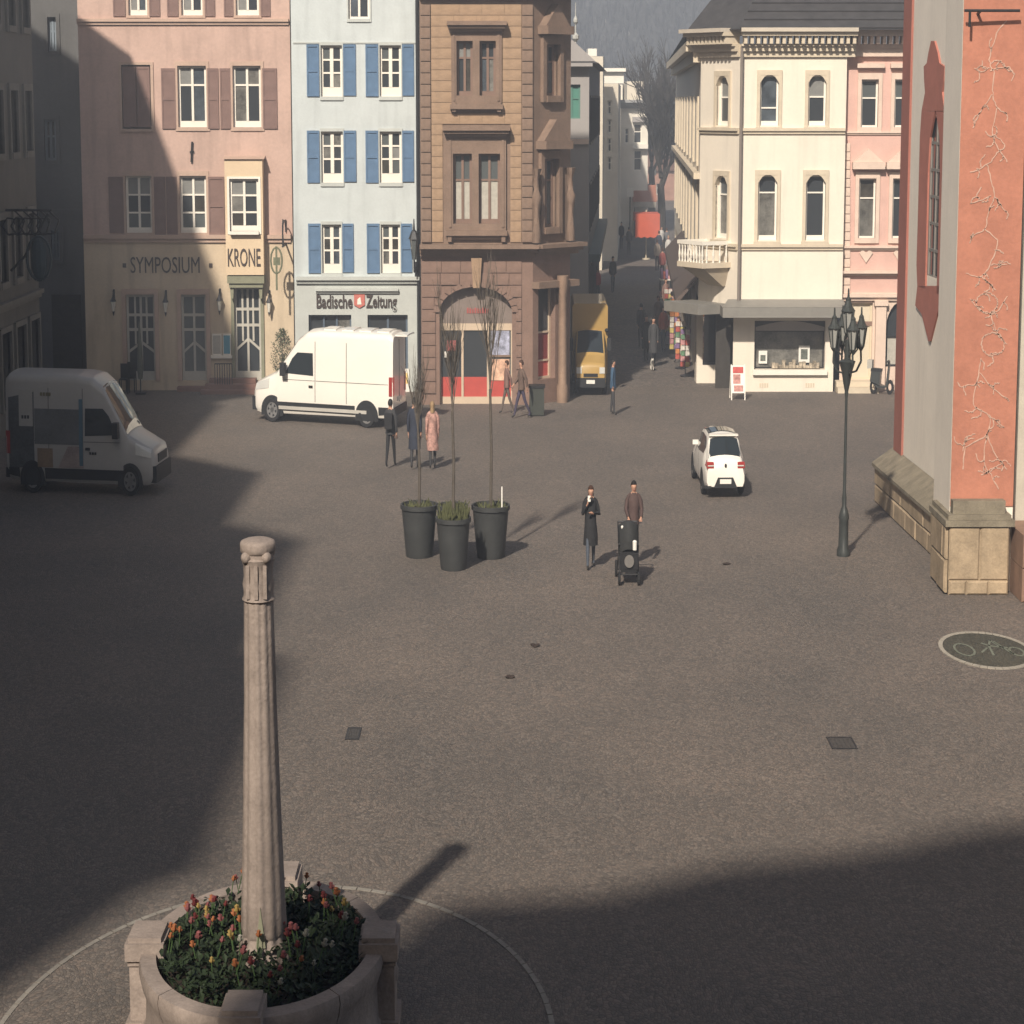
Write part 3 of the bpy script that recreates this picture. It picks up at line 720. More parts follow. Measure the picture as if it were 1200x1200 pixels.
# chamfered corner bay
G = Facade((KX1, 79.0), (kx2 - KX1, KY2 - 79.0)); gl = math.hypot(kx2 - KX1, KY2 - 79.0)
def q(u): return G.px(u, 250)[0]
gu = (*sorted((q(637), q(653))), G.px(645, 112)[1], G.px(645, 52)[1]); glw = (*sorted((q(635), q(652))), G.px(645, 266)[1], G.px(645, 186)[1])
part('corner_wall', wall_mb(G, 0, gl, zC1, 12.4, [gu, glw], .3), SANDB, bank)
gg = (q(631), q(651), .75, G.px(640, 335)[1])
part('corner_wall', wall_mb(G, 0, gl, 0, zC0, [gg], .4), SANDR, bank)
for rc, f in ((gu, (.68,)), (glw, (.7,))):
    window(G, bank, rc, mat('brown_window_paint', (0, 0, 0)), GLASS, 2, f, .08, .14, pms=[GLASS2, GLASS]); surround(G, bank, rc, .16, .12, SANDB, wtop=.25, wbot=.2)
    mb = G.mb(); mb.box(rc[0] - .3, rc[1] + .3, -.42, -.005, rc[3] + .3, rc[3] + .55)
    mb.prism([(rc[0] - .25, rc[3] + .552), (rc[1] + .25, rc[3] + .552), ((rc[0] + rc[1]) / 2, rc[3] + 1.2)], -.3, -.005); part('window_hood', mb, SANDB, bank)
window(G, bank, gg, CRF, GLASS, 1, (.18, .5), .07, .2, name='shop_window', pms=[REDP, mat('dull_red_reflection', (.2, .04, .04), rough=.3, var=.2, bump=0), GLASS])
# carved figures beside the corner window
for u in (622, 662):
    s = G.px(u, 250)[0]; mb = MB(); zb = G.px(640, 283)[1]
    c = G.P((s, -.22, zb))
    mb.lathe([(.2, 0), (.17, .35), (.13, .6), (.15, .9), (.17, 1.15), (.19, 1.4), (.1, 1.62), (.12, 1.75), (.11, 1.95), (.16, 2.05), (.2, 2.25)], c, 10, .7, 1, wob=lambda t, z: 1 + .22 * math.sin(3 * t + z * 6)); part('carved_figure', mb, SANDB, bank, True)
# round pilaster of the corner, cornices
mb = MB(); c0 = gnd(659, 476); mb.lathe([(.3, 0), (.3, .5), (.23, .6), (.21, 3.4), (.28, 3.6), (.3, 3.95)], (c0.x + .02, 79.75, 0), 14, .6, 1)
part('pilaster', mb, mat('tan_pilaster_stone', (.26, .175, .125), var=.2, scale=2.5), bank, True)
for nm, za, zb, pr, m in (('cornice', zC0, zC1, .55, SANDB), ('crown_cornice', 12.4, 12.9, .7, SANDB)):
    for FF, L in ((F, (KX0 - .02, KX1)), (G, (0, gl + .1))):
        mb = FF.mb(); h = zb - za
        for i, k in enumerate((.35, .7, 1.0)):
            e = .36 * pr * k
            mb.box(L[0] - (0 if FF is F else e * .96), L[1] + (e if FF is F else pr * .15), -pr * k, -.002 if FF is G else .02, za + h * i / 3 + (.003 if FF is G else 0), za + h * (i + 1) / 3 + (.003 if FF is G else 0))
        part(nm, mb, m, bank)
# lower moulding of the corner
mb = G.mb(); mb.box(-.05, gl + .1, -.3, -.003, zC0 - 1.0, zC0 - .8); part('cornice', mb, SANDB, bank)
H2 = Facade((kx2, KY2), (0.018, 1.0))
part('side_wall', wall_mb(H2, 0, 11.4, 0, 12.4, [], .3), SANDB, bank)
mb = MB(); mb.add([(KX0, 79, 0), (KX0, 91.8, 0), (kx2 + .2, 91.8, 0), (KX0, 79, 12.4), (KX0, 91.8, 12.4), (kx2 + .2, 91.8, 12.4), (KX1, 79, 12.4), (kx2, KY2, 12.4)], [(0, 1, 4, 3), (1, 2, 5, 4), (3, 4, 5, 7, 6)])
part('wall', mb, SANDB, bank)
mb = MB(); mb.add([(KX0 - .1, 78.4, 12.9), (KX1 + .1, 78.4, 12.9), (kx2 + .3, 81, 12.9), (kx2 + .3, 91.8, 12.9), (KX0 - .1, 91.8, 12.9), (-1, 84, 16), (.6, 84, 16), (.8, 90, 16), (-1, 90, 16)],
                  [(0, 1, 6, 5), (1, 2, 6), (2, 3, 7, 6), (3, 4, 8, 7), (4, 0, 5, 8), (5, 6, 7, 8)])
part('roof', mb, SLATE, bank)
# litter bin by the corner
p = gnd(629, 488); mb = MB(); mb.box(p.x - .22, p.x + .22, p.y, p.y + .5, 0.03, .85); bn = thing('litter_bin', 'dark green litter bin standing at the corner of the sandstone bank', 'bin', (p.x, p.y, 0))
part('body', mb, mat('dark_green_paint', (.045, .05, .042), rough=.5, var=.2, bump=0), bn); mb = MB(); mb.box(p.x - .25, p.x + .25, p.y - .03, p.y + .53, .853, .92); part('lid', mb, METAL, bn)

# ------------------------------------------------------------------ yellow corner house with shop
F = front(82.6)
YX0 = F.px(866, 200)[0]; YX1 = F.px(990, 200)[0]
yel = thing('corner_house', 'pale yellow corner house with arched windows, balcony and slate roof', 'building', ((YX0 + YX1) / 2, 82.6, 0))
Apt = at_y(820, 200, 84.6); YA = (Apt[0], 84.6)
C = Facade(YA, (YX0 - YA[0], 82.6 - 84.6)); cl = math.hypot(YX0 - YA[0], 2.0)
Wd = (2.35, 50.0); B2 = (YA[0] + Wd[0], YA[1] + Wd[1]); Wf = Facade(B2, (YA[0] - B2[0], YA[1] - B2[1])); wl_ = math.hypot(*Wd)
zF0 = F.px(925, 368)[1]; zCor = F.px(925, 66)[1]; zTop = F.px(925, 33)[1]
def arched(FF, rc, root, surw=.1, transom=None, pm=GLASS, blind=None, lo=0.08):
    """window with a shouldered arched head: stone surround, frame, panes"""
    s0, s1, z0, z1 = rc; w = s1 - s0; sh = w * .42
    head = [(s0, z1 - sh), (s0 + w * .1, z1 - sh * .6), (s0 + w * .22, z1 - sh * .2), (s0 + w * .38, z1), (s1 - w * .38, z1), (s1 - w * .22, z1 - sh * .2), (s1 - w * .1, z1 - sh * .6), (s1, z1 - sh)]
    # spandrels close the square hole down to the arched head
    mb = FF.mb(); mb.box(s0 - surw, s0, -.06, .05, z0 - .05, z1 + surw * 1.6); mb.box(s1, s1 + surw, -.06, .05, z0 - .05, z1 + surw * 1.6); mb.box(s0, s1, -.06, .05, z1, z1 + surw * 1.6)
    mb.prism([(s0, z1)] + [(x, z) for x, z in head[:4]], -.05, .12); mb.prism([(s1, z1)] + [(x, z) for x, z in head[4:][::-1]], -.05, .12)
    mb.box(s0 - surw * 1.2, s1 + surw * 1.2, -.12, -.002, z0 - .16, z0 - .05)
    part('surround', mb, YTRIM, root)
    rows = (transom,) if transom else ((.55,) if blind else (.3,))
    pms = [GLASS, CURT2] if blind else [pm, pm]
    return window(FF, root, rc, WHITE, pm, 1, rows, .06, .13, bot=lo, pms=pms)
yu = [R(890.5, 88, 912.5, 147), R(947, 88, 968, 147)]; yl = [R(888, 205, 910.5, 281), R(944, 205, 967, 281)]
part('wall', wall_mb(F, YX0, YX1, zF0, zCor, yu + yl, .22), YEL, yel)
arched(F, yu[0], yel, pm=GLASS); arched(F, yu[1], yel, pm=GLASS2, blind=True)
for rc in yl: arched(F, rc, yel, transom=.73)
def cr(u0, v0, u1, v1):
    a = C.px(u0, (v0 + v1) / 2)[0]; b = C.px(u1, (v0 + v1) / 2)[0]; um = (u0 + u1) / 2
    return min(a, b), max(a, b), C.px(um, v1)[1], C.px(um, v0)[1]
cu = cr(840, 89, 855, 147); clw = cr(838.5, 206, 853.5, 279)
part('wall', wall_mb(C, 0, cl, zF0, zCor, [cu, clw], .22), YEL, yel)
arched(C, cu, yel, pm=GLASS2, blind=True); arched(C, clw, yel, transom=.7)
# wing down the street
nW = 9; wh = []
for i in range(nW):
    c = 2.5 + i * (wl_ - 5) / (nW - 1)
    wh.append((c - .55, c + .55, 7.3, 9.3)); wh.append((c - .55, c + .55, 4.0, 6.4))
part('wall', wall_mb(Wf, 0, wl_, 2.9, 10.9, wh, .25), YEL, yel)
for rc in wh: window(Wf, yel, rc, WHITE, GLASS, 1, (.7,), .08, .14); surround(Wf, yel, rc, .16, .06, YTRIM, wbot=.14)
part('ground_floor_wall', wall_mb(Wf, 0, wl_ - 3, 0, 2.9, [(2 + 5 * i, 5.2 + 5 * i, .5, 2.5) for i in range(8)], .3), YTRIM, yel)
for i in range(8): window(Wf, yel, (2 + 5 * i, 5.2 + 5 * i, .5, 2.5), METAL, GLASS, 2, (), .08, .2, name='shop_window')
mb = Wf.mb(); mb.box(0, wl_, -.2, -.002, 6.78, 6.98); part('string_course', mb, YTRIM, yel)
mb = Wf.mb(); mb.box(0, wl_, -.5, -.002, 10.9, 11.2); mb.box(0, wl_, -.25, -.003, 10.55, 10.9); part('cornice', mb, YTRIM, yel)
# back of the block
mb = MB(); e = (YX1, 134.6)
mb.add([(B2[0], B2[1], 0), (YX1 + 8, B2[1], 0), (YX1 + 8, B2[1], 10.9), (B2[0], B2[1], 10.9)], [(0, 1, 2, 3)])
mb.add([(YX1, 82.6, zF0), (YX1, 100, zF0), (YX1, 100, zCor), (YX1, 82.6, zCor)], [(0, 1, 2, 3)])
part('wall', mb, YEL, yel)
# cornice: string, dentils, gutter
for FF, L in ((F, (YX0, YX1 + .25)), (C, (-.1, cl))):
    k = 0 if FF is F else .003
    mb = FF.mb(); hh = zTop - zCor
    mb.box(L[0], L[1], -.1 - k, .02, zCor - .02 + k, zCor + hh * .18); mb.box(L[0], L[1], -.2 - k, .02, zCor + hh * .18, zCor + hh * .36)
    mb.box(L[0], L[1], -.28 - k, .02, zCor + hh * .36, zCor + hh * .44); mb.box(L[0], L[1], -.65 - k, .02, zCor + hh * .72, zCor + hh * .86); part('cornice', mb, YTRIM, yel)
    mb = FF.mb(); mb.box(L[0] - .05, L[1], -.78 - k, .1, zCor + hh * .86, zTop); part('gutter', mb, mat('pale_gutter', (.52, .46, .38), rough=.5, var=.1, bump=0), yel)
    n = int((L[1] - L[0]) / .2)
    for i in range(n):
        x = L[0] + (i + .3) * (L[1] - L[0]) / n; mb = FF.mb(); mb.box(x, x + .1, -.55, -.003, zCor + hh * .44, zCor + hh * .718); part('dentil', mb, YTRIM, yel)
    for va, vb in ((157, 150), (293, 286)):
        band(FF, yel, 'string_course', L[0] if FF is F else 0.02, (YX1 - .02) if FF is F else cl - .002, F.px(925, va)[1], F.px(925, vb)[1], .13 + k, YTRIM)
mb = F.mb(); x = YX0 + .03; mb.tube((x, -.17, zF0), (x, -.17, zCor + .3), .05, n=8); part('downpipe', mb, mat('brown_grey_pipe', (.2, .17, .15), var=.1, bump=0), yel)
# roof
mb = MB(); zr = zTop - .05
mb.add([(YA[0] - .5, YA[1] - .2, zr), (YX0 - .1, 81.9, zr), (YX1 + 9, 81.9, zr), (YX1 + 9, 92, zr + 6), (YA[0] + 4.6, 92, zr + 6),
        (B2[0] - .5, B2[1], 11.2), (B2[0] + 4, B2[1], 15.5), (YX1 + 9, 134, 15.5)], [(0, 1, 4), (1, 2, 3, 4), (0, 4, 6, 5), (4, 3, 7, 6)])
part('roof', mb, SLATE, yel)
# courses of slates near the eaves as real strips
mb = MB()
for i in range(16):
    f0 = i / 22; f1 = (i + 1) / 22
    for (a, b, c, d) in (((YX0 - .1, 81.9, zr), (YX1 + 9, 81.9, zr), (YX1 + 9, 92, zr + 6), (YA[0] + 4.6, 92, zr + 6)),):
        L = lambda p, q, f: tuple(p[k] + (q[k] - p[k]) * f for k in range(3))
        p0 = L(a, d, f0); p1 = L(b, c, f0); p2 = L(b, c, f1); p3 = L(a, d, f1)
        mb.add([(p0[0], p0[1] - .03, p0[2] + .06), (p1[0], p1[1] - .03, p1[2] + .06), (p2[0], p2[1], p2[2] + .015), (p3[0], p3[1], p3[2] + .015), (p0[0], p0[1], p0[2] + .01), (p1[0], p1[1], p1[2] + .01)], [(0, 1, 2, 3), (0, 4, 5, 1)])
o = part('slate_course', mb, SLATE, yel); o['kind'] = 'stuff'
# balcony on the chamfer
bz1 = F.px(840, 283)[1]; bzm = F.px(840, 310)[1]; bz0 = F.px(840, 337)[1]
ms = cl / 2
mb = C.mb(); mb.box(ms - .75, ms + .75, -1.1, -.003, bzm - .12, bzm + .05); part('balcony_slab', mb, YTRIM, yel)
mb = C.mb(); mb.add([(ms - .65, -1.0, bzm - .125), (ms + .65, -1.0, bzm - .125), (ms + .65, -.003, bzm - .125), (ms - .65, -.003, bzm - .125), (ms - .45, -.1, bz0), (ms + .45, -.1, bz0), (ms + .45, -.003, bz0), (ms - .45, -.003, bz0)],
                    [(0, 1, 2, 3), (0, 4, 5, 1), (1, 5, 6, 2), (0, 3, 7, 4), (4, 7, 6, 5)]); part('balcony_console', mb, mat('shaded_buff_stone', (.4, .34, .26), var=.12), yel)  # console stone darkened in colour for the shade below the slab
mb = C.mb(); mb.box(ms - .75, ms + .75, -1.1, -1.0, bz1 - .12, bz1); mb.box(ms - .75, ms - .66, -1.0, -.003, bz1 - .12, bz1); mb.box(ms + .66, ms + .75, -1.0, -.003, bz1 - .12, bz1)
part('balcony_rail', mb, WHITE, yel)
for i in range(9):
    x = ms - .68 + i * .17; mb = MB(); c = C.P((x, -1.05, bzm + .05)); h = bz1 - .12 - bzm - .05
    mb.lathe([(.05, 0), (.035, h * .15), (.06, h * .4), (.03, h * .75), (.05, h)], c, 8, .7, 1); part('baluster', mb, WHITE, yel)
for i in range(4):
    for sgn in (-.7, .7):
        mb = MB(); c = C.P((ms + sgn, -.15 - i * .25, bzm + .05)); h = bz1 - .12 - bzm - .05
        mb.lathe([(.05, 0), (.035, h * .15), (.06, h * .4), (.03, h * .75), (.05, h)], c, 8, .7, 1); part('baluster', mb, WHITE, yel)
# canopy over the shop
zA = F.px(925, 369)[1]; zB = F.px(925, 355)[1]
mb = F.mb(); mb.box(YX0 - .55, YX1 + .02, -1.1, -.002, zA, zB - .06); mb.add([(YX0 - .55, -1.1, zB - .055), (YX1 + .02, -1.1, zB - .055), (YX1 + .02, -.002, zB + .12), (YX0 - .3, -.002, zB + .12)], [(0, 1, 2, 3)])
CAN = mat('grey_canopy_sheet', (.22, .21, .19), rough=.5, var=.12, scale=3, bump=0)
part('canopy', mb, CAN, yel)
mb = C.mb(); mb.box(-.3, cl - .55, -1.15, -.002, zA + .003, zB - .063); part('canopy', mb, CAN, yel)
a_ = wl_ * .42; mb = Wf.mb(); mb.add([(a_, -.003, zB + .75), (wl_ + .1, -.003, zB + .75), (wl_ + .1, -.75, zB - .05), (a_, -.75, zB - .05), (a_, -.75, zB - .25), (wl_ + .1, -.75, zB - .25), (a_, -.003, zB + .65), (wl_ + .1, -.003, zB + .65)], [(0, 1, 2, 3), (3, 2, 5, 4), (0, 3, 4, 6), (1, 7, 5, 2), (6, 4, 5, 7)])
part('awning', mb, mat('brown_awning_cloth', (.10, .075, .065), var=.2, scale=3, bump=0), yel)
# ground floor: piers, show window with posters
sw = R(884, 388, 967, 433); lun = R(886, 376, 967, 388)
part('ground_floor_wall', wall_mb(F, R(859, 400, 860, 410)[0], R(977, 400, 978, 410)[0], 0, zF0, [(sw[0], sw[1], sw[2], lun[3])], .45), YEL, yel)
wdw = window(F, yel, sw, METAL, GLASS, 1, (), .05, .3, name='shop_window')
mb = F.mb(); n = 10; mb.prism([(lun[0], lun[2])] + [(lun[0] + (lun[1] - lun[0]) * i / n, lun[2] + .12 + (lun[3] - lun[2] - .14) * math.sin(PI * i / n)) for i in range(n + 1)] + [(lun[1], lun[2])], .12, .18)
part('blind', mb, mat('grey_roller_blind', (.36, .33, .31), var=.1, bump=0), yel)
mb = F.mb(); mb.box(sw[0], sw[1], .16, .45, lun[2] - .02, lun[3]); part('blind_box', mb, DOORB, yel)
mb = F.mb(); a = R(882, 433, 969, 439); mb.box(a[0], a[1], -.14, -.002, a[2], a[3]); part('sill', mb, WHITE, yel)
for k, (u0, v0, u1, v1) in enumerate(((890, 412, 900, 427), (937, 406, 950, 426))):
    a = R(u0, v0, u1, v1); mb = F.mb(); mb.box(a[0], a[1], .27, .298, a[2], a[3]); pp = part('poster', mb, PAPER, wdw)
    pass
for k, (u0, v0, u1, v1) in enumerate(((892, 417, 898, 424), (939.5, 410, 947.5, 422))):
    a = R(u0, v0, u1, v1); mb = F.mb(); mb.box(a[0], a[1], .262, .2695, a[2], a[3]); part('poster_picture', mb, mat('dim_photo_print', (.14, .15, .13), var=.6, scale=14, bump=0), wdw)
mb = F.mb(); rr = random.Random(9)
for k in range(14):
    a = R(905 + k * 4, 424, 907.5 + k * 4, 432); mb.box(a[0], a[1] + .03, .1, .22, a[2], a[2] + rr.uniform(.08, .3))
part('window_goods', mb, mat('mixed_goods', (.4, .34, .26), var=.7, scale=6, bump=0), yel)
for u0, u1 in ((890, 901), (944, 958)):
    for k in range(4):
        a = R(u0 + k * 2.8, 449, u0 + k * 2.8 + 1.8, 454); mb = F.mb(); mb.box(a[0], a[1], -.012, .0, a[2], a[3]); part('vent', mb, YTRIM, yel)
# recessed entrance and glass pier on the corner
mb = C.mb(); mb.box(-.02, cl, .9, 1.0, 0, zF0); part('entrance_back', mb, DOORB, yel)
a0 = gnd(816, 449); a1 = gnd(841, 449)
mb = MB(); mb.box(a0.x, a1.x, a0.y, a0.y + .9, 0, .62); part('display_base', mb, YEL, yel)
mb = MB(); mb.box(a0.x, a0.x + .2, a0.y + .004, a0.y + .4, .622, zA); part('pier', mb, YEL, yel)
mb = MB(); mb.box(a0.x + .24, a1.x - .03, a0.y + .05, a0.y + .8, .68, zA - .05); part('display_glass', mb, GLASS, yel)
mb = MB(); mb.box(a0.x + .2, a1.x, a0.y - .02, a0.y + .84, .622, .68); mb.box(a1.x - .05, a1.x, a0.y + .02, a0.y + .06, .68, zA); part('display_frame', mb, METAL, yel)
mb = MB(); mb.box(a1.x - .2, R(859, 400, 860, 410)[0], 83.6, 83.7, 0, zF0); dd = part('shop_door', mb, DOORB, yel)

# ------------------------------------------------------------------ salmon house to the right of it
F = front(83.0)
SX0 = YX1 + .01; SX1 = 18.0
sal = thing('salmon_house', 'salmon pink house with pale window dressings beside the church', 'building', ((SX0 + SX1) / 2, 83, 0))
su = [R(1009, 93, 1029, 149), R(1048, 93, 1068, 149), R(1088, 93, 1108, 149)]; sm = [R(1006, 209, 1026, 279), R(1045.5, 209, 1066, 279), R(1086, 209, 1106, 279)]
zE = F.px(1020, 343)[1]
part('wall', wall_mb(F, SX0, SX1, zE, zCor, su + sm, .22), PK2, sal)
for rc in su + sm:
    window(F, sal, rc, WHITE, GLASS, 1, (.62,) if rc in su else (.68,), .06, .12, pms=[GLASS, GLASS2] if rc in su else [GLASS, GLASS]); surround(F, sal, rc, .12, .07, PK2T, wtop=.2, wbot=.16)
for rc in su:
    mb = F.mb(); mb.box(rc[0] - .16, rc[1] + .16, -.2, -.002, rc[3] + .36, rc[3] + .5); part('window_hood', mb, PK2T, sal)
for rc in sm:
    mb = F.mb(); mb.box(rc[0] - .24, rc[1] + .24, -.3, -.002, rc[3] + .3, rc[3] + .52); mb.prism([(rc[0] - .2, rc[3] + .522), (rc[1] + .2, rc[3] + .522), ((rc[0] + rc[1]) / 2, rc[3] + .95)], -.2, -.002); part('window_hood', mb, PK2T, sal)
    c = (rc[0] + rc[1]) / 2; zz = F.px(1015, 300)[1]; mb = F.mb(); mb.prism([(c - .22, zz + .1), (c - .12, zz + .2), (c, zz + .12), (c + .12, zz + .2), (c + .22, zz + .1), (c, zz - .22)], -.05, -.002); part('relief', mb, PK2T, sal)
for j in range(17):
    a = R(985 if j % 2 else 988, 168 + j * 10.4, 996, 177.5 + j * 10.4); block('quoin_stone', sal, SX0 + .01, a[1], 83 - .06, 83 - .003, a[2], a[3], PK2T)
hh = zTop - zCor
mb = F.mb(); mb.box(SX0, SX1, -.2, .02, zCor, zCor + hh * .3); mb.box(SX0, SX1, -.3, .02, zCor + hh * .3, zCor + hh * .44); mb.box(SX0, SX1, -.65, .02, zCor + hh * .72, zCor + hh * .95); part('cornice', mb, PK2T, sal)
for i in range(24):
    x = SX0 + .1 + i * .2; mb = F.mb(); mb.box(x, x + .1, -.55, -.003, zCor + hh * .44, zCor + hh * .718); part('dentil', mb, PK2T, sal)
for va, vb, pr in ((158, 154, .1), (293, 288, .15), (323, 317, .25), (352, 344, .2)): band(F, sal, 'string_course', SX0 + .01, SX1, F.px(1020, va)[1], F.px(1020, vb)[1], pr, PK2T)
dr = R(997, 355, 1022, 436); awn = R(1038, 353, 1075, 430)
dr = (dr[0], dr[1], .35, dr[3])
part('ground_floor_wall', wall_mb(F, SX0, SX1, 0, zE, [dr, awn], .3), PK2T, sal)
window(F, sal, dr, mat('cream_door_paint', (.62, .54, .40), rough=.5, var=.06, bump=0), mat('pale_door_panel', (.62, .55, .43), rough=.5, var=.05, bump=0), 1, (.72,), .07, .12, name='door')
mb = F.mb(); zz = dr[2] + (dr[3] - dr[2]) * .7; mb.box(dr[0], dr[1], .1, .116, zz, zz + .14); part('door_lintel', mb, SANDR, sal)
window(F, sal, awn, METAL, GLASS, 2, (.45,), .07, .14, name='shop_window', pms=[CURT, GLASS])
a = R(1025, 352, 1037, 440); mb = F.mb(); mb.box(a[0], a[1], -.2, -.003, 0, a[3]); mb.box(a[0] - .05, a[1] + .05, -.26, -.004, a[3] - .16, a[3] - .003); part('pilaster', mb, PK2T, sal)
mb = F.mb(); s = (awn[0] + awn[1]) / 2; r_ = (awn[1] - awn[0]) / 2
for sg in (-1, 1):
    mb.prism([(s + sg * r_, awn[3])] + [(s + sg * r_ * math.cos(t), awn[3] - .9 + .9 * math.sin(t)) for t in [PI / 2 * i / 6 for i in range(7)]][::1], -.004, .1)
part('arch_spandrel', mb, PK2T, sal)
for i in range(2):
    mb = F.mb(); a = R(978, 440, 1026, 445); mb.box(a[0], a[1], -.5 - .4 * i, -.003 if i == 0 else -.503, 0, .34 - .16 * i); part('step', mb, YTRIM, sal)
mb = MB(); mb.add([(SX1, 83, 0), (SX1, 100, 0), (SX1, 100, zTop), (SX1, 83, zTop)], [(0, 1, 2, 3)]); part('wall', mb, PK2, sal)
# ------------------------------------------------------------------ church
CHG = mat('grey_church_plaster', (0.80, 0.73, 0.63), var=0.06, scale=0.8, bump=0.2, bscale=22, grime=0.12)  # plaster brightened in colour to offset the weak raking sun on this wall
CHR = mat('church_red_paint', (0.42, 0.175, 0.115), var=0.16, scale=1.0, bump=0.25, bscale=22, grime=0.15)
CHD = mat('church_dark_red_paint', (0.33, 0.125, 0.095), var=0.12, scale=1.2, bump=0.2)
A = gnd(1050, 592); Bx, By = 9.2, 49.9
W = Facade((A.x, A.y), (Bx - A.x, By - A.y)); wlen = math.hypot(Bx - A.x, By - A.y)
church = thing('church', 'grey and red plastered church wall with a long window and stone plinth', 'church', (Bx, By, 0))
zPl = 1.28; CHH = 22.0
ow0, ow1 = sorted((W.px(1088.5, 240)[0], W.px(1102.5, 240)[0])); oz1 = W.px(1096, 136)[1]; oz0 = W.px(1096, 326)[1]
part('wall', wall_mb(W, 0, wlen, 0, CHH, [(ow0, ow1, oz0, oz1)], .12), CHG, church)
# far red corner strip
mb = W.mb(); s1 = W.px(1069, 100)[0]; mb.box(-.25, s1, -.05, .3, zPl, CHH); part('corner_strip', mb, CHD, church)
# window: leaded, dark, its head rounded
nv = 6
win_fr = None
mb = W.mb(); sc = (ow0 + ow1) / 2; hw = (ow1 - ow0) / 2
mb.box(ow0, ow0 + .1, .0, .1, oz0, oz1); mb.box(ow1 - .1, ow1, .0, .1, oz0, oz1)
for i in range(nv + 1): zz = oz0 + (oz1 - oz0) * i / nv; mb.box(ow0 + .1, ow1 - .1, .01, .1, zz - .03, zz + .03)
mb.box(sc - .04, sc + .04, .005, .1, oz0, oz1)
win_fr = part('window', mb, mat('lead_grey', (.22, .2, .18), var=.1, bump=0), church)
for i in range(nv):
    for a, b in ((ow0 + .1, sc - .04), (sc + .04, ow1 - .1)):
        mb = W.mb(); mb.box(a, b, .03, .08, oz0 + (oz1 - oz0) * i / nv + .03, oz0 + (oz1 - oz0) * (i + 1) / nv - .03); part('pane', mb, GLASS, win_fr)
# painted and moulded red surround: outline from left and right edges, flat raised plaster with the opening left free
Lp = [(1093, 48), (1090, 62), (1088, 74), (1084.5, 78), (1085, 95), (1086, 108), (1082, 130), (1080, 160), (1079, 200), (1077.5, 260), (1076, 310), (1077, 335), (1074.5, 358), (1082, 368), (1090, 400)]
Rp = [(1097, 48), (1101, 62), (1103, 74), (1109, 78), (1108, 95), (1106, 108), (1109, 130), (1111, 160), (1109, 200), (1107, 260), (1105, 310), (1103.5, 335), (1104, 358), (1100, 368), (1092, 400)]
lf = [W.px(*p) for p in Lp]; rf = [W.px(*p) for p in Rp]
lf = [(a, b) for a, b in lf]; rf = [(a, b) for a, b in rf]
mb = W.mb()
for i in range(len(lf) - 1):
    za, zb = lf[i][1], lf[i + 1][1]
    zra, zrb = rf[i][1], rf[i + 1][1]
    l0, l1, r0, r1 = lf[i], lf[i + 1], rf[i], rf[i + 1]
    if zb < oz1 and za > oz0:
        ins = lambda z: max(0.0, 1 - max(0, (z - (oz1 - hw * 1.6)) / (hw * 1.6)) ** 2 if z > oz1 - hw * 1.6 else 1.0) ** .5
        ha, hb = hw * ins(min(za, oz1)), hw * ins(min(zb, oz1)); ha = max(ha, .05); hb = max(hb, .05)
        mb.add([(l0[0], -.04, za), (l1[0], -.04, zb), (sc - hb, -.04, zb), (sc - ha, -.04, za), (l0[0], .02, za), (l1[0], .02, zb), (sc - hb, -.0, zb), (sc - ha, -.0, za)], [(0, 1, 2, 3), (0, 4, 5, 1), (3, 2, 6, 7)])
        mb.add([(r0[0], -.04, za), (r1[0], -.04, zb), (sc + hb, -.04, zb), (sc + ha, -.04, za), (r0[0], .02, za), (r1[0], .02, zb), (sc + hb, -.0, zb), (sc + ha, -.0, za)], [(3, 2, 1, 0), (1, 5, 4, 0), (7, 6, 2, 3)])
    else:
        mb.add([(l0[0], -.04, za), (l1[0], -.04, zb), (r1[0], -.04, zrb), (r0[0], -.04, zra), (l0[0], .0, za), (l1[0], .0, zb), (r1[0], .0, zrb), (r0[0], .0, zra)], [(0, 1, 2, 3), (0, 4, 5, 1), (2, 6, 7, 3)])
part('window_surround', mb, mat('dusky_red_moulding', (.40, .15, .11), var=.12, scale=2), church)
# plinth of the side wall, stones
rr = random.Random(11)
def plinth_run(FF, s0, s1, z0, z1, t, m, nst, rows_, joint=.015):
    for j in range(rows_):
        za = z0 + (z1 - z0) * j / rows_; zb = z0 + (z1 - z0) * (j + 1) / rows_
        cuts = [s0] + [s0 + (s1 - s0) * (k + (.5 if j % 2 else 0) + rr.uniform(-.12, .12)) / nst for k in range(1, nst)] + [s1]
        for k in range(len(cuts) - 1):
            mb = FF.mb(); mb.bev(cuts[k] + joint / 2, cuts[k + 1] - joint / 2, -t - rr.uniform(0, .025), -.003, za + joint / 2, zb - joint / 2, .03); part('plinth_stone', mb, m, church)
plinth_run(W, -.55, wlen - .3, 0, zPl - .42, .42, PLINTH, 7, 2)
mb = W.mb(); mb.add([(-.55, -.5, zPl - .42), (wlen - .25, -.5, zPl - .42), (wlen - .25, -.5, zPl - .34), (-.55, -.5, zPl - .34), (-.55, -.004, zPl + .02), (wlen - .25, -.004, zPl + .02), (-.55, -.004, zPl - .42), (wlen - .25, -.004, zPl - .42)],
                    [(0, 1, 2, 3), (3, 2, 5, 4), (0, 3, 4, 6), (1, 7, 5, 2), (0, 6, 7, 1)]); part('plinth_slope', mb, mat('mossy_plinth_stone', (.22, .19, .14), var=.3, scale=3, bump=.5), church)
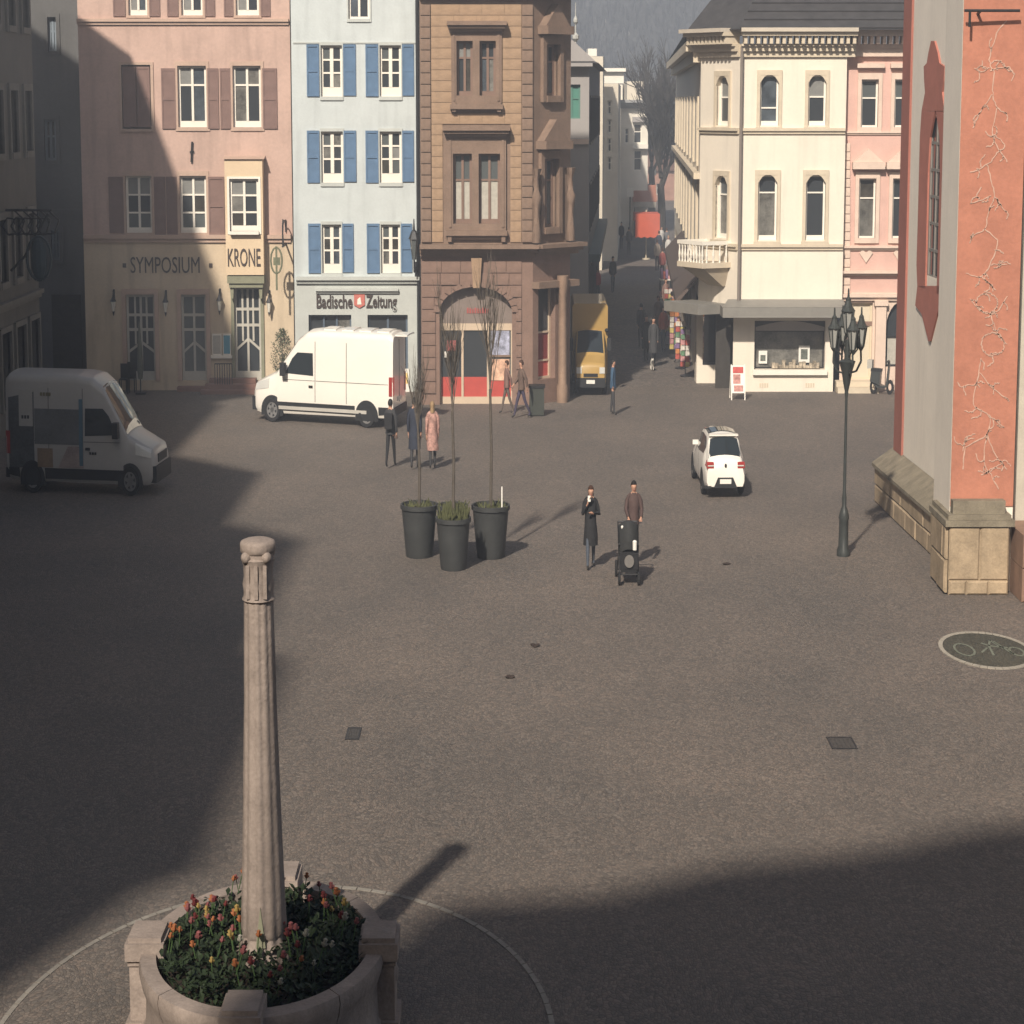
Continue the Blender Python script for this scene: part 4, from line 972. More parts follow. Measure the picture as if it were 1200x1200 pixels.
# buttress with red front
YB = 48.6
F = front(YB)
bx0 = F.px(1113, 590)[0]; bx1 = F.px(1187, 590)[0]
zr0 = F.px(1150, 590)[1]
mb = MB(); mb.box(bx0, bx1, YB, By + .6, 0.0, CHH - .5); part('buttress', mb, CHG, church)
mb = MB(); mb.box(bx0 + .004, bx1 - .004, YB - .03, YB - .002, zr0 - .05, CHH - .6); part('red_field', mb, CHR, church)
F = front(YB - .03)
p0 = gnd(1110, 697); p1 = gnd(1181, 697); YP = p0.y
Fp = front(YP)
zt = zr0 - .1
def bp(nm, x0, x1, y0, y1, z0, z1, m): mb = MB(); mb.box(x0, x1, y0, y1, z0, z1); return part(nm, mb, m, church)
plinth_run(Fp, p0.x + .02, p1.x, .0, .28, .03, PLINTH, 3, 1); plinth_run(Fp, p0.x, p1.x, .28, zt - .28, .0 + .02, PLINTH, 2, 1)
bp('plinth_core', p0.x + .02, p1.x - .02, YP, YB + 1.6, 0, zt - .28, PLINTH)
Fl = Facade((p0.x, YP + 1.75), (0, -1))
plinth_run(Fl, 0, 1.73, .03, zt - .28, .05, PLINTH, 2, 2)
for i, (o, a, b) in enumerate(((.08, zt - .28, zt - .16), (.02, zt - .16, zt - .06), (-.08, zt - .06, zr0 + .1))):
    bp('plinth_moulding', p0.x - o, p1.x + o, YP - o, YB + 1.5 - i * .01, a + .002, b, mat('mossy_plinth_stone', (0, 0, 0)))
# pale painted tracery on the red front
TRC = mat('pale_painted_tracery', (.53, .355, .275), var=.2, scale=5, bump=0)
z7 = lambda x, y: (950 + x / 3, y / 3)
z8 = lambda x, y: (950 + x / 3, 400 + y / 3)
lines = [[z7(*p) for p in ((690, 70), (655, 115), (628, 210), (645, 255), (640, 330), (655, 375), (690, 400))],
         [z7(*p) for p in ((640, 330), (600, 385), (570, 450))], [z7(*p) for p in ((628, 240), (600, 255), (575, 240))], [z7(*p) for p in ((630, 250), (690, 235), (715, 260), (705, 285))],
         [z7(*p) for p in ((655, 375), (640, 470), (660, 520), (690, 570))], [z7(*p) for p in ((640, 470), (680, 510), (655, 540), (625, 575), (560, 605))],
         [z7(*p) for p in ((620, 580), (635, 640), (645, 690), (625, 745), (610, 805), (570, 830), (560, 855))], [z7(*p) for p in ((645, 690), (690, 745))], [z7(*p) for p in ((635, 690), (560, 715))],
         [z7(*p) for p in ((610, 805), (655, 845), (635, 920), (600, 970), (545, 960))], [z7(*p) for p in ((635, 930), (690, 930))], [z7(*p) for p in ((600, 970), (650, 1020))],
         [z7(620 + 38 * math.cos(t), 1065 + 35 * math.sin(t)) for t in [PI * i / 6 for i in range(13)]], [z7(*p) for p in ((690, 1040), (650, 1100), (600, 1090), (560, 1050))],
         [z7(*p) for p in ((630, 1100), (655, 1170), (690, 1210))],
         [z8(640 + 40 * math.cos(t), 10 + 40 * math.sin(t)) for t in [PI * i / 6 for i in range(13)]], [z8(*p) for p in ((600, 60), (590, 120), (570, 220), (625, 260), (620, 325), (545, 375), (535, 450))],
         [z8(*p) for p in ((595, 110), (640, 165), (685, 200))], [z8(*p) for p in ((625, 260), (680, 300))], [z8(*p) for p in ((620, 325), (650, 400), (690, 450))], [z8(*p) for p in ((580, 150), (540, 160), (545, 190))],
         [z8(*p) for p in ((620, 325), (610, 420), (640, 480), (660, 520))], [z8(*p) for p in ((600, 470), (640, 450), (670, 430))], [z8(*p) for p in ((535, 385), (545, 350), (575, 340))]]
tw = random.Random(13)
for ln in list(lines):
    for _ in range(3):
        k = tw.randrange(len(ln) - 1); f = tw.random(); x = ln[k][0] + (ln[k + 1][0] - ln[k][0]) * f; y = ln[k][1] + (ln[k + 1][1] - ln[k][1]) * f
        a = tw.uniform(0, 2 * PI); L_ = tw.uniform(6, 16); lines.append([(x, y), (x + L_ * .5 * math.cos(a), y + L_ * .5 * math.sin(a)), (x + L_ * math.cos(a + .5), y + L_ * math.sin(a + .5))])
for ln in lines:
    pts = [Vector(F.px(*p)) for p in ln]; mb = F.mb(); sm = []
    for i in range(len(pts) - 1):
        q0, q1, q2, q3 = pts[max(i - 1, 0)], pts[i], pts[i + 1], pts[min(i + 2, len(pts) - 1)]
        for j in range(5):
            f = j / 5; sm.append(.5 * ((2 * q1) + (q2 - q0) * f + (2 * q0 - 5 * q1 + 4 * q2 - q3) * f * f + (3 * q1 - q0 - 3 * q2 + q3) * f ** 3) + Vector((rr.uniform(-.012, .012), rr.uniform(-.02, .02))))
    pts = sm + [pts[-1]]
    for (a, za), (b, zb) in zip(pts[:-1], pts[1:]):
        a = min(max(a, bx0 + .04), bx1 - .04); b = min(max(b, bx0 + .04), bx1 - .04)
        d = Vector((b - a, zb - za));
        if d.length < 1e-4: continue
        n = Vector((-d.y, d.x)).normalized() * rr.uniform(.006, .012)
        mb.add([(a + n.x, -.012, za + n.y), (a - n.x, -.012, za - n.y), (b - n.x, -.012, zb - n.y), (b + n.x, -.012, zb + n.y), (a + n.x, 0, za + n.y), (a - n.x, 0, za - n.y), (b - n.x, 0, zb - n.y), (b + n.x, 0, zb + n.y)],
               [(0, 1, 2, 3), (0, 4, 5, 1), (2, 6, 7, 3), (1, 5, 6, 2), (3, 7, 4, 0)])
    part('tracery', mb, TRC, church)
mb = F.mb(); a = F.rect(1127, 13, 1192, 17); mb.tube((a[0], -.3, a[3]), (a[1], -.25, a[3]), .03, n=6); mb.tube((a[0] + .1, -.3, a[3]), (a[0] + .1, -.3, a[3] - .3), .025, n=6); mb.tube((a[0] + .3, -.3, a[3]), (a[0] + .3, 0, a[3] - .05), .03, n=6)
part('iron_bracket', mb, METAL, church)
# next stretch of wall right of the buttress, pale, with its own plinth
YR = 49.3
mb = MB(); mb.box(bx1 + .003, 22, YR, YR + 9, 0, CHH - 1); part('wall', mb, mat('warm_grey_church_plaster', (.46, .42, .36), var=.12, scale=.8, bump=.25, bscale=22, grime=.3), church)
mb = MB(); mb.box(bx1 + .12, bx1 + .35, YR - .18, YR - .003, 1.2, CHH - 1.2); part('wall_strip', mb, mat('pale_church_strip', (.47, .43, .36), var=.1), church)
F2 = front(YR); plinth_run(F2, p1.x + .1, 14, 0, 1.3, 1.9, mat('red_brown_plinth', (.27, .17, .12), var=.25, scale=2), 6, 2)
mb = MB(); mb.box(A.x + .6, 20, A.y - 4, A.y - .15, 0, CHH); part('wall', mb, CHG, church)
mb = MB(); mb.add([(A.x - .4, A.y + .4, CHH), (Bx - .4, By - 1.5, CHH), (22, By - 1.5, CHH), (22, A.y + .4, CHH), (15, A.y, CHH + 8), (15, By, CHH + 8)], [(0, 1, 5, 4), (1, 2, 5), (2, 3, 4, 5), (3, 0, 4), (0, 3, 2, 1)]); part('roof', mb, TILE, church)

# ------------------------------------------------------------------ houses of the shaded left side
def row_house(name, label, x0, y0, y1, h, m, rows_, cols_, rm, trim, gable=False, ridge=4.0):
    """house whose front looks to the right (+x); d runs away from the camera"""
    FF = Facade((x0, y0), (0, 1)); L = y1 - y0
    t = thing(name, label, 'building', (x0, (y0 + y1) / 2, 0))
    hs = []
    for r in range(rows_):
        for c in range(cols_):
            sc_ = L * (c + .5) / cols_; z = 4.3 + r * (h - 4.6) / rows_
            hs.append((sc_ - .55, sc_ + .55, z, z + 1.75))
    gs = [(L * (c + .5) / cols_ - .7, L * (c + .5) / cols_ + .7, .15 if c % 2 else .7, 2.9) for c in range(cols_)]
    part('wall', wall_mb(FF, 0, L, 0, h, hs + gs, .25), m, t)
    for rc in hs: window(FF, t, rc, WHITE, GLASS, 2, (.66,), .07, .14); surround(FF, t, rc, .15, .07, trim, wtop=.2, wbot=.18)
    for rc in gs: window(FF, t, rc, DOORB, GLASS, 2, (.7,), .08, .18, name='door' if rc[2] < .3 else 'shop_window'); surround(FF, t, rc, .16, .08, trim, wbot=0)
    band(FF, t, 'string_course', 0, L, 3.5, 3.75, .16, trim); band(FF, t, 'cornice', -.05, L + .05, h - .35, h, .4, trim, 3)
    mb = FF.mb(); mb.add([(0, 0, 0), (L, 0, 0), (L, 10, 0), (0, 10, 0), (0, 0, h), (L, 0, h), (L, 10, h), (0, 10, h)], [(1, 2, 6, 5), (2, 3, 7, 6), (3, 0, 4, 7)]); part('wall', mb, m, t)
    mb = FF.mb(); mb.add([(-.1, -.45, h), (L + .1, -.45, h), (L + .1, 5, h + ridge), (-.1, 5, h + ridge), (L + .1, 10.4, h), (-.1, 10.4, h)], [(0, 1, 2, 3), (3, 2, 4, 5), (0, 3, 5), (1, 4, 2), (0, 5, 4, 1)]); part('roof', mb, rm, t)
    return t, FF
LH, LF = row_house('townhouse', 'grey shaded townhouse at the left edge with paired tall windows and a wrought iron sign', -14.25, 62, 77.2, 15.3, mat('shaded_grey_plaster', (0.13, 0.122, 0.108), var=0.14, scale=.9, bump=.2, grime=.3), 3, 7, TILE, mat('grey_stone_trim', (.17, .16, .14), var=.15, scale=3))  # plaster colour lowered to deepen the shade on this side
# hanging wrought-iron guild sign on it
gx, gy = -13.95, 72.2
gs_ = thing('guild_sign', 'ornate dark wrought iron guild sign hanging on the grey townhouse at the left edge', 'sign', (gx, gy, 4.2))
mb = MB(); mb.tube((-14.2, gy, 6.3), (-12.9, gy, 6.3), .04, n=6)
for k in range(5):
    cx_ = -14.05 + .24 * k; mb.path([(cx_ + (.1 + .05 * q) * math.cos(q * 1.1), gy, 5.9 + (.14 + .04 * q) * math.sin(q * 1.1)) for q in range(8)], .028, 5)
mb.path([(-14.1, gy, 4.6), (-13.7, gy, 5.0), (-13.3, gy, 5.7), (-13.0, gy, 6.2)], .035, 5); part('bracket', mb, METAL, gs_)
mb = MB(); mb.lathe([(.02, 0), (.2, .12), (.3, .4), (.3, .9), (.18, 1.15), (.06, 1.25)], (-13.3, gy, 4.3), 10, .75, .4); mb.path([(-13.3 + .34 * math.cos(q), gy, 4.95 + .62 * math.sin(q)) for q in [2 * PI * i / 14 for i in range(15)]], .04, 5); mb.tube((-13.3, gy, 5.55), (-13.3, gy, 6.3), .02, n=5)
part('hanging_emblem', mb, mat('dark_blue_iron', (.03, .05, .06), rough=.5, var=.3, bump=0), gs_)
for lab, x0, y0, y1, h, r, c in (('unseen tall dark plastered house on the near left, shaped to shade the square', -11.6, 4.6, 16.5, 20.6, 5, 3),
                                 ('unseen broad grey house, shaped to shade the left of the square, beside the tall dark one', -11.62, 16.6, 31.0, 18.6, 4, 5),
                                 ('unseen narrow windowed grey house on the left, shaped to shade the square, lowest of the near three', -11.9, 31.1, 46.5, 14.2, 3, 5)):
    row_house('townhouse', lab, x0, y0, y1, h, GREYB, r, c, TILE, YTRIM)  # unseen houses, heights shaped to cast the shade over the left paving
row_house('townhouse', 'set back grey house on the left between the near houses and the guild sign', -14.3, 46.6, 61.9, 13.5, GREYB, 3, 5, TILE, YTRIM)
# dark house in the gap behind
F = front(86.0)
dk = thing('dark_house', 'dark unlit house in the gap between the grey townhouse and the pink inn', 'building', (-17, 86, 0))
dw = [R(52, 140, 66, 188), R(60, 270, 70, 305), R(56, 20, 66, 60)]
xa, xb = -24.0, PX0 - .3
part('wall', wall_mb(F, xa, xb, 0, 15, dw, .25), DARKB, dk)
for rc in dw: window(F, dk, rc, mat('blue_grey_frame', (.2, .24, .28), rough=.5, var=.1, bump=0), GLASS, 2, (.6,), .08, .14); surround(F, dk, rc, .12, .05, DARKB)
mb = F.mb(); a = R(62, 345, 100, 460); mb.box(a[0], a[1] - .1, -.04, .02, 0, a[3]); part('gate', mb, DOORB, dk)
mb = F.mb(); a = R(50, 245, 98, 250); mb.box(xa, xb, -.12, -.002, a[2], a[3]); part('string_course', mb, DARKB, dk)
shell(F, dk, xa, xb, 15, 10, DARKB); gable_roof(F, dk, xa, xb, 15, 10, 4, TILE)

# ------------------------------------------------------------------ the house the picture is taken from, behind the camera
th = thing('town_hall', 'unseen gabled town hall at the near end of the square, shaped for its shadow on the paving', 'building', (3, -.6, 0))
TF = Facade((20.0, -0.7), (-1, 0))
prof = [(0, 0), (29.62, 0), (29.62, 23.8), (29.0, 24.0), (27.5, 24.2), (26.6, 25.0), (24.5, 25.7), (23.6, 26.4), (17, 28.6), (10, 26), (0, 22.0)]  # unseen hall, gable outline shaped to cast the near shadow edge
mb = TF.mb(); mb.prism(prof, 0, 12); part('wall', mb, mat('town_hall_plaster', (.42, .37, .3), var=.1, scale=.8, bump=.2), th)
for zz in (1.2, 5.2, 13, 17):
    for k in range(6):
        if zz == 8: continue
        s_ = 3 + k * 4.6; window(TF, th, (s_, s_ + 1.3, zz, zz + 2.3), WHITE, GLASS, 2, (.6,), .08, -.09); surround(TF, th, (s_, s_ + 1.3, zz, zz + 2.3), .16, .12, YTRIM)

# ------------------------------------------------------------------ far part of the street
def simple_house(name, label, u0, u1, vtop, Y, depth, m, wins=(), frame=WHITE, glass=GLASS, roof=None, rh=2.0, dd=None, cols=1):
    F_ = front(Y); a = F_.px(u0, 200)[0]; b = F_.px(u1, 200)[0]; zt_ = F_.px((u0 + u1) / 2, vtop)[1]
    t = thing(name, label, 'building', ((a + b) / 2, Y, 0))
    hs = [F_.rect(*w) for w in wins]
    part('wall', wall_mb(F_, a, b, 0, zt_, hs, .3), m, t)
    for rc in hs: window(F_, t, rc, frame, glass, cols, (.6,), .07, .15)
    dx = .0467 * depth
    mb = MB(); p = [(a, Y, 0), (b, Y, 0), (b + dx, Y + depth, 0), (a + dx, Y + depth, 0)]; p += [(x, y, zt_) for x, y, _ in p]
    mb.add(p, [(1, 2, 6, 5), (2, 3, 7, 6), (3, 0, 4, 7)] + ([(4, 5, 6, 7)])); part('wall', mb, m if dd is None else dd, t)
    if roof:
        mb = MB(); e = .35; z = zt_ + .003
        mb.add([(a - e, Y - e, z), (b + e, Y - e, z), (b + dx + e, Y + depth, z), (a + dx - e, Y + depth, z), ((a + b) / 2, Y + 2, z + rh), ((a + b) / 2 + dx, Y + depth - 2, z + rh)], [(0, 1, 4), (1, 2, 5, 4), (2, 3, 5), (3, 0, 4, 5), (0, 3, 2, 1)]); part('roof', mb, roof, t)
    return t, F_
GMOD = mat('pale_grey_render', (.34, .32, .31), var=.06, scale=1, bump=.05); GSIDE = mat('shadow_side_render', (.17, .19, .23), var=.1, scale=1, bump=.05)  # second render is the same wall darkened, its shadow put into the colour
gm, Fg = simple_house('modern_building', 'grey modern building with a green tinted window behind the sandstone bank', 640, 690, 74, 100, 32, GMOD, [(660, 99, 680, 139)], mat('green_frame', (.1, .22, .18), rough=.5, var=.05, bump=0), TEALG, SLATE, .5, dd=GSIDE, cols=2)
band(Fg, gm, 'string_course', *Fg.rect(640, 163, 690, 169), .12, PK2T, 1)
s0_, s1_, za_, zb_ = Fg.rect(640, 74, 694, 78); mb = Fg.mb(); mb.box(s0_, s1_, -.5, .0, za_, zb_); part('cornice', mb, GMOD, gm)
mb = Fg.mb(); a = Fg.rect(662, 46, 676, 74); mb.prism([(a[0], a[2] + .0), (a[1] + .8, a[2]), (a[1] - .2, a[3])], .0, 3); part('dormer', mb, GMOD, gm)
gs2 = Facade((Fg.px(690, 200)[0], 100), (.0467, 1))
for k in range(7):
    for zz in (.2, 4.2, 7.6):
        rc = (1.5 + k * 4.2, 4.4 + k * 4.2, zz, zz + (2.7 if zz < 1 else 1.9))
        window(gs2, gm, rc, METAL, mat('teal_dark_glass', (.04, .085, .085), rough=.15, var=0, bump=0) if zz < 1 else GLASS2, 2, (), .08, -.05, name='shop_window' if zz < 1 else 'window')
mb = gs2.mb(); mb.box(0, 30, -.45, -.003, 3.1, 3.4); part('canopy', mb, mat('dark_teal_canopy', (.04, .07, .07), rough=.5, var=.2, bump=0), gm)
fx_, fz_ = at_y(674.5, 46, 100.5)
mb = MB(); mb.lathe([(.12, 0), (.05, .5), (.2, .62), (.2, .75), (.04, .85), (.04, 1.15), (.13, 1.25), (.13, 1.35), (.03, 1.5), (.02, 2.0)], (fx_, 100.6, fz_ - .6), 8, .7, 1); part('roof_finial', mb, mat('pale_zinc', (.45, .45, .42), rough=.4, var=.1, bump=0), gm)
c1, F1 = simple_house('far_house', 'far house with pale roof terrace and colourful narrow windows behind the grey building', 699, 724, 98, 150, 30, mat('warm_white_render', (.62, .56, .46), var=.08), [(703, 118 + 22 * k, 708, 134 + 22 * k) for k in range(4)] + [(712, 118 + 22 * k, 717, 134 + 22 * k) for k in range(4)], WHITE, GLASS2)
mb = F1.mb(); a = F1.rect(700, 84, 731, 98); mb.box(a[0], a[1], 0, 4, a[2] + .01, a[3]); mb.box(a[0] - .1, a[1] + .1, -.3, 4.2, a[3], a[3] + .2); part('roof_terrace', mb, WHITE, c1)
c1b, F1b = simple_house('far_house', 'far pale building whose flat white roof shows above the grey modern building', 688, 706, 66, 142, 6, mat('warm_white_render', (0, 0, 0)), [(692, 72, 697, 80)])
mb = F1b.mb(); a = F1b.rect(689, 57, 708, 66); mb.box(a[0], a[1] - .4, 0, 3, a[2] + .01, a[3]); part('roof_house', mb, WHITE, c1b)
c2, F2_ = simple_house('far_house', 'tall white house with a pediment far down the sunny street', 717, 729, 99, 185, 12, mat('white_render', (.70, .66, .58), var=.06), [(720, 150, 725, 180)])
c3, F3 = simple_house('far_house', 'white stepped house with dark windows and grey cornice far down the street', 727, 759, 126, 178, 30, mat('white_render', (0, 0, 0)), [(742.5, 145, 752, 168), (742.5, 176, 752, 200), (732, 150, 737, 168)], WHITE, GLASS)
band(F3, c3, 'cornice', *F3.rect(726, 117, 760, 127), .9, mat('mid_grey_cornice', (.3, .3, .3), var=.1), 3)
mb = F3.mb(); a = F3.rect(741, 137, 759, 143); mb.box(a[0], a[1], -.3, -.003, a[2], a[3]); part('window_hood', mb, GMOD, c3)
mb = F3.mb(); a = F3.rect(741, 169, 759, 174); mb.box(a[0], a[1], -.6, -.003, a[2], a[3]); part('balcony', mb, WHITE, c3)
mb = F3.mb(); a = F3.rect(737, 95, 757, 118); mb.box(a[0], a[1], 3, 9, a[2], a[3]); part('attic', mb, mat('warm_white_render', (0, 0, 0)), c3)
c4, _ = simple_house('far_house', 'low reddish brick house closing the view at the street end', 735, 800, 200, 240, 15, mat('far_red_brick', (.35, .2, .15), var=.2, scale=2), [(745, 215, 752, 228), (757, 215, 764, 228), (769, 215, 776, 228)], WHITE, GLASS, TILE, 2.0)
for (u, v, Y, lab) in ((705, 25, 480, 'tiny pale house high on the wooded hill, leftmost'), (744, 40, 520, 'tiny white house on the wooded hill in the middle'), (786, 44, 500, 'tiny grey house on the wooded hill at right')):
    Y = 285
    while Y < 800 and hz0(at_y(u, v, Y)[0], Y) < at_y(u, v, Y)[1]: Y += 1
    x, z = at_y(u, v, Y); t = thing('hill_house', lab, 'building', (x, Y, z - 8))
    mb = MB(); mb.box(x - .9, x + .7, Y, Y + 3, z - 2.5, z + .5); part('wall', mb, mat('hill_house_wall', (.25, .24, .22), var=.1, bump=0), t)
    mb = MB(); mb.prism([(x - 1.0, z + .5), (x + .8, z + .5), (x - .1, z + 1.3)], Y - .2, Y + 3.2); part('roof', mb, SLATE, t)

# ------------------------------------------------------------------ bare trees
BARK = mat('grey_brown_bark', (.10, .085, .07), var=.3, scale=8, bump=.4, bscale=40)
def branch(mb, p, d, L, r, lev, rr, sx, nb=(3, 4), spread=.55, up=.15, nmin=3):
    q = p; segs = 3; dd = d.copy()
    for i in range(segs):
        dd = (dd + Vector((rr.uniform(-.12, .12), rr.uniform(-.12, .12), up * .3))).normalized()
        n = q + Vector((dd.x * sx, dd.y, dd.z)) * L / segs
        mb.tube(q, n, r * (1 - .35 * i / segs), r * (1 - .35 * (i + 1) / segs), 6 if r > .03 else nmin)
        q = n
        if lev > 0:
            for _ in range(rr.randint(*nb) if i == segs - 1 else rr.randint(1, 2)):
                a = rr.uniform(0, 2 * PI); s = spread * rr.uniform(.6, 1.3)
                e1 = dd.orthogonal().normalized(); e2 = dd.cross(e1)
                nd = (dd + (e1 * math.cos(a) + e2 * math.sin(a)) * s + Vector((0, 0, up))).normalized()
                branch(mb, q, nd, L * rr.uniform(.55, .8), r * .55, lev - 1, rr, sx, nb, spread, up, nmin)
BARKD = mat('dark_bark', (.035, .031, .028), var=.3, scale=4, bump=0)
def big_tree(label, u, vb, Y, H, seed, wide=.55):
    rr = random.Random(seed); x = at_y(u, vb, Y)[0]
    t = thing('bare_tree', label, 'tree', (x, Y, 0), None)
    mb = MB(); mb.path([(x, Y, 0), (x + .1, Y, H * .18), (x, Y, H * .34)], .3, 8, r1=.2); part('trunk', mb, BARKD, t)
    mb = MB()
    for k in range(9):
        a = 2 * PI * k / 6 + rr.uniform(-.4, .4); branch(mb, Vector((x, Y, H * (.3 + .035 * k))), Vector((math.cos(a) * wide, math.sin(a) * wide, .8)).normalized(), H * .22, .12, 3, rr, .62, (2, 3), .7, .08)
    part('crown', mb, BARKD, t)
big_tree('large bare tree standing in the street before the yellow house wing', 774, 240, 160, 12.2, 4)
big_tree('bare tree further back at the end of the street', 763, 230, 190, 13.0, 8)

# ------------------------------------------------------------------ fountain with column and flowers
fc = Vector((-2.53, 25.1, 0)); RX, RY = 1.13, 2.0
ft = thing('fountain', 'round sandstone fountain basin with corner posts, planted with flowers', 'fountain', (fc.x, fc.y, 0))
n = 48
def ring_part(nm, prof, a0, a1, m, parent, ns=12, rx=RX, ry=RY):
    """prof: (offset from the wall line in x-radius units of metres, z); a segment of the basin wall"""
    mb = MB(); P_ = len(prof)
    pts = []
    for i in range(ns + 1):
        t = a0 + (a1 - a0) * i / ns
        for o, z in prof: pts.append((fc.x + (rx + o * S) * math.cos(t), fc.y + (ry + o) * math.sin(t), z))
    fs = []
    for i in range(ns):
        for j in range(P_): fs.append((i * P_ + j, i * P_ + (j + 1) % P_, (i + 1) * P_ + (j + 1) % P_, (i + 1) * P_ + j))
    fs += [tuple(range(P_)), tuple(range(ns * P_, ns * P_ + P_))]
    mb.add(pts, fs); return part(nm, mb, m, parent, True)
bprof = [(.18, 0), (.2, .12), (.1, .2), (.08, .55), (.16, .68), (.2, .8), (.17, .88), (-.1, .88), (-.12, .5), (-.12, 0)]
for q in range(4):
    a0 = q * PI / 2 + .12; a1 = (q + 1) * PI / 2 - .12
    for h in range(2):
        b0_ = a0 + (a1 - a0) * h / 2; b1_ = a0 + (a1 - a0) * (h + 1) / 2
        ring_part('basin_stone', bprof, b0_ + .004, b1_ - .004, STONE, ft, 10)
for q, (dx, dy) in enumerate(((1, 0), (0, 1), (-1, 0), (0, -1))):
    cx_, cy_ = fc.x + dx * (RX + .05), fc.y + dy * (RY + .08)
    w_, d_ = .175, .30
    mb = MB()
    for (ww, dd_, z0, z1) in ((1.15, 1.15, 0, .16), (.92, .92, .16, .74), (1.0, 1.0, .74, .8), (1.12, 1.12, .8, .98)):
        mb.box(cx_ - w_ * ww, cx_ + w_ * ww, cy_ - d_ * dd_, cy_ + d_ * dd_, z0, z1)
    mb.box(cx_ - w_ * .95, cx_ + w_ * .95, cy_ - d_ * .95, cy_ + d_ * .95, .98, 1.03)
    po = part('post', mb, STONE, ft)
    mb = MB(); mb.lathe([(.05, .42), (.12, .5), (.13, .62), (.07, .72)], (cx_ + dx * .1, cy_ + dy * .26, 0), 8, .7, 1); part('carved_mask', mb, STONE, po, True)
# soil
mb = MB(); mb.lathe([(RX - .1 * S, .0), (RX - .1 * S, .72), (.01, .78)], (fc.x, fc.y, 0), 32, 1, (RY - .1) / (RX - .1 * S)); part('soil', mb, mat('dark_soil', (.03, .022, .016), var=.4, scale=8, bump=.6), ft)
# the column
col = thing('column', 'tall tapering sandstone column with a carved capital rising from the flower filled fountain', 'column', (fc.x, fc.y, .75))
def flut(t, z): return 1 + (-.06 * abs(math.sin(6 * t)) ** 3 if z > .1 else 0)
cc = (fc.x, fc.y + .0, 0)
mb = MB(); mb.lathe([(.30, .7), (.30, .82), (.245, .9), (.215, 1.0), (.235, 1.05), (.225, 1.3), (.205, 1.9), (.185, 2.6), (.165, 3.4), (.152, 4.2), (.148, 4.45)], cc, 72, 1.0, 1.5, wob=flut); part('shaft', mb, STONE, col, True)
mb = MB(); mb.lathe([(.15, 4.452), (.165, 4.47), (.15, 4.5), (.15, 4.56), (.16, 4.62), (.145, 4.7), (.15, 4.82), (.17, 4.88), (.15, 4.9), (.15, 4.94)], cc, 16, 1, 1.5, wob=lambda t, z: 1 + .06 * math.sin(8 * t) * (z < 4.85)); capi = part('capital', mb, STONE, col, True)
mb = MB(); mb.lathe([(.158, 4.942), (.168, 4.96), (.168, 5.03), (.155, 5.055), (.12, 5.07), (.01, 5.075)], cc, 20, 1, 1.4, wob=lambda t, z: 1 + .06 * abs(math.cos(2 * t))); part('cap_slab', mb, STONE, col, True)
for sg in (-1, 1):
    for sy in (-1, 1):
        mb = MB(); mb.ball((fc.x + sg * .10, fc.y + sy * .17, 4.91), .055, 10, 6, sy=1.4, sz=1.1); part('scroll', mb, STONE, capi, True)
for sg in (-1, 0, 1):
    mb = MB(); mb.box(fc.x + sg * .085 - .018, fc.x + sg * .085 + .018, fc.y - .245 + .03 * abs(sg), fc.y - .2, 4.5, 4.84); part('carved_rib', mb, STONE, capi)
zb = 1.25; mb = MB(); mb.add([(fc.x - .05, fc.y - .36, zb - .3), (fc.x + .05, fc.y - .36, zb - .3), (fc.x, fc.y - .352, zb + .12), (fc.x - .05, fc.y - .3, zb - .3), (fc.x + .05, fc.y - .3, zb - .3), (fc.x, fc.y - .3, zb + .12)], [(0, 1, 2), (3, 5, 4), (0, 3, 4, 1), (1, 4, 5, 2), (2, 5, 3, 0)]); part('water_spout_niche', mb, GREENISH, col)
# planting: green mass + blossoms
LEAF = mat('dark_leaf', (.020, .032, .014), rough=.6, var=.45, scale=6, bump=0); rr = random.Random(21)
mb = MB()
for _ in range(4200):
    a = rr.uniform(0, 2 * PI); r = math.sqrt(rr.uniform(.03, 1)) * .93; x = fc.x + math.cos(a) * r * (RX - .03); y = fc.y + math.sin(a) * r * (RY - .06)
    h = rr.uniform(.74, .92) + .07 * math.sin(x * 9) * math.sin(y * 6); L_ = rr.uniform(.05, .12); b = rr.uniform(0, 2 * PI); tilt = rr.uniform(.1, .9)
    dx, dy = math.cos(b) * L_ * .7, math.sin(b) * L_; wx, wy = -math.sin(b) * L_ * .28, math.cos(b) * L_ * .35
    mb.add([(x, y, h), (x + dx * .5 + wx, y + dy * .5 + wy, h + L_ * tilt * .7), (x + dx, y + dy, h + L_ * tilt), (x + dx * .5 - wx, y + dy * .5 - wy, h + L_ * tilt * .7)], [(0, 1, 2, 3)])
solo('flower_foliage', mb, LEAF, 'low dark green foliage filling the fountain basin around the column', 'plants', kind='stuff')
FCOL = {'orange': (.30, .11, .045), 'yellow': (.30, .21, .07), 'pink': (.21, .07, .07), 'red': (.12, .025, .025), 'white': (.27, .26, .22)}
fmesh = {}
STEM = mat('flower_stem', (.05, .09, .03), var=.2, bump=0)
for cn, c in FCOL.items():
    m = mat(cn + '_petal', c, rough=.6, var=.15, scale=12, bump=0)
    b1 = MB(); b1.lathe([(.012, 0), (.05, .03), (.062, .06), (.03, .055), (.004, .05)], (0, 0, .16), 10, .7, 1, wob=lambda t, z: 1 + .25 * math.cos(5 * t))
    b1.lathe([(.03, .05), (.045, .1), (.005, .12)], (0, 0, .16), 10, .7, 1, wob=lambda t, z: 1 + .2 * math.cos(5 * t + 1))
    b2 = MB(); b2.tube((0, 0, -.1), (0, 0, .165), .008, n=4)
    fmesh[cn] = (mesh_of('petals', b1, m), mesh_of('stem', b2, STEM))
fl = []
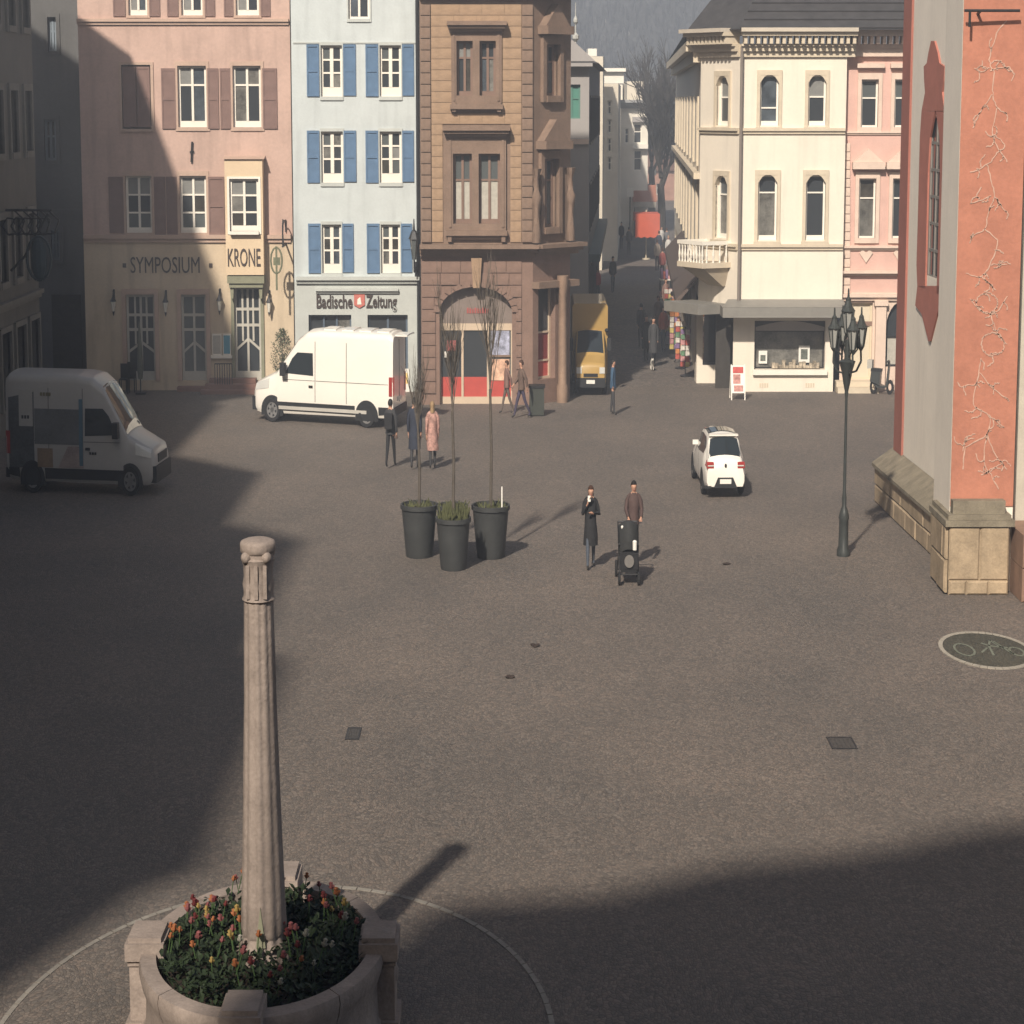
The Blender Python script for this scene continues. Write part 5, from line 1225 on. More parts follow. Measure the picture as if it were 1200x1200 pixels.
for i in range(90):
    a = rr.uniform(0, 2 * PI); r = math.sqrt(rr.uniform(.06, 1)) * .9
    x = fc.x + math.cos(a) * r * (RX - .06); y = fc.y + math.sin(a) * r * (RY - .1)
    cn = rr.choice(['orange'] * 4 + ['yellow'] * 2 + ['pink'] * 3 + ['red'] * 2 + ['white']) if x < fc.x else rr.choice(['orange'] * 2 + ['yellow'] + ['pink'] * 4 + ['red'] * 4 + ['white'] * 1)
    if y < fc.y - .6 and rr.random() < .55: continue
    t = thing('flower', 'small ' + cn + ' flower in the fountain basin ' + ('left of the column' if x < fc.x - .25 else 'right of the column' if x > fc.x + .25 else 'before the column' if y < fc.y else 'behind the column'), 'flower', (x, y, .88 + rr.uniform(-.02, .16)), cn + ' flowers ' + ('left of the column' if x < fc.x - .25 else 'right of the column' if x > fc.x + .25 else 'before the column' if y < fc.y else 'behind the column'))
    t.rotation_euler = (rr.uniform(-.5, .1), rr.uniform(-.3, .3), 0); t.scale = [rr.uniform(.5, .8)] * 3
    for nm, me in zip(('petals', 'stem'), fmesh[cn]):
        o = bpy.data.objects.new(nm, me); COL.objects.link(o); o.parent = t
# pale ring in the paving
mb = MB(); n = 96; R0, R1 = 5.0, 5.1; cy = 24.75; cx_ = -2.42
for i in range(n):
    t0 = 2 * PI * (i + .04) / n; t1 = 2 * PI * (i + .96) / n
    p = [(cx_ + r * S * math.cos(t), cy + r * math.sin(t)) for r, t in ((R0, t0), (R1, t0), (R1, t1), (R0, t1))]
    mb.add([(a, b, .001) for a, b in p] + [(a, b, .008) for a, b in p], [(4, 5, 6, 7), (0, 1, 5, 4), (1, 2, 6, 5), (2, 3, 7, 6), (3, 0, 4, 7)])
solo('paving_ring', mb, mat('pale_ring_stone', (.25, .23, .2), var=.25, scale=5, bump=.1), kind='structure')

# ------------------------------------------------------------------ covers and the round plaque in the paving
for (u0, v0, u1, v1, lab) in ((404, 853, 424, 867, 'small dark square cover set in the paving left of centre'), (975, 864, 998, 878, 'small dark square cover set in the paving at the right')):
    a = gnd(u0, v1); b = gnd(u1, v0); x0, x1, y0, y1 = a.x, b.x, a.y, b.y
    t = thing('drain_cover', lab, 'cover', ((x0 + x1) / 2, (y0 + y1) / 2, 0))
    mb = MB(); e = .04
    mb.box(x0, x1, y0, y0 + e, .0, .012); mb.box(x0, x1, y1 - e, y1, 0, .012); mb.box(x0, x0 + e * .6, y0 + e, y1 - e, 0, .012); mb.box(x1 - e * .6, x1, y0 + e, y1 - e, 0, .012); part('frame', mb, METAL, t)
    mb = MB(); mb.box(x0 + e * .6, x1 - e * .6, y0 + e, y1 - e, 0, .006)
    for k in range(5): x = x0 + (x1 - x0) * (k + .7) / 6; mb.box(x, x + .02, y0 + e * 1.5, y1 - e * 1.5, .006, .01)
    part('plate', mb, mat('worn_iron', (.06, .055, .05), rough=.5, var=.3, scale=8, bump=0), t)
pc = gnd(1156, 762); prx = abs(gnd(1102, 762).x - pc.x); pry = (gnd(1156, 740).y - gnd(1156, 784).y) / 2
pq = thing('paving_plaque', 'round dark mosaic plaque with a pale rim set in the paving by the church', 'plaque', (pc.x, pc.y, 0))
mb = MB(); n = 40
for i in range(n):
    t0 = 2 * PI * (i + .03) / n; t1 = 2 * PI * (i + .97) / n
    p = [(pc.x + k * prx * math.cos(t), pc.y + k * pry * math.sin(t)) for k, t in ((.91, t0), (1, t0), (1, t1), (.91, t1))]
    mb.add([(a, b, 0) for a, b in p] + [(a, b, .016) for a, b in p], [(4, 5, 6, 7), (0, 1, 5, 4), (1, 2, 6, 5), (2, 3, 7, 6), (3, 0, 4, 7)])
part('rim', mb, mat('pale_rim_stone', (.33, .30, .25), var=.2, scale=6, bump=0), pq)
mb = MB(); mb.lathe([(.91, 0), (.91, .008), (.001, .009)], (pc.x, pc.y, 0), 40, prx, pry); part('field', mb, cobble('dark_mosaic', (.075, .075, .06), 14), pq)
mb = MB()
def sp(pts, w=.05):
    for (a, b), (c, d) in zip(pts[:-1], pts[1:]):
        dx, dy = c - a, d - b; L_ = math.hypot(dx, dy)
        if L_ < 1e-5: continue
        nx_, ny_ = -dy / L_ * w / 2, dx / L_ * w / 2
        q = [(a + nx_, b + ny_), (a - nx_, b - ny_), (c - nx_, d - ny_), (c + nx_, d + ny_)]
        mb.add([(pc.x + x * prx, pc.y + y * pry, .0102) for x, y in q] + [(pc.x + x * prx, pc.y + y * pry, .015) for x, y in q], [(4, 5, 6, 7), (0, 1, 5, 4), (1, 2, 6, 5), (2, 3, 7, 6), (3, 0, 4, 7)])
circ = lambda x, y, rx, ry: [(x + rx * math.cos(2 * PI * i / 14), y + ry * math.sin(2 * PI * i / 14)) for i in range(15)]
sp(circ(-.48, .0, .2, .32)); sp([(.05, -.3), (.12, .2), (.25, .5), (.38, .05)]); sp([(.3, .45), (.5, -.25)]); sp([(.0, .35), (.15, .2), (.5, .1)]); sp(circ(.62, -.1, .14, .22)); sp([(-.15, -.15), (.05, .1)])
part('mark', mb, mat('pale_green_inlay', (.15, .16, .125), var=.2, bump=0), pq)
# ------------------------------------------------------------------ lamp post with a cluster of lanterns
lp = gnd(988, 651)
lamp = thing('street_lamp', 'tall dark street lamp with a cluster of five lanterns standing before the church', 'lamp', (lp.x, lp.y, 0))
IRON = mat('dark_green_iron', (.045, .05, .048), rough=.45, var=.2, scale=6, bump=0)
mb = MB(); mb.lathe([(.17, 0), (.17, .12), (.13, .2), (.12, .75), (.14, .8), (.10, .95), (.055, 1.05), (.06, 1.2), (.042, 1.35), (.034, 3.3), (.05, 3.4), (.04, 3.5)], (lp.x, lp.y, 0), 14, .8, 1.2); part('post', mb, IRON, lamp, True)
mb = MB(); mb.lathe([(.05, 3.45), (.09, 3.6), (.14, 3.85), (.2, 4.02), (.22, 4.06), (.08, 4.1), (.06, 4.5)], (lp.x, lp.y, 0), 12, .8, 1.2); part('basket', mb, IRON, lamp, True)
def lantern(x, y, z, k=1.0):
    mb = MB(); mb.lathe([(.02, -.1), (.085, -.02), (.09, .0)], (x, y, z), 6, .75 * k, k)
    for i in range(6):
        t = 2 * PI * i / 6; mb.tube((x + .085 * k * .75 * math.cos(t), y + .085 * k * math.sin(t), z), (x + .16 * k * .75 * math.cos(t), y + .16 * k * math.sin(t), z + .42 * k), .012, n=4)
    l = part('lantern', mb, IRON, lamp)
    mb = MB(); mb.lathe([(.075, .0), (.15, .42 * k)], (x, y, z), 6, .75 * k, k); part('glass', mb, mat('lantern_glass', (.30, .30, .28), rough=.1, var=0, bump=0), l)
    mb = MB(); mb.lathe([(.19, .42 * k), (.12, .5 * k), (.07, .62 * k), (.07, .66 * k), (.03, .7 * k), (.02, .86 * k)], (x, y, z), 8, .75 * k, k); part('cap', mb, IRON, l)
lantern(lp.x, lp.y, 4.65, 1.05)
for a in (0.15, PI / 2 + .15, PI + .15, 1.5 * PI + .15):
    x = lp.x + .29 * math.cos(a); y = lp.y + .5 * math.sin(a); lantern(x, y, 4.35, .95)
    mb = MB(); mb.path([(lp.x, lp.y, 3.8), (lp.x + .2 * math.cos(a), lp.y + .34 * math.sin(a), 3.85), (lp.x + .3 * math.cos(a), lp.y + .52 * math.sin(a), 4.05), (x, y, 4.26)], .022, 6)
    mb.path([(lp.x + .06 * math.cos(a), lp.y + .1 * math.sin(a), 4.4), (lp.x + .17 * math.cos(a), lp.y + .28 * math.sin(a), 4.55), (lp.x + .22 * math.cos(a), lp.y + .38 * math.sin(a), 4.3), (lp.x + .1 * math.cos(a), lp.y + .17 * math.sin(a), 4.15)], .016, 5); part('arm', mb, IRON, lamp)

# ------------------------------------------------------------------ planters with young trees
POT = mat('dark_grey_planter', (.045, .047, .047), rough=.6, var=.2, scale=3, bump=.1)
def planter(u, v, rt, h, label, seed, tree_h, tlabel, green=0):
    p = gnd(u, v); p.y += .25; rr = random.Random(seed)
    t = thing('planter', label, 'planter', (p.x, p.y, 0), 'planters in the middle of the square')
    mb = MB(); mb.lathe([(rt * .70, 0), (rt * .72, .03), (rt * .93, h - .1), (rt, h - .09), (rt, h), (rt * .9, h), (rt * .87, h - .12)], (p.x, p.y, 0), 28, 1, 1.35); part('pot', mb, POT, t, True)
    mb = MB(); mb.lathe([(rt * .87, h - .13), (rt * .5, h - .09), (.001, h - .06)], (p.x, p.y, 0), 20, 1, 1.35); part('soil', mb, mat('dark_soil', (.03, .022, .016)), t)
    mb = MB()
    for _ in range(60 + 260 * green):
        a = rr.uniform(0, 2 * PI); r = math.sqrt(rr.random()) * rt * .82; x = p.x + r * math.cos(a); y = p.y + r * 1.3 * math.sin(a); hh = rr.uniform(.06, .2 + .22 * green)
        dx, dy = rr.uniform(-.09, .09), rr.uniform(-.09, .09); mb.add([(x - .014, y, h - .13), (x + .014, y, h - .13), (x + dx + .02, y + dy, h - .1 + hh * .7), (x + dx * 1.3, y + dy * 1.3, h - .1 + hh)], [(0, 1, 2, 3)])
    o = part('low_plants', mb, mat('dry_green_leaf', (.08, .085, .035), var=.5, scale=10, bump=0), t); o['kind'] = 'stuff'
    if tree_h:
        tt = thing('young_tree', tlabel, 'tree', (p.x, p.y, h - .1), 'young bare trees in the planters')
        mb = MB(); mb.path([(p.x, p.y, h - .12), (p.x + .015, p.y, h + tree_h * .25), (p.x - .01, p.y, h + tree_h * .5)], .034, 7, r1=.026); part('trunk', mb, BARK, tt)
        mb = MB()
        for k in range(6):
            a = rr.uniform(0, 2 * PI); z = h + tree_h * (.46 + .025 * k); branch(mb, Vector((p.x - .005, p.y, z)), Vector((math.cos(a) * .34, math.sin(a) * .34, 1)).normalized(), tree_h * .24, .012, 2, rr, .62, (1, 1), .33, .3)
        branch(mb, Vector((p.x - .01, p.y, h + tree_h * .5)), Vector((0, 0, 1)), tree_h * .32, .016, 2, rr, .62, (1, 2), .33, .3)
        part('crown', mb, BARK, tt)
    return p
planter(491, 654, .39, 1.10, 'left dark tapered planter with a thin bare tree', 1, 3.0, 'thin bare tree in the left planter')
planter(531, 669, .36, 1.06, 'middle dark tapered planter, nearest the camera, with green growth at its rim', 2, 4.3, 'slender bare tree in the middle planter', 1)
pr = planter(575, 655, .40, 1.10, 'right dark tapered planter with the tallest bare tree', 3, 4.8, 'tallest bare tree, in the right planter')
mb = MB(); mb.box(pr.x + .22, pr.x + .245, pr.y - .2, pr.y - .16, 0.95, 1.5); solo('plant_stake', mb, PAPER, 'short pale stake stuck in the soil of the right planter', 'stake', loc=(pr.x + .23, pr.y - .18, .95))
# a fourth planter half hidden behind the middle one
planter(530, 655, .33, 1.1, 'dark planter half hidden behind the middle planter', 6, 0, '')

# ------------------------------------------------------------------ sandwich board, scooter, pots and furniture before the houses
p = gnd(865, 469)
sb = thing('sandwich_board', 'folding sandwich board with a red and white poster before the yellow corner shop', 'sign', (p.x, p.y, 0))
mb = MB()
for sx_ in (-.22, .2): mb.add([(p.x + sx_, p.y, 0), (p.x + sx_ + .03, p.y, 0), (p.x + sx_ + .03, p.y + .3, 1.1), (p.x + sx_, p.y + .3, 1.1), (p.x + sx_, p.y + .04, 0), (p.x + sx_ + .03, p.y + .04, 0), (p.x + sx_ + .03, p.y + .34, 1.1), (p.x + sx_, p.y + .34, 1.1)], [(0, 1, 2, 3), (4, 7, 6, 5), (0, 3, 7, 4), (1, 5, 6, 2), (3, 2, 6, 7)])
for sx_ in (-.22, .2): mb.box(p.x + sx_, p.x + sx_ + .03, p.y + .66, p.y + .7, 0, .1); mb.tube((p.x + sx_ + .015, p.y + .68, .05), (p.x + sx_ + .015, p.y + .34, 1.08), .018, n=4)
part('frame', mb, WHITE, sb)
mb = MB(); mb.add([(p.x - .19, p.y + .05, .22), (p.x + .2, p.y + .05, .22), (p.x + .2, p.y + .29, 1.07), (p.x - .19, p.y + .29, 1.07), (p.x - .19, p.y + .09, .22), (p.x + .2, p.y + .09, .22), (p.x + .2, p.y + .33, 1.07), (p.x - .19, p.y + .33, 1.07)], [(0, 1, 2, 3), (4, 7, 6, 5), (0, 3, 7, 4), (1, 5, 6, 2), (3, 2, 6, 7), (0, 4, 5, 1)]); part('board', mb, PAPER, sb)
lx = lambda f, s_: (p.x + s_, p.y + .05 + .24 * f - .006, .22 + .85 * f)
for k, (f0, f1, s0, s1, m) in enumerate(((.72, .95, -.16, .17, mat('poster_red', (.5, .1, .09), var=.3, scale=9, bump=0)), (.34, .68, -.15, .08, mat('poster_rose', (.5, .25, .22), var=.5, scale=9, bump=0)), (.06, .28, -.13, .16, mat('poster_rose', (0, 0, 0))))):
    a = [lx(f0, s0), lx(f0, s1), lx(f1, s1), lx(f1, s0)]; mb = MB(); mb.add(a + [(x, y + .01, z) for x, y, z in a], [(0, 1, 2, 3), (0, 4, 5, 1), (1, 5, 6, 2), (2, 6, 7, 3), (3, 7, 4, 0)]); part('poster', mb, m, sb)

def wheel_parts(root, T, c, r, w, rim_m, ty, spokes=5):
    """tyre and rim of a wheel, axis along local y"""
    mb = MB(T); n = 22; pr_ = [(r * .66, -w / 2), (r * .93, -w / 2), (r, -w * .3), (r, w * .3), (r * .93, w / 2), (r * .66, w / 2)]
    pts = [(c[0] + q * math.cos(2 * PI * i / n), c[1] + y, c[2] + q * math.sin(2 * PI * i / n)) for q, y in pr_ for i in range(n)]
    fs = [(j * n + i, j * n + (i + 1) % n, ((j + 1) % 6) * n + (i + 1) % n, ((j + 1) % 6) * n + i) for j in range(6) for i in range(n)]
    mb.add(pts, fs); wh_ = part('wheel', mb, ty, root, True)
    mb = MB(T); sgn = -1 if c[1] < 0 else 1
    for i in range(n):
        a = 2 * PI * i / n; b = 2 * PI * (i + 1) / n
        q = [(c[0] + k * r * math.cos(t), c[1] + sgn * w * .42, c[2] + k * r * math.sin(t)) for k, t in ((.54, a), (.67, a), (.67, b), (.54, b))]
        mb.add(q + [(x, c[1] - sgn * w * .3, z) for x, y, z in q], [(0, 1, 2, 3), (0, 4, 5, 1), (1, 5, 6, 2), (2, 6, 7, 3), (3, 7, 4, 0), (4, 7, 6, 5)])
    for i in range(spokes):
        t = 2 * PI * i / spokes + .3; dx, dz = math.cos(t), math.sin(t)
        q = [(c[0] + dx * k - dz * ww, c[1] + sgn * w * .4, c[2] + dz * k + dx * ww) for k, ww in ((0, .06), (r * .57, .045), (r * .57, -.045), (0, -.06))]
        mb.add(q + [(x, y - sgn * .06, z) for x, y, z in q], [(0, 1, 2, 3), (0, 4, 5, 1), (1, 5, 6, 2), (2, 6, 7, 3), (3, 7, 4, 0)])
    part('rim', mb, rim_m, wh_)
    mb = MB(T); mb.add([(c[0] + r * .6 * math.cos(2 * PI * i / n), c[1] + sgn * w * .15, c[2] + r * .6 * math.sin(2 * PI * i / n)) for i in range(n)] + [(c[0] + r * .6 * math.cos(2 * PI * i / n), c[1], c[2] + r * .6 * math.sin(2 * PI * i / n)) for i in range(n)],
                       [tuple(range(n))] + [(i, (i + 1) % n, n + (i + 1) % n, n + i) for i in range(n)]); part('brake_disc', mb, METAL, wh_)
TYRE = mat('tyre_rubber', (.018, .018, .019), rough=.85, var=.2, bump=0)
RIMG = mat('grey_rim', (.35, .35, .35), rough=.35, metal=.6, var=.1, bump=0)
VWHITE = mat('white_vehicle_paint', (.80, .765, .70), rough=.28, var=.03, scale=.7, bump=0, coat=.4)
VDULL = mat('shade_greyed_white_paint', (.36, .35, .335), rough=.4, var=.06, scale=.7, bump=0, coat=.2)  # white paint greyed in colour to stand in for the shade
VGLASS = mat('vehicle_glass', (.02, .026, .03), rough=.05, var=0, bump=0, spec=.7)
VBLACK = mat('black_plastic', (.02, .021, .023), rough=.6, var=.15, bump=0)
YELV = mat('yellow_vehicle_paint', (.40, .26, .085), rough=.45, var=.05, scale=.7, bump=0, coat=.3)  # yellow dulled in colour to stand in for the bank's shadow
REDL = mat('red_lamp', (.30, .03, .025), rough=.2, var=0, bump=0, coat=.5)
CLEARL = mat('clear_lamp', (.55, .55, .52), rough=.12, var=0, bump=0, coat=.6)
PLATE = mat('number_plate', (.72, .71, .66), rough=.45, var=.03, bump=0)
SEAM = mat('panel_gap', (.10, .095, .09), rough=.8, var=0, bump=0)
def lerp_tab(tab, x):
    if x <= tab[0][0]: return tab[0][1]
    for (a, b), (c, d) in zip(tab[:-1], tab[1:]):
        if x <= c:
            f = (x - a) / (c - a) if c > a else 0; return b + (d - b) * f
    return tab[-1][1]
class Body:
    """car body: sections across y strung along local x, front at 0"""
    def __init__(b, L, top, hw, zb, tum, rc, T, crown=.04, sill=.96):
        b.L, b.top, b.hw, b.zb, b.tum, b.rc, b.T, b.crown, b.sill = L, top, hw, zb, tum, rc, T, crown, sill
    def sec(b, x):
        zt = lerp_tab(b.top, x); w = lerp_tab(b.hw, x); zb = lerp_tab(b.zb, x); H = zt - zb; tm = lerp_tab(b.tum, x); rc = min(b.rc, H * .3)
        zl = zb + min(H * .55, .75)
        p = [(w * b.sill * .96, zb), (w * b.sill, zb + .06), (w, zb + H * .12 + .05), (w, zl), (w * (1 - (1 - tm) * .5), (zl + zt - rc) / 2), (w * tm, zt - rc)]
        for k in (1, 2, 3): t = PI / 2 * k / 3; p.append((w * tm - rc * (1 - math.cos(t)), zt - rc + rc * math.sin(t)))
        p.append(((w * tm - rc) * .5, zt + b.crown * .75)); p.append((0, zt + b.crown))
        return p
    def side(b, x, z):
        p = b.sec(x)
        for (ya, za), (yb, zb) in zip(p[:-1], p[1:]):
            if za <= z <= zb and zb > za: return ya + (yb - ya) * (z - za) / (zb - za)
        return p[5][0]
    def topz(b, x, y):
        p = b.sec(x); y = abs(y)
        for (ya, za), (yb, zb) in zip(p[5:-1], p[6:]):
            if yb <= y <= ya and ya > yb: return za + (zb - za) * (ya - y) / (ya - yb)
        return p[-1][1]
    def build(b, root, m, name='body', n=40):
        xs = sorted({*[b.L * i / n for i in range(n + 1)], *[t[0] for t in b.top]}); mb = MB(b.T); k = None; rows_ = []
        for x in xs:
            p = b.sec(x); full = [(x, -y, z) for y, z in p] + [(x, y, z) for y, z in p[-2::-1]]; k = len(full); rows_.append(full)
        mb.add([q for r_ in rows_ for q in r_], [(i * k + j, i * k + (j + 1) % k, (i + 1) * k + (j + 1) % k, (i + 1) * k + j) for i in range(len(xs) - 1) for j in range(k)] + [tuple(range(k)), tuple(range((len(xs) - 1) * k + k - 1, (len(xs) - 1) * k - 1, -1))])
        return part(name, mb, m, root, True)
    def side_panel(b, root, poly, m, nm, sides=(-1, 1), off=.012, sub=None):
        for s in sides:
            mb = MB(b.T); n_ = len(poly); o = [(x, s * (b.side(x, z) + off), z) for x, z in poly]; i_ = [(x, s * (b.side(x, z) - .03), z) for x, z in poly]
            if n_ == 4:
                g = []; N_ = 7
                for i in range(N_ + 1):
                    for j in range(N_ + 1):
                        f, h = i / N_, j / N_
                        x = (poly[0][0] * (1 - f) + poly[3][0] * f) * (1 - h) + (poly[1][0] * (1 - f) + poly[2][0] * f) * h
                        z = (poly[0][1] * (1 - f) + poly[3][1] * f) * (1 - h) + (poly[1][1] * (1 - f) + poly[2][1] * f) * h
                        g.append((x, z))
                w_ = N_ + 1; edge = [i for i in range(w_)] + [i * w_ + N_ for i in range(1, w_)] + [N_ * w_ + j for j in range(N_ - 1, -1, -1)] + [i * w_ for i in range(N_ - 1, 0, -1)]; M_ = w_ * w_
                mb.add([(x, s * (b.side(x, z) + off + .004), z) for x, z in g] + [(x, s * (b.side(x, z) - .03), z) for x, z in g],
                       [(i * w_ + j, i * w_ + j + 1, (i + 1) * w_ + j + 1, (i + 1) * w_ + j) for i in range(N_) for j in range(N_)] + [(edge[i], edge[(i + 1) % len(edge)], M_ + edge[(i + 1) % len(edge)], M_ + edge[i]) for i in range(len(edge))])
                part(nm, mb, m, root if sub is None else sub); continue
            # fan round the middle so that the panel follows the flank
            cx_ = sum(x for x, z in poly) / n_; cz_ = sum(z for x, z in poly) / n_
            mb.add(o + i_ + [(cx_, s * (b.side(cx_, cz_) + off), cz_)], [(j, (j + 1) % n_, 2 * n_) for j in range(n_)] + [(j, n_ + j, n_ + (j + 1) % n_, (j + 1) % n_) for j in range(n_)])
            part(nm, mb, m, root if sub is None else sub)
    def top_patch(b, root, xa, xb, ka, kb, m, nm, off=.014, nx_=5, ny_=9):
        """patch of the upper surface: xa,ka = lower edge and its half width; xb,kb = upper"""
        mb = MB(b.T); g = []
        for i in range(nx_ + 1):
            x = xa + (xb - xa) * i / nx_; k = ka + (kb - ka) * i / nx_
            for j in range(ny_ + 1):
                y = -k + 2 * k * j / ny_; g.append((x, y, b.topz(x, y) + off))
        N_ = len(g); w_ = ny_ + 1
        low = [(x, y, z - .04) for x, y, z in g]
        fs = [(i * w_ + j, i * w_ + j + 1, (i + 1) * w_ + j + 1, (i + 1) * w_ + j) for i in range(nx_) for j in range(ny_)]
        edge = [i for i in range(w_)] + [i * w_ + ny_ for i in range(1, nx_ + 1)] + [nx_ * w_ + j for j in range(ny_ - 1, -1, -1)] + [i * w_ for i in range(nx_ - 1, 0, -1)]
        fs += [(edge[i], edge[(i + 1) % len(edge)], N_ + edge[(i + 1) % len(edge)], N_ + edge[i]) for i in range(len(edge))]
        mb.add(g + low, fs); return part(nm, mb, m, root, True)
    def bx(b, root, x0, x1, y0, y1, z0, z1, m, nm): mb = MB(b.T); mb.box(x0, x1, y0, y1, z0, z1); return part(nm, mb, m, root)
def placer(px, py, ang, S_=S):
    ca, sa = math.cos(ang), math.sin(ang)
    def T(p):
        x = p[0] * ca - p[1] * sa; y = p[0] * sa + p[1] * ca
        return (px + x * S_, py + y, p[2])
    return T

def panel_van(name, label, near_front, near_rear, wb, L, xf, H, paint, dark_low, extras, flip=False):
    """near_front / near_rear: ground points of the wheels on the camera side"""
    f, r = Vector(near_front), Vector(near_rear)
    d = Vector(((r.x - f.x) / S, r.y - f.y)); ang = math.atan2(d.y, d.x); k = d.length / wb
    hwid = 1.0
    # local: x from nose to tail, camera-side flank at y = -hw or +hw
    sy = -1 if math.cos(ang) > 0 else 1
    ca, sa = math.cos(ang), math.sin(ang)
    lx_, ly_ = xf, sy * (hwid - .1)
    px = f.x - (lx_ * k * ca - ly_ * sa) * S; py = f.y - (lx_ * k * sa + ly_ * ca)
    def T(p):
        x = p[0] * k * ca - p[1] * sa; y = p[0] * k * sa + p[1] * ca
        return (px + x * S, py + y, p[2])
    c = T((L / 2, 0, 0))
    t = thing(name, label, 'van', (c[0], c[1], 0))
    B = Body(L, [(0, .95), (.1, 1.12), (.9, 1.42), (1.0, 1.46), (1.95, H - .28), (2.35, H - .06), (2.9, H), (L - .1, H), (L, H - .08)],
             [(0, .78), (.12, .9), (.5, .97), (1.2, 1.0), (L - .3, 1.0), (L, .97)], [(0, .32), (.3, .26), (L - .25, .30), (L, .42)], [(0, .97), (.9, .93), (2, .86), (2.6, .9), (L, .92)], .19, T)
    B.build(t, paint)
    B.top_patch(t, 1.03, 1.98, .84, .70, VGLASS, 'windscreen')
    dw = [(1.42, 1.46), (1.72, 1.9), (1.95, 2.08), (2.62, 2.08), (2.64, 1.42)]
    B.side_panel(t, dw, VGLASS, 'side_window')
    low = .62
    B.side_panel(t, [(1.05 + .0, .36), (1.05, low), (L * .5, low), (xf + wb - .5, low), (xf + wb - .5, .36)], dark_low, 'side_trim', off=.02)
    B.side_panel(t, [(xf + wb + .5, .38), (xf + wb + .5, low), (L - .08, low), (L - .08, .44)], dark_low, 'side_trim', off=.02)
    for x in (2.72, 4.05): B.side_panel(t, [(x - .011, .66), (x - .011, H - .3), (x + .011, H - .3), (x + .011, .66)], SEAM, 'door_gap', off=.004)
    B.side_panel(t, [(2.75, 1.27), (2.75, 1.285), (L - .2, 1.285), (L - .2, 1.27)], SEAM, 'body_crease', off=.003)
    B.side_panel(t, [(1.3, 1.27), (1.3, 1.285), (2.7, 1.285), (2.7, 1.27)], SEAM, 'body_crease', off=.003)
    B.side_panel(t, [(2.45, 1.08), (2.45, 1.14), (2.62, 1.14), (2.62, 1.08)], VBLACK, 'door_handle', off=.035)
    # nose
    B.bx(t, -.06, .3, -.86, .86, .32, .72, VBLACK, 'bumper'); B.bx(t, -.03, .06, -.5, .5, .78, .98, VBLACK, 'grille')
    for s in (-1, 1): B.side_panel(t, [(.12, .92), (.14, 1.12), (.72, 1.28), (.7, 1.0)], CLEARL, 'headlight', sides=(s,), off=.012)
    for s in (-1, 1): B.bx(t, 1.28, 1.5, s * 1.02 if s > 0 else -1.24, 1.24 if s > 0 else -1.02, 1.4, 1.78, VBLACK, 'mirror')
    # tail
    B.bx(t, L - .08, L + .06, -.95, .95, .36, .6, VBLACK, 'bumper')
    for s in (-1, 1): B.side_panel(t, [(L - .16, .95), (L - .16, 1.5), (L - .03, 1.5), (L - .03, .95)], REDL, 'tail_light', sides=(s,), off=.016); B.bx(t, L - .02, L + .02, s * .82 if s > 0 else -.96, .96 if s > 0 else -.82, .95, 1.5, REDL, 'tail_light')
    B.bx(t, L - .02, L + .012, -.01, .01, .7, H - .2, SEAM, 'door_gap'); B.bx(t, L, L + .02, -.3, .3, .75, .87, PLATE, 'number_plate')
    # arches and wheels
    for x in (xf, xf + wb):
        for s in (-1, 1):
            n = 14; mb = MB(T); o = [(x + .47 * math.cos(PI * i / n), s * (B.side(x, .7) + .01), .36 + .44 * math.sin(PI * i / n)) for i in range(n + 1)] + [(x - .47, s * (B.side(x, .7) + .01), .2), (x + .47, s * (B.side(x, .7) + .01), .2)]
            m_ = len(o); mb.add(o + [(a, s * (B.side(x, .7) - .2), c) for a, b_, c in o], [tuple(range(m_))] + [(i, (i + 1) % m_, m_ + (i + 1) % m_, m_ + i) for i in range(m_)]); part('wheel_arch', mb, VBLACK, t)
            wheel_parts(t, T, (x, s * (hwid - .1), .36), .36, .25, RIMG, TYRE, 6)
    if extras: extras(B, t, T)
    return t, B
def white_extras(B, t, T):
    B.side_panel(t, [(1.15, .40), (1.15, .50), (4.9, .50), (4.9, .40)], mat('pale_grey_sill', (.5, .48, .44), rough=.4, var=.1, bump=0), 'sill_bar', off=.05)
    for k in range(5): B.top_patch(t, 3.0 + k * .75, 3.5 + k * .75, .55, .55, VWHITE, 'roof_rib', off=.03)
panel_van('delivery_van', 'white high roofed panel van parked before the pale blue house', gnd(320, 494), gnd(430.5, 501), 4.05, 6.0, .85, 2.72, VWHITE, VBLACK, white_extras)
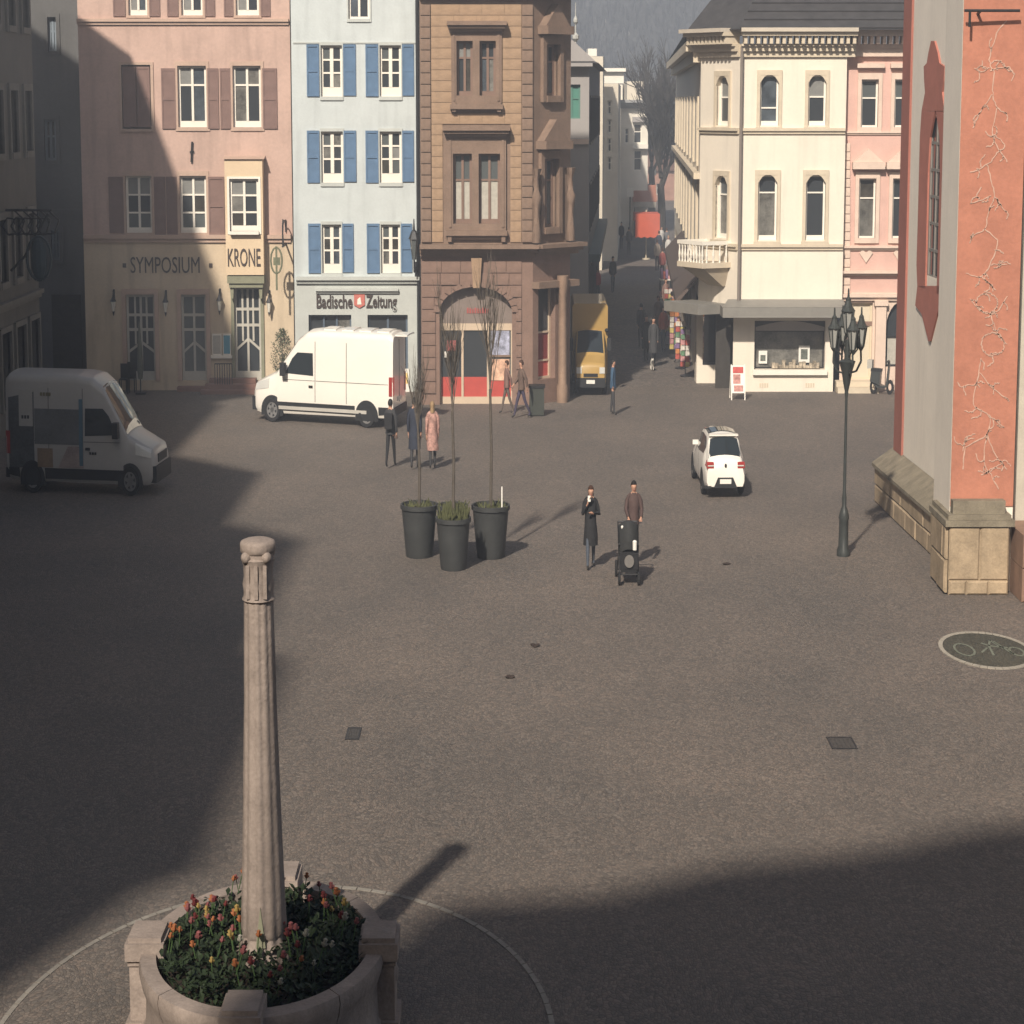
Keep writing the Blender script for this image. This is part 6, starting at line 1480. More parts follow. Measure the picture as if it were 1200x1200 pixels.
def dark_extras(B, t, T):
    L = B.L
    blot = mat('dark_van_print', (.07, .075, .08), rough=.4, var=.5, scale=1.2, bump=0)
    B.side_panel(t, [(2.8, 1.2), (2.8, 2.05), (4.6, 2.05), (4.6, 1.2)], mat('grey_van_print', (.12, .125, .13), rough=.4, var=.25, scale=1.5, bump=0), 'printed_panel', off=.006)
    B.side_panel(t, [(4.62, .62), (4.62, 2.45), (L - .1, 2.3), (L - .1, .62)], blot, 'printed_panel', off=.006)
    B.side_panel(t, [(4.66, 1.62), (4.66, 2.5), (5.2, 2.5), (5.2, 1.62)], mat('pale_van_print', (.36, .35, .33), rough=.4, var=.1, bump=0), 'printed_panel', off=.01)
    B.side_panel(t, [(2.7, .64), (2.7, 1.16), (3.3, 1.16), (3.7, .64)], mat('rose_van_print', (.30, .24, .22), rough=.4, var=.3, scale=2, bump=0), 'printed_panel', off=.008)
    B.side_panel(t, [(3.9, .64), (3.9, 1.1), (4.5, 1.1), (4.5, .64)], mat('tan_van_print', (.2, .14, .09), rough=.4, var=.3, scale=2, bump=0), 'printed_panel', off=.008)
    for j in range(3): B.side_panel(t, [(4.8 + j * .11, 1.8), (4.8 + j * .11, 1.88), (4.88 + j * .11, 1.88), (4.88 + j * .11, 1.8)], VBLACK, 'printed_letter', off=.014)
    for j in range(4): B.side_panel(t, [(3.95 + j * .11, 2.36), (3.95 + j * .11, 2.44), (4.03 + j * .11, 2.44), (4.03 + j * .11, 2.36)], mat('olive_letter', (.16, .14, .08), var=.1, bump=0), 'printed_letter', off=.014)
    for j in range(3): B.side_panel(t, [(2.2 + j * .1, .98), (2.2 + j * .1, 1.04), (2.27 + j * .1, 1.04), (2.27 + j * .1, .98)], VBLACK, 'printed_letter', off=.014)
    B.side_panel(t, [(2.72, .7), (2.72, 2.3), (2.86, 2.3), (2.86, .7)], mat('blue_stripe', (.07, .14, .19), rough=.4, var=.1, bump=0), 'printed_stripe', off=.016)
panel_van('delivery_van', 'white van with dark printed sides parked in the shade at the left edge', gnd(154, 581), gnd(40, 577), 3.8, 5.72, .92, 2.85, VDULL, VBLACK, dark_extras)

# yellow parcel van, nose to the camera
py_ = gnd(692, 464); ang = PI / 2 - .02; T = placer(py_.x, py_.y, ang)
L = 5.6
t = thing('parcel_van', 'yellow box bodied parcel van coming out of the street beside the bank', 'van', (py_.x, py_.y + L / 2, 0))
B = Body(1.6, [(0, .9), (.08, 1.02), (.62, 1.22), (.7, 1.28), (1.35, 1.95), (1.6, 2.0)], [(0, .78), (.15, .88), (.6, .92), (1.6, .93)], [(0, .3), (1.6, .3)], [(0, .97), (.7, .93), (1.4, .86), (1.6, .88)], .1, T)
B.build(t, YELV, 'cab'); B.top_patch(t, .72, 1.34, .76, .68, VGLASS, 'windscreen'); B.side_panel(t, [(1.0, 1.3), (1.3, 1.8), (1.55, 1.8), (1.55, 1.28)], VGLASS, 'side_window')
mb = MB(T); q = [(-1.02, .55), (1.02, .55), (1.02, 2.75), (.92, 2.85), (-.92, 2.85), (-1.02, 2.75)]
pts = [(1.3 if z > 2.2 else 1.602, y, z) for y, z in q] + [(L, y, z) for y, z in q]; mb.add(pts, [tuple(range(6)), tuple(range(11, 5, -1))] + [(i, (i + 1) % 6, 6 + (i + 1) % 6, 6 + i) for i in range(6)]); part('cargo_box', mb, YELV, t)
B.bx(t, -.08, .2, -.84, .84, .28, .58, VBLACK, 'bumper'); B.bx(t, -.1, -.081, -.24, .24, .4, .52, PLATE, 'number_plate'); B.bx(t, -.03, .1, -.4, .4, .62, .72, VBLACK, 'grille')
for s in (-1, 1):
    a, b = sorted((s * .5, s * .8)); B.bx(t, -.02, .1, a, b, .72, .92, CLEARL, 'headlight')
    a, b = sorted((s * .97, s * 1.2)); B.bx(t, 1.0, 1.15, a, b, 1.35, 1.75, VBLACK, 'mirror')
    for x in (.75, 4.2): wheel_parts(t, T, (x, s * .84, .33), .33, .22, RIMG, TYRE)
mb = MB(T); mb.box(.2, L, -.9, .9, .3, .548); part('chassis', mb, VBLACK, t)
a = at_y(711, 387, py_.y + 1.3); mb = MB(); mb.ball((a[0], py_.y + 1.26, a[1]), .07, 8, 6); part('marker_lamp', mb, VBLACK, t)

# white hatchback from behind
ph = gnd(850, 585); T = placer(ph.x, ph.y, -PI / 2 + .02)   # local x = 0 is the tail here turned below
L = 4.2
TT = placer(ph.x, ph.y, PI / 2 + .03)
T = lambda p: TT((L - p[0], -p[1], p[2]))
t = thing('hatchback', 'white hatchback car with dark rear window driving away across the square', 'car', (ph.x, ph.y + L / 2, 0))
B = Body(L, [(0, .62), (.15, .74), (1.0, .98), (1.15, 1.02), (1.95, 1.42), (2.5, 1.48), (3.2, 1.46), (3.55, 1.40), (4.0, .98), (4.12, .92), (L, .80)],
         [(0, .66), (.2, .8), (.8, .87), (2.1, .89), (3.6, .88), (4.05, .84), (L, .79)], [(0, .26), (L - .4, .24), (L, .30)], [(0, .96), (1.0, .92), (1.7, .78), (3.2, .76), (3.7, .80), (4.05, .93), (L, .95)], .19, T, .04)
B.build(t, VWHITE, 'body', 60)
B.top_patch(t, 3.985, 3.58, .70, .57, VGLASS, 'rear_window'); B.top_patch(t, 1.2, 1.92, .68, .60, VGLASS, 'windscreen'); B.top_patch(t, 2.02, 3.2, .58, .58, VGLASS, 'glass_roof', off=.02, nx_=12)
B.bx(t, 3.4, 3.62, -.62, .62, 1.435, 1.47, VWHITE, 'roof_spoiler')
B.side_panel(t, [(1.45, 1.0), (1.95, 1.34), (2.45, 1.38), (2.45, .97)], VGLASS, 'side_window'); B.side_panel(t, [(2.52, .97), (2.52, 1.38), (3.1, 1.36), (3.5, 1.15), (3.4, 1.0)], VGLASS, 'side_window')
B.side_panel(t, [(2.475, .35), (2.475, .96), (2.49, .96), (2.49, .35)], SEAM, 'door_gap', off=.004); B.side_panel(t, [(1.35, .35), (1.35, .96), (1.365, .96), (1.365, .35)], SEAM, 'door_gap', off=.004)
for s in (-1, 1):
    a, b = sorted((s * .50, s * .80)); B.bx(t, L - .16, L - .035, a, b, .795, .865, REDL, 'tail_light')
    B.side_panel(t, [(L - .32, .78), (L - .34, .9), (L - .1, .86), (L - .1, .74)], REDL, 'tail_light', sides=(s,))
    mb = MB(T); a, b = sorted((s * .5, s * .8)); mb.prism([(L - .06, .72), (L + .006, .74), (L + .002, .85), (L - .06, .89)], a, b); part('tail_light', mb, REDL, t)
    a, b = sorted((s * .5, s * .76)); B.bx(t, L + .012, L + .018, a, b, .79, .82, CLEARL, 'reversing_light')
    a, b = sorted((s * .74, s * .99)); B.bx(t, 1.44, 1.53, a, b, .96, 1.07, VWHITE, 'mirror')
    for x in (.78, 3.38):
        n = 14; mb = MB(T); yy = B.side(x, .5) + .008; o = [(x + .38 * math.cos(PI * i / n), s * yy, .3 + .36 * math.sin(PI * i / n)) for i in range(n + 1)] + [(x - .38, s * yy, .2), (x + .38, s * yy, .2)]
        m_ = len(o); mb.add(o + [(a_, s * (yy - .15), c_) for a_, b_, c_ in o], [tuple(range(m_))] + [(i, (i + 1) % m_, m_ + (i + 1) % m_, m_ + i) for i in range(m_)]); part('wheel_arch', mb, VBLACK, t)
        wheel_parts(t, T, (x, s * .79, .31), .31, .2, RIMG, TYRE)
mb = MB(T); mb.add([(L + .006, y, z) for y, z in ((-.5, .27), (.5, .27), (.32, .52), (-.32, .52))] + [(L - .1, y, z) for y, z in ((-.5, .27), (.5, .27), (.32, .52), (-.32, .52))], [(0, 1, 2, 3), (0, 4, 5, 1), (1, 5, 6, 2), (2, 6, 7, 3), (3, 7, 4, 0)]); part('rear_diffuser', mb, VBLACK, t)
B.bx(t, L - .02, L + .02, -.24, .24, .37, .48, PLATE, 'number_plate'); B.bx(t, L - .1, L + .01, -.86, -.6, .26, .32, VBLACK, 'exhaust_trim')
mb = MB(T); mb.ball((L - .015, 0, .8), .055, 10, 6); part('badge', mb, METAL, t)
B.bx(t, L - .12, L - .005, -.7, .7, .665, .68, SEAM, 'tailgate_gap')
mb = MB(T); mb.path([(3.93, -.05, 1.07), (3.78, .2, 1.2)], .012, 4); part('rear_wiper', mb, VBLACK, t)

# ------------------------------------------------------------------ people
SKIN = mat('skin', (.46, .26, .18), rough=.6, var=.06, bump=0)
def skin_mesh(name, V, E, Rr, T, mats, pick, sub=1, root=0):
    me = bpy.data.meshes.new(name); me.from_pydata(V, E, []); ob = bpy.data.objects.new(name, me); COL.objects.link(ob)
    md = ob.modifiers.new('skin', 'SKIN'); md.use_smooth_shade = True
    for i, r in enumerate(Rr): me.skin_vertices[0].data[i].radius = r if isinstance(r, tuple) else (r, r)
    me.skin_vertices[0].data[root].use_root = True
    sd = ob.modifiers.new('sub', 'SUBSURF'); sd.levels = sub; sd.render_levels = sub
    dg = bpy.context.evaluated_depsgraph_get(); m2 = bpy.data.meshes.new_from_object(ob.evaluated_get(dg))
    bpy.data.objects.remove(ob); bpy.data.meshes.remove(me)
    m2.materials.clear()
    for m in mats: m2.materials.append(m)
    for p_ in m2.polygons: p_.material_index = pick(p_.center); p_.use_smooth = True
    for v in m2.vertices: v.co = T(v.co)
    return m2
PW = .64
def person(label, u, v, H, face, top, legs, shoes, hair, coat=None, stride=0.0, arms=('down', 'down'), longhair=False, cat='person', group=None, fingers=True, pos=None, bag=None, top_pat=None):
    """face: angle the body looks to, 0 = towards the camera"""
    p = pos or gnd(u, v); k = H / 1.75; ca, sa = math.cos(face), math.sin(face)
    def TW(q): x, y, z = q[0] * k, q[1] * k, q[2] * k; return (p.x + (x * ca - y * sa) * PW, p.y + x * sa + y * ca, z)
    t = thing('person', label, cat, (p.x, p.y, 0), group)
    TL = lambda q: tuple(a - b for a, b in zip(TW(q), (p.x, p.y, 0)))
    V = []; E = []; Rr = []
    def add(q, r, par=None): V.append(q); Rr.append(r); (E.append((par, len(V) - 1)) if par is not None else None); return len(V) - 1
    pel = add((0, 0, .98), (.15, .12)); ab = add((0, -.01, 1.14), (.135, .105), pel); ch = add((0, 0, 1.32), (.165, .115), ab); nb_ = add((0, 0, 1.46), (.085, .08), ch)
    nk = add((0, -.01, 1.52), .055, nb_); hd = add((0, -.02, 1.62), (.092, .1), nk); hd2 = add((0, -.012, 1.69), (.095, .1), hd)
    add((0, -.115, 1.61), .018, hd)                                    # nose
    for s in (-1, 1): add((s * .083, 0, 1.615), .02, hd)                # ears
    joints = {}
    for s, st in ((-1, stride), (1, -stride)):
        hip = add((s * .09, 0, .9), .098, pel); kn = add((s * .1, -.22 * st - .02 * abs(st), .5 + .01 * abs(st)), .072, hip)
        an = add((s * .1, -.42 * st + (.12 * abs(st) if st < 0 else 0), .09 + (.07 * abs(st) if st < 0 else 0)), .043, kn)
        h_ = V[an]; add((s * .105, h_[1] - .14, .035 + (.0 if st >= 0 else .02)), .036, an)
    A_ = {}
    for s, am in ((-1, arms[0]), (1, arms[1])):
        sh = add((s * .185, 0, 1.42), .064, nb_)
        el, wr = {'down': ((s * .235, .03, 1.14), (s * .235, -.03, .90)), 'back': ((s * .235, .16, 1.17), (s * .23, .2, .95)), 'fwd': ((s * .235, -.1, 1.16), (s * .22, -.28, 1.02)),
                  'face': ((s * .26, -.14, 1.2), (s * .09, -.22, 1.44)), 'push': ((s * .25, -.07, 1.16), (s * .2, -.33, 1.03)), 'fold': ((s * .26, -.05, 1.17), (s * .04, -.2, 1.2)), 'carry': ((s * .24, .02, 1.14), (s * .2, -.24, 1.1))}[am]
        e_ = add(el, .045, sh); w_ = add(wr, .031, e_); A_[s] = (V[sh], el, wr)
        d = (Vector(wr) - Vector(el)).normalized(); pm = Vector(wr) + d * .06; pi = add(tuple(pm), (.038, .024), w_)
        if fingers:
            side = Vector((s * .3, -1, 0)).normalized() if abs(d.z) > .6 else Vector((1, 0, 0))
            for q in range(4):
                o = side * (.03 * (q - 1.5)) ; b0 = pm + d * .045 + o * .8; ln = (.06, .075, .072, .055)[q]
                f1 = add(tuple(b0), .0105, pi); f2 = add(tuple(b0 + d * ln * .6 + Vector((0, -.012, 0))), .0095, f1); add(tuple(b0 + d * ln + Vector((0, -.03, 0))), .008, f2)
            th1 = add(tuple(pm - d * .01 + side * -.045), .012, pi); add(tuple(pm + d * .035 + side * -.062), .010, th1)
    wrz = {s: Vector(A_[s][2]) for s in A_}
    def pick(c):
        for s in wrz:
            if (c - wrz[s]).length < .16 and (c - Vector(A_[s][1])).length > .2: return 0
        if c.z > 1.5: return 0
        if c.z < .10: return 2
        return 1 if c.z < 1.0 else 3
    me = skin_mesh('body', V, E, Rr, TL, [SKIN, legs, shoes, top], pick, 1)
    o = bpy.data.objects.new('body', me); COL.objects.link(o); o.parent = t
    # clothes
    mb = MB(TW)
    hem = {None: .94, 'jacket': .86, 'coat': .50}[coat]
    prof = [(1.50, .075, .075), (1.45, .15, .10), (1.38, .205, .13), (1.28, .205, .14), (1.12, .18, .135), (1.0, .19, .145)] + ([(.9, .205, .15), (hem, .205, .15)] if coat != 'coat' else [(.9, .21, .155), (.7, .225, .165), (hem, .24, .175)])
    n = 14; pts = []
    fo = random.Random(int(u * 7 + v))
    for z, rx, ry in prof: pts += [(rx * fo.uniform(.93, 1.06) * math.cos(2 * PI * i / n), ry * fo.uniform(.9, 1.08) * math.sin(2 * PI * i / n), z + .006 * math.sin(i * 2.1)) for i in range(n)]
    m_ = len(prof); mb.add(pts, [(j * n + i, j * n + (i + 1) % n, (j + 1) * n + (i + 1) % n, (j + 1) * n + i) for j in range(m_ - 1) for i in range(n)] + [tuple(range(n)), tuple(range(m_ * n - 1, m_ * n - n - 1, -1))])
    for s in A_:
        a, b, c = [Vector(q) for q in A_[s]]
        c2 = b + (c - b) * .93; ring = []
        e = (c - a).normalized(); e1 = e.orthogonal().normalized(); e2 = e.cross(e1)
        for q, r in ((a + Vector((-s * .05, 0, .02)), .075), (a + (b - a) * .3, .078), (b, .062), (b + (c2 - b) * .5, .055), (c2, .05)):
            ring += [tuple(q + e1 * r * math.cos(2 * PI * i / 9) + e2 * r * math.sin(2 * PI * i / 9)) for i in range(9)]
        mb.add(ring, [(j * 9 + i, j * 9 + (i + 1) % 9, (j + 1) * 9 + (i + 1) % 9, (j + 1) * 9 + i) for j in range(4) for i in range(9)] + [tuple(range(9)), tuple(range(44, 35, -1))])
    part('coat' if coat == 'coat' else 'jacket' if coat else 'sweater', mb, top_pat or top, t, True)
    # hair: cap over the crown and back of the head
    mb = MB(TW); n = 12; pts = []
    for j in range(6):
        f = j / 5; th_ = math.radians(14 + 104 * f)
        for i in range(n):
            a = 2 * PI * i / n; front_ = max(0, -math.sin(a)); zz = 1.65 + .108 * math.cos(th_) + (.07 * f * front_ if f > .3 else 0)
            pts.append((.098 * math.sin(th_) * math.cos(a), .006 + .11 * math.sin(th_) * math.sin(a), zz))
    if longhair:
        for z in (1.55, 1.46):
            for i in range(n):
                a = 2 * PI * i / n; fr = max(0, -math.sin(a)); pts.append((.09 * math.cos(a), .03 + (.09 if fr == 0 else .02) * math.sin(a), z + .13 * fr))
    rws = len(pts) // n; mb.add(pts, [(j * n + i, j * n + (i + 1) % n, (j + 1) * n + (i + 1) % n, (j + 1) * n + i) for j in range(rws - 1) for i in range(n)] + [tuple(range(n))]); part('hair', mb, hair, t, True)
    mb = MB(TW)
    for s in (-1, 1): mb.ball((s * .033, -.098, 1.645), .012, 6, 4)
    part('eyes', mb, VBLACK, t); mb = MB(TW); mb.box(-.025, .025, -.103, -.09, 1.562, 1.574); part('mouth', mb, mat('lips', (.3, .1, .09), var=0, bump=0), t)
    if bag:
        mb = MB(TW); mb.bev(-.15, .15, .13, .3, 1.02, 1.42, .05); bg_ = solo('backpack', mb, bag[0], bag[1], 'backpack', loc=TW((0, .2, 1.02)))
    return t, TW
cl = lambda n, c: mat(n, c, rough=.85, var=.18, scale=5, bump=.15, bscale=30)
BLK = cl('black_cloth', (.022, .022, .024)); DKG = cl('dark_grey_cloth', (.05, .05, .053)); JEAN = cl('blue_grey_denim', (.075, .09, .115)); BRN = cl('brown_cloth', (.085, .055, .05)); DKB = cl('dark_blue_cloth', (.03, .036, .055))
HBR = mat('brown_hair', (.06, .028, .016), rough=.6, var=.2, bump=0); HBK = mat('black_hair', (.015, .013, .012), rough=.6, var=.2, bump=0); HBL = mat('fair_hair', (.3, .2, .11), rough=.6, var=.2, bump=0)
SHO = mat('dark_shoes', (.03, .027, .025), rough=.5, var=.1, bump=0)
w_, TWw = person('woman in a long black coat and jeans walking with one hand at her face', 692, 666, 1.70, .0, BLK, JEAN, SHO, HBR, 'coat', .45, ('face', 'fold'), True)
q = TWw((-.07, -.25, 1.52)); mb = MB(); mb.box(q[0] - .025, q[0] + .03, q[1] - .02, q[1] + .01, q[2] - .07, q[2] + .05); solo('paper_cup', mb, PAPER, 'small white thing held to her mouth by the woman in the black coat', 'cup', loc=q)
m_, TWm = person('man in a brown jacket and black cap pushing a stroller across the square', 742, 662, 1.74, 0.04, BRN, DKB, SHO, HBK, 'jacket', .4, ('push', 'push'))
# stroller
sp_ = gnd(737, 686); k = 1.0
st = thing('stroller', 'black stroller with red lined hood pushed by the man in the brown jacket', 'stroller', (sp_.x, sp_.y, 0))
def TS(q): return (sp_.x + q[0] * PW * 1.22, sp_.y + q[1], q[2] * 1.06)
mb = MB(TS)
for s in (-.24, .24):
    mb.path([(s, .05, .2), (s, .35, .62), (s, .85, 1.06)], .017, 6); mb.path([(s, .95, .14), (s, .5, .5), (s, .15, .75)], .016, 6)
mb.tube((-.24, .85, 1.06), (.24, .85, 1.06), .02, n=6); mb.tube((-.24, .05, .2), (.24, .05, .2), .016, n=6); mb.tube((-.24, .95, .14), (.24, .95, .14), .016, n=6); part('frame', mb, METAL, st)
for sx_, yy, r in ((-.24, .0, .13), (.24, .0, .13), (-.27, .95, .16), (.27, .95, .16)):
    mb = MB(TS); n = 16; pr_ = [(r * .72, -.03), (r, -.025), (r, .025), (r * .72, .03)]
    mb.add([(sx_ + y, yy + a * math.cos(2 * PI * i / n), r + a * math.sin(2 * PI * i / n)) for a, y in pr_ for i in range(n)], [(j * n + i, j * n + (i + 1) % n, ((j + 1) % 4) * n + (i + 1) % n, ((j + 1) % 4) * n + i) for j in range(4) for i in range(n)])
    for i in range(4): t_ = PI * i / 4; mb.tube((sx_, yy - r * .7 * math.cos(t_), r - r * .7 * math.sin(t_)), (sx_, yy + r * .7 * math.cos(t_), r + r * .7 * math.sin(t_)), .008, n=4)
    part('wheel', mb, TYRE, st)
mb = MB(TS); mb.add([(-.22, -.02, .3), (.22, -.02, .3), (.22, -.05, .52), (-.22, -.05, .52), (-.23, .4, .36), (.23, .4, .36), (.23, .52, .95), (-.23, .52, .95), (-.22, .06, .52), (.22, .06, .52), (.22, .36, .5), (-.22, .36, .5), (.22, .42, .93), (-.22, .42, .93)],
                    [(0, 1, 2, 3), (0, 4, 5, 1), (4, 7, 6, 5), (3, 2, 9, 8), (8, 9, 10, 11), (11, 10, 12, 13), (13, 12, 6, 7), (0, 3, 8, 11, 4), (1, 5, 10, 9, 2), (4, 11, 13, 7), (5, 6, 12, 10)]); part('seat', mb, BLK, st)
mb = MB(TS); mb.add([(-.2, .0, .24), (.2, .0, .24), (.2, .78, .22), (-.2, .78, .22), (-.235, -.06, .6), (.235, -.06, .6), (.235, .8, .62), (-.235, .8, .62)], [(0, 1, 2, 3), (0, 4, 5, 1), (1, 5, 6, 2), (2, 6, 7, 3), (3, 7, 4, 0), (4, 7, 6, 5)]); part('basket', mb, BLK, st)
mb = MB(TS); n = 10
pts = []
for j in range(6):
    a = -.25 + j * .36; cy_, cz_ = .46 - .42 * math.cos(a) * .85, .68 + .42 * math.sin(a) * .95
    for i in range(n + 1): tt_ = -1 + 2 * i / n; pts.append((.25 * tt_, cy_ + .16 * tt_ * tt_ - .04, cz_ + .13 * (1 - tt_ * tt_) - .05))
mb.add(pts, [(j * (n + 1) + i, j * (n + 1) + i + 1, (j + 1) * (n + 1) + i + 1, (j + 1) * (n + 1) + i) for j in range(5) for i in range(n)]); mb.add([(s * .25, .46, .66) for s in (-1, 1)] + [(s * .25, .46 - .42 * math.cos(-.25 + j * .36) * .85 + .06, .68 + .42 * math.sin(-.25 + j * .36) * .95) for j in range(6) for s in (-1, 1)],
                                                     [(0, 2 + 2 * j, 4 + 2 * j) for j in range(5)] + [(1, 5 + 2 * j, 3 + 2 * j) for j in range(5)]); part('hood', mb, mat('dark_hood_cloth', (.035, .036, .036), rough=.85, var=.2, bump=.1), st)
mb = MB(TS); mb.lathe([(.14, 0), (.15, .04), (.1, .07), (.001, .08)], (-.03, .5, 1.03), 12, 1.05, 1.0); part('red_cover', mb, cl('dull_red_cloth', (.22, .06, .06)), st)
mb = MB(TS); mb.add([(.12 * math.cos(2 * PI * i / 16), -.075, .46 + .12 * math.sin(2 * PI * i / 16)) for i in range(16)] + [(.12 * math.cos(2 * PI * i / 16), -.04, .46 + .12 * math.sin(2 * PI * i / 16)) for i in range(16)], [tuple(range(16))] + [(i, (i + 1) % 16, 16 + (i + 1) % 16, 16 + i) for i in range(16)]); part('front_cover', mb, mat('grey_cover', (.17, .16, .15), var=.2, bump=0), st)
for s_, y_, z_ in ((.06, .36, .98), (-.16, .3, 1.04)):
    mb = MB(TS); mb.ball((s_, y_, z_), .035, 8, 5); part('toy', mb, PAPER, st)
mb = MB(TS); mb.lathe([(.05, 0), (.055, .16), (.03, .18)], (.14, .02, .66), 10, 1, 1); part('bottle', mb, PAPER, st)

FLO = mat('pink_patterned_cloth', (.45, .26, .22), rough=.85, var=.6, scale=9, bump=.1)
person('person in dark clothes with a bag walking left of the trio before the white van', 458, 548, 1.78, 2.9, DKG, BLK, SHO, HBK, 'jacket', .5, ('down', 'fwd'), bag=(BLK, 'black backpack worn by the left person of the trio'))
person('person in a dark coat seen from behind, middle of the trio before the sandstone bank', 486, 550, 1.86, 3.1, DKB, DKG, SHO, HBK, 'coat', .3, ('down', 'down'))
person('woman in a pink patterned coat at the right of the trio by the planters', 507, 550, 1.76, 3.3, cl('pale_pink_cloth', (.45, .28, .24)), DKG, SHO, HBL, 'coat', .25, ('down', 'down'), True, top_pat=FLO)
person('person in brown with dark trousers striding left past the bank', 611, 490, 1.74, -1.25, cl('tan_brown_cloth', (.14, .095, .075)), cl('violet_grey_cloth', (.06, .05, .085)), SHO, HBR, 'jacket', .75, ('fwd', 'back'))
person('person in a dull rose jacket walking just left of the striding one before the bank', 594, 485, 1.62, -1.4, cl('rose_brown_cloth', (.2, .12, .1)), cl('taupe_cloth', (.13, .1, .085)), SHO, HBR, 'jacket', .6, ('down', 'back'))
person('person in a bright red jacket and dark trousers in the shaded street', 700, 354, 1.62, 3.0, cl('red_cloth', (.42, .05, .06)), DKG, SHO, HBR, 'jacket', .3, fingers=False)
person('dark dressed person walking beside the red jacketed one in the street', 718, 343, 1.78, .2, DKG, JEAN, SHO, HBK, 'jacket', .4, fingers=False)
person('person in black at the left of the dark pair in the street mouth', 757, 424, 1.70, .1, BLK, BLK, SHO, HBR, 'coat', .35, fingers=False)
person('taller person in black at the right of the dark pair in the street mouth', 765.5, 430, 1.78, .05, DKG, BLK, SHO, HBK, 'coat', .4, fingers=False)
person('person in an orange red top walking beside the goods of the yellow house', 777, 412, 1.72, .1, cl('orange_red_cloth', (.42, .12, .07)), JEAN, SHO, HBR, 'jacket', .4, fingers=False)
person('person in a blue jacket standing at the right side of the yellow parcel van', 718, 486, 1.68, 1.4, cl('blue_cloth', (.05, .10, .17)), DKG, SHO, HBK, 'jacket', .2, fingers=False)
person('person in grey near the red parasol in the far street', 737, 300, 1.75, 3.1, cl('mid_grey_cloth', (.12, .12, .13)), DKG, SHO, HBK, 'jacket', .4, fingers=False)
person('person in a white top in the far street beside the yellow wing', 783, 312, 1.75, 0, cl('white_cloth', (.5, .48, .45)), JEAN, SHO, HBL, 'jacket', .4, fingers=False)
person('person in dark red in the far street near the awning end', 776, 330, 1.75, 3.1, cl('dark_red_cloth', (.25, .06, .05)), BLK, SHO, HBR, 'jacket', .4, fingers=False)
person('person in pale beige walking away in the far street by the wing', 770, 318, 1.75, 3.1, cl('beige_cloth', (.38, .31, .25)), DKG, SHO, HBR, 'jacket', .4, fingers=False)
for i, (u, v, H, f, tp, lg, lab, co) in enumerate((
    (781, 300, 1.7, 3.1, 'mid_grey_cloth', JEAN, 'person in mid grey walking away in the far street, nearest the wing', 'jacket'),
    (775, 297, 1.66, .2, 'white_cloth', DKG, 'person in white and dark trousers far down the street right of the parasol', 'jacket'),
    (786, 322, 1.74, .1, 'violet_grey_cloth', BLK, 'person in violet grey near the far awning of the yellow wing', 'coat'),
    (784, 345, 1.7, 3.0, 'rose_brown_cloth', JEAN, 'person in rose brown looking at the goods under the awning', 'jacket'),
    (772, 306, 1.78, 3.1, 'dark_blue_cloth', DKG, 'person in a dark blue coat far down the street beside the parasol', 'coat'),
    (728, 292, 1.72, .1, 'black_cloth', BLK, 'person in black at the left side of the far street', 'jacket'),
    (733, 276, 1.75, 3.1, 'tan_brown_cloth', JEAN, 'small figure in tan farthest down the left side of the street', 'jacket'))):
    person(lab, u, v, H, f, cl(tp, (.1, .1, .1)), lg, SHO, HBK if i % 2 else HBR, co, .35, fingers=False)
for i, (u, v, H, f, tp, lg, lab, co) in enumerate((
    (780, 372, 1.7, .2, 'rose_brown_cloth', DKG, 'person in rose brown beside the display table under the awning', 'jacket'),
    (787, 392, 1.74, 3.0, 'mid_grey_cloth', JEAN, 'person in grey seen from behind at the goods racks', 'jacket'),
    (771, 396, 1.68, .1, 'tan_brown_cloth', BLK, 'person in a tan coat walking up the street left of the racks', 'coat'),
    (751, 408, 1.72, 3.1, 'dark_grey_cloth', DKG, 'person in dark grey walking away behind the dark pair', 'jacket'),
    (795, 425, 1.66, -.8, 'violet_grey_cloth', DKG, 'person in violet grey bending to the nearest card racks', 'jacket'))):
    person(lab, u, v, H, f, cl(tp, (.1, .1, .1)), lg, SHO, HBK if i % 2 else HBR, co, .35, fingers=False)
# a further stall behind the parasol
xs_, zs_ = at_y(755, 217, 178); st_ = thing('market_stall', 'brick red roofed market stall standing behind the red parasol', 'stall', (xs_, 178, 0))
mb = MB(); mb.add([(xs_ - .8, 177, zs_ - 1.1), (xs_ + .8, 177, zs_ - 1.1), (xs_ + .8, 180, zs_ - 1.1), (xs_ - .8, 180, zs_ - 1.1), (xs_ - .8, 178.5, zs_), (xs_ + .8, 178.5, zs_)], [(0, 1, 5, 4), (2, 3, 4, 5), (0, 4, 3), (1, 2, 5), (0, 3, 2, 1)]); part('roof', mb, mat('stall_cloth', (.32, .13, .085), var=.15, bump=0), st_)
mb = MB(); mb.box(xs_ - .7, xs_ + .7, 177.3, 179.7, 0, 1.1); part('counter', mb, mat('stall_counter', (.2, .17, .12), var=.2, bump=0), st_)
for sx_ in (-.72, .68):
    for y_ in (177.2, 179.7): mb = MB(); mb.box(xs_ + sx_, xs_ + sx_ + .05, y_, y_ + .08, 0, zs_ - 1.1); part('post', mb, METAL, st_)
mb = MB(); mb.box(xs_ - .75, xs_ + .75, 176.95, 176.99, zs_ - 1.5, zs_ - 1.11); part('sign_board', mb, mat('stall_sign', (.4, .36, .3), var=.2, bump=0), st_)
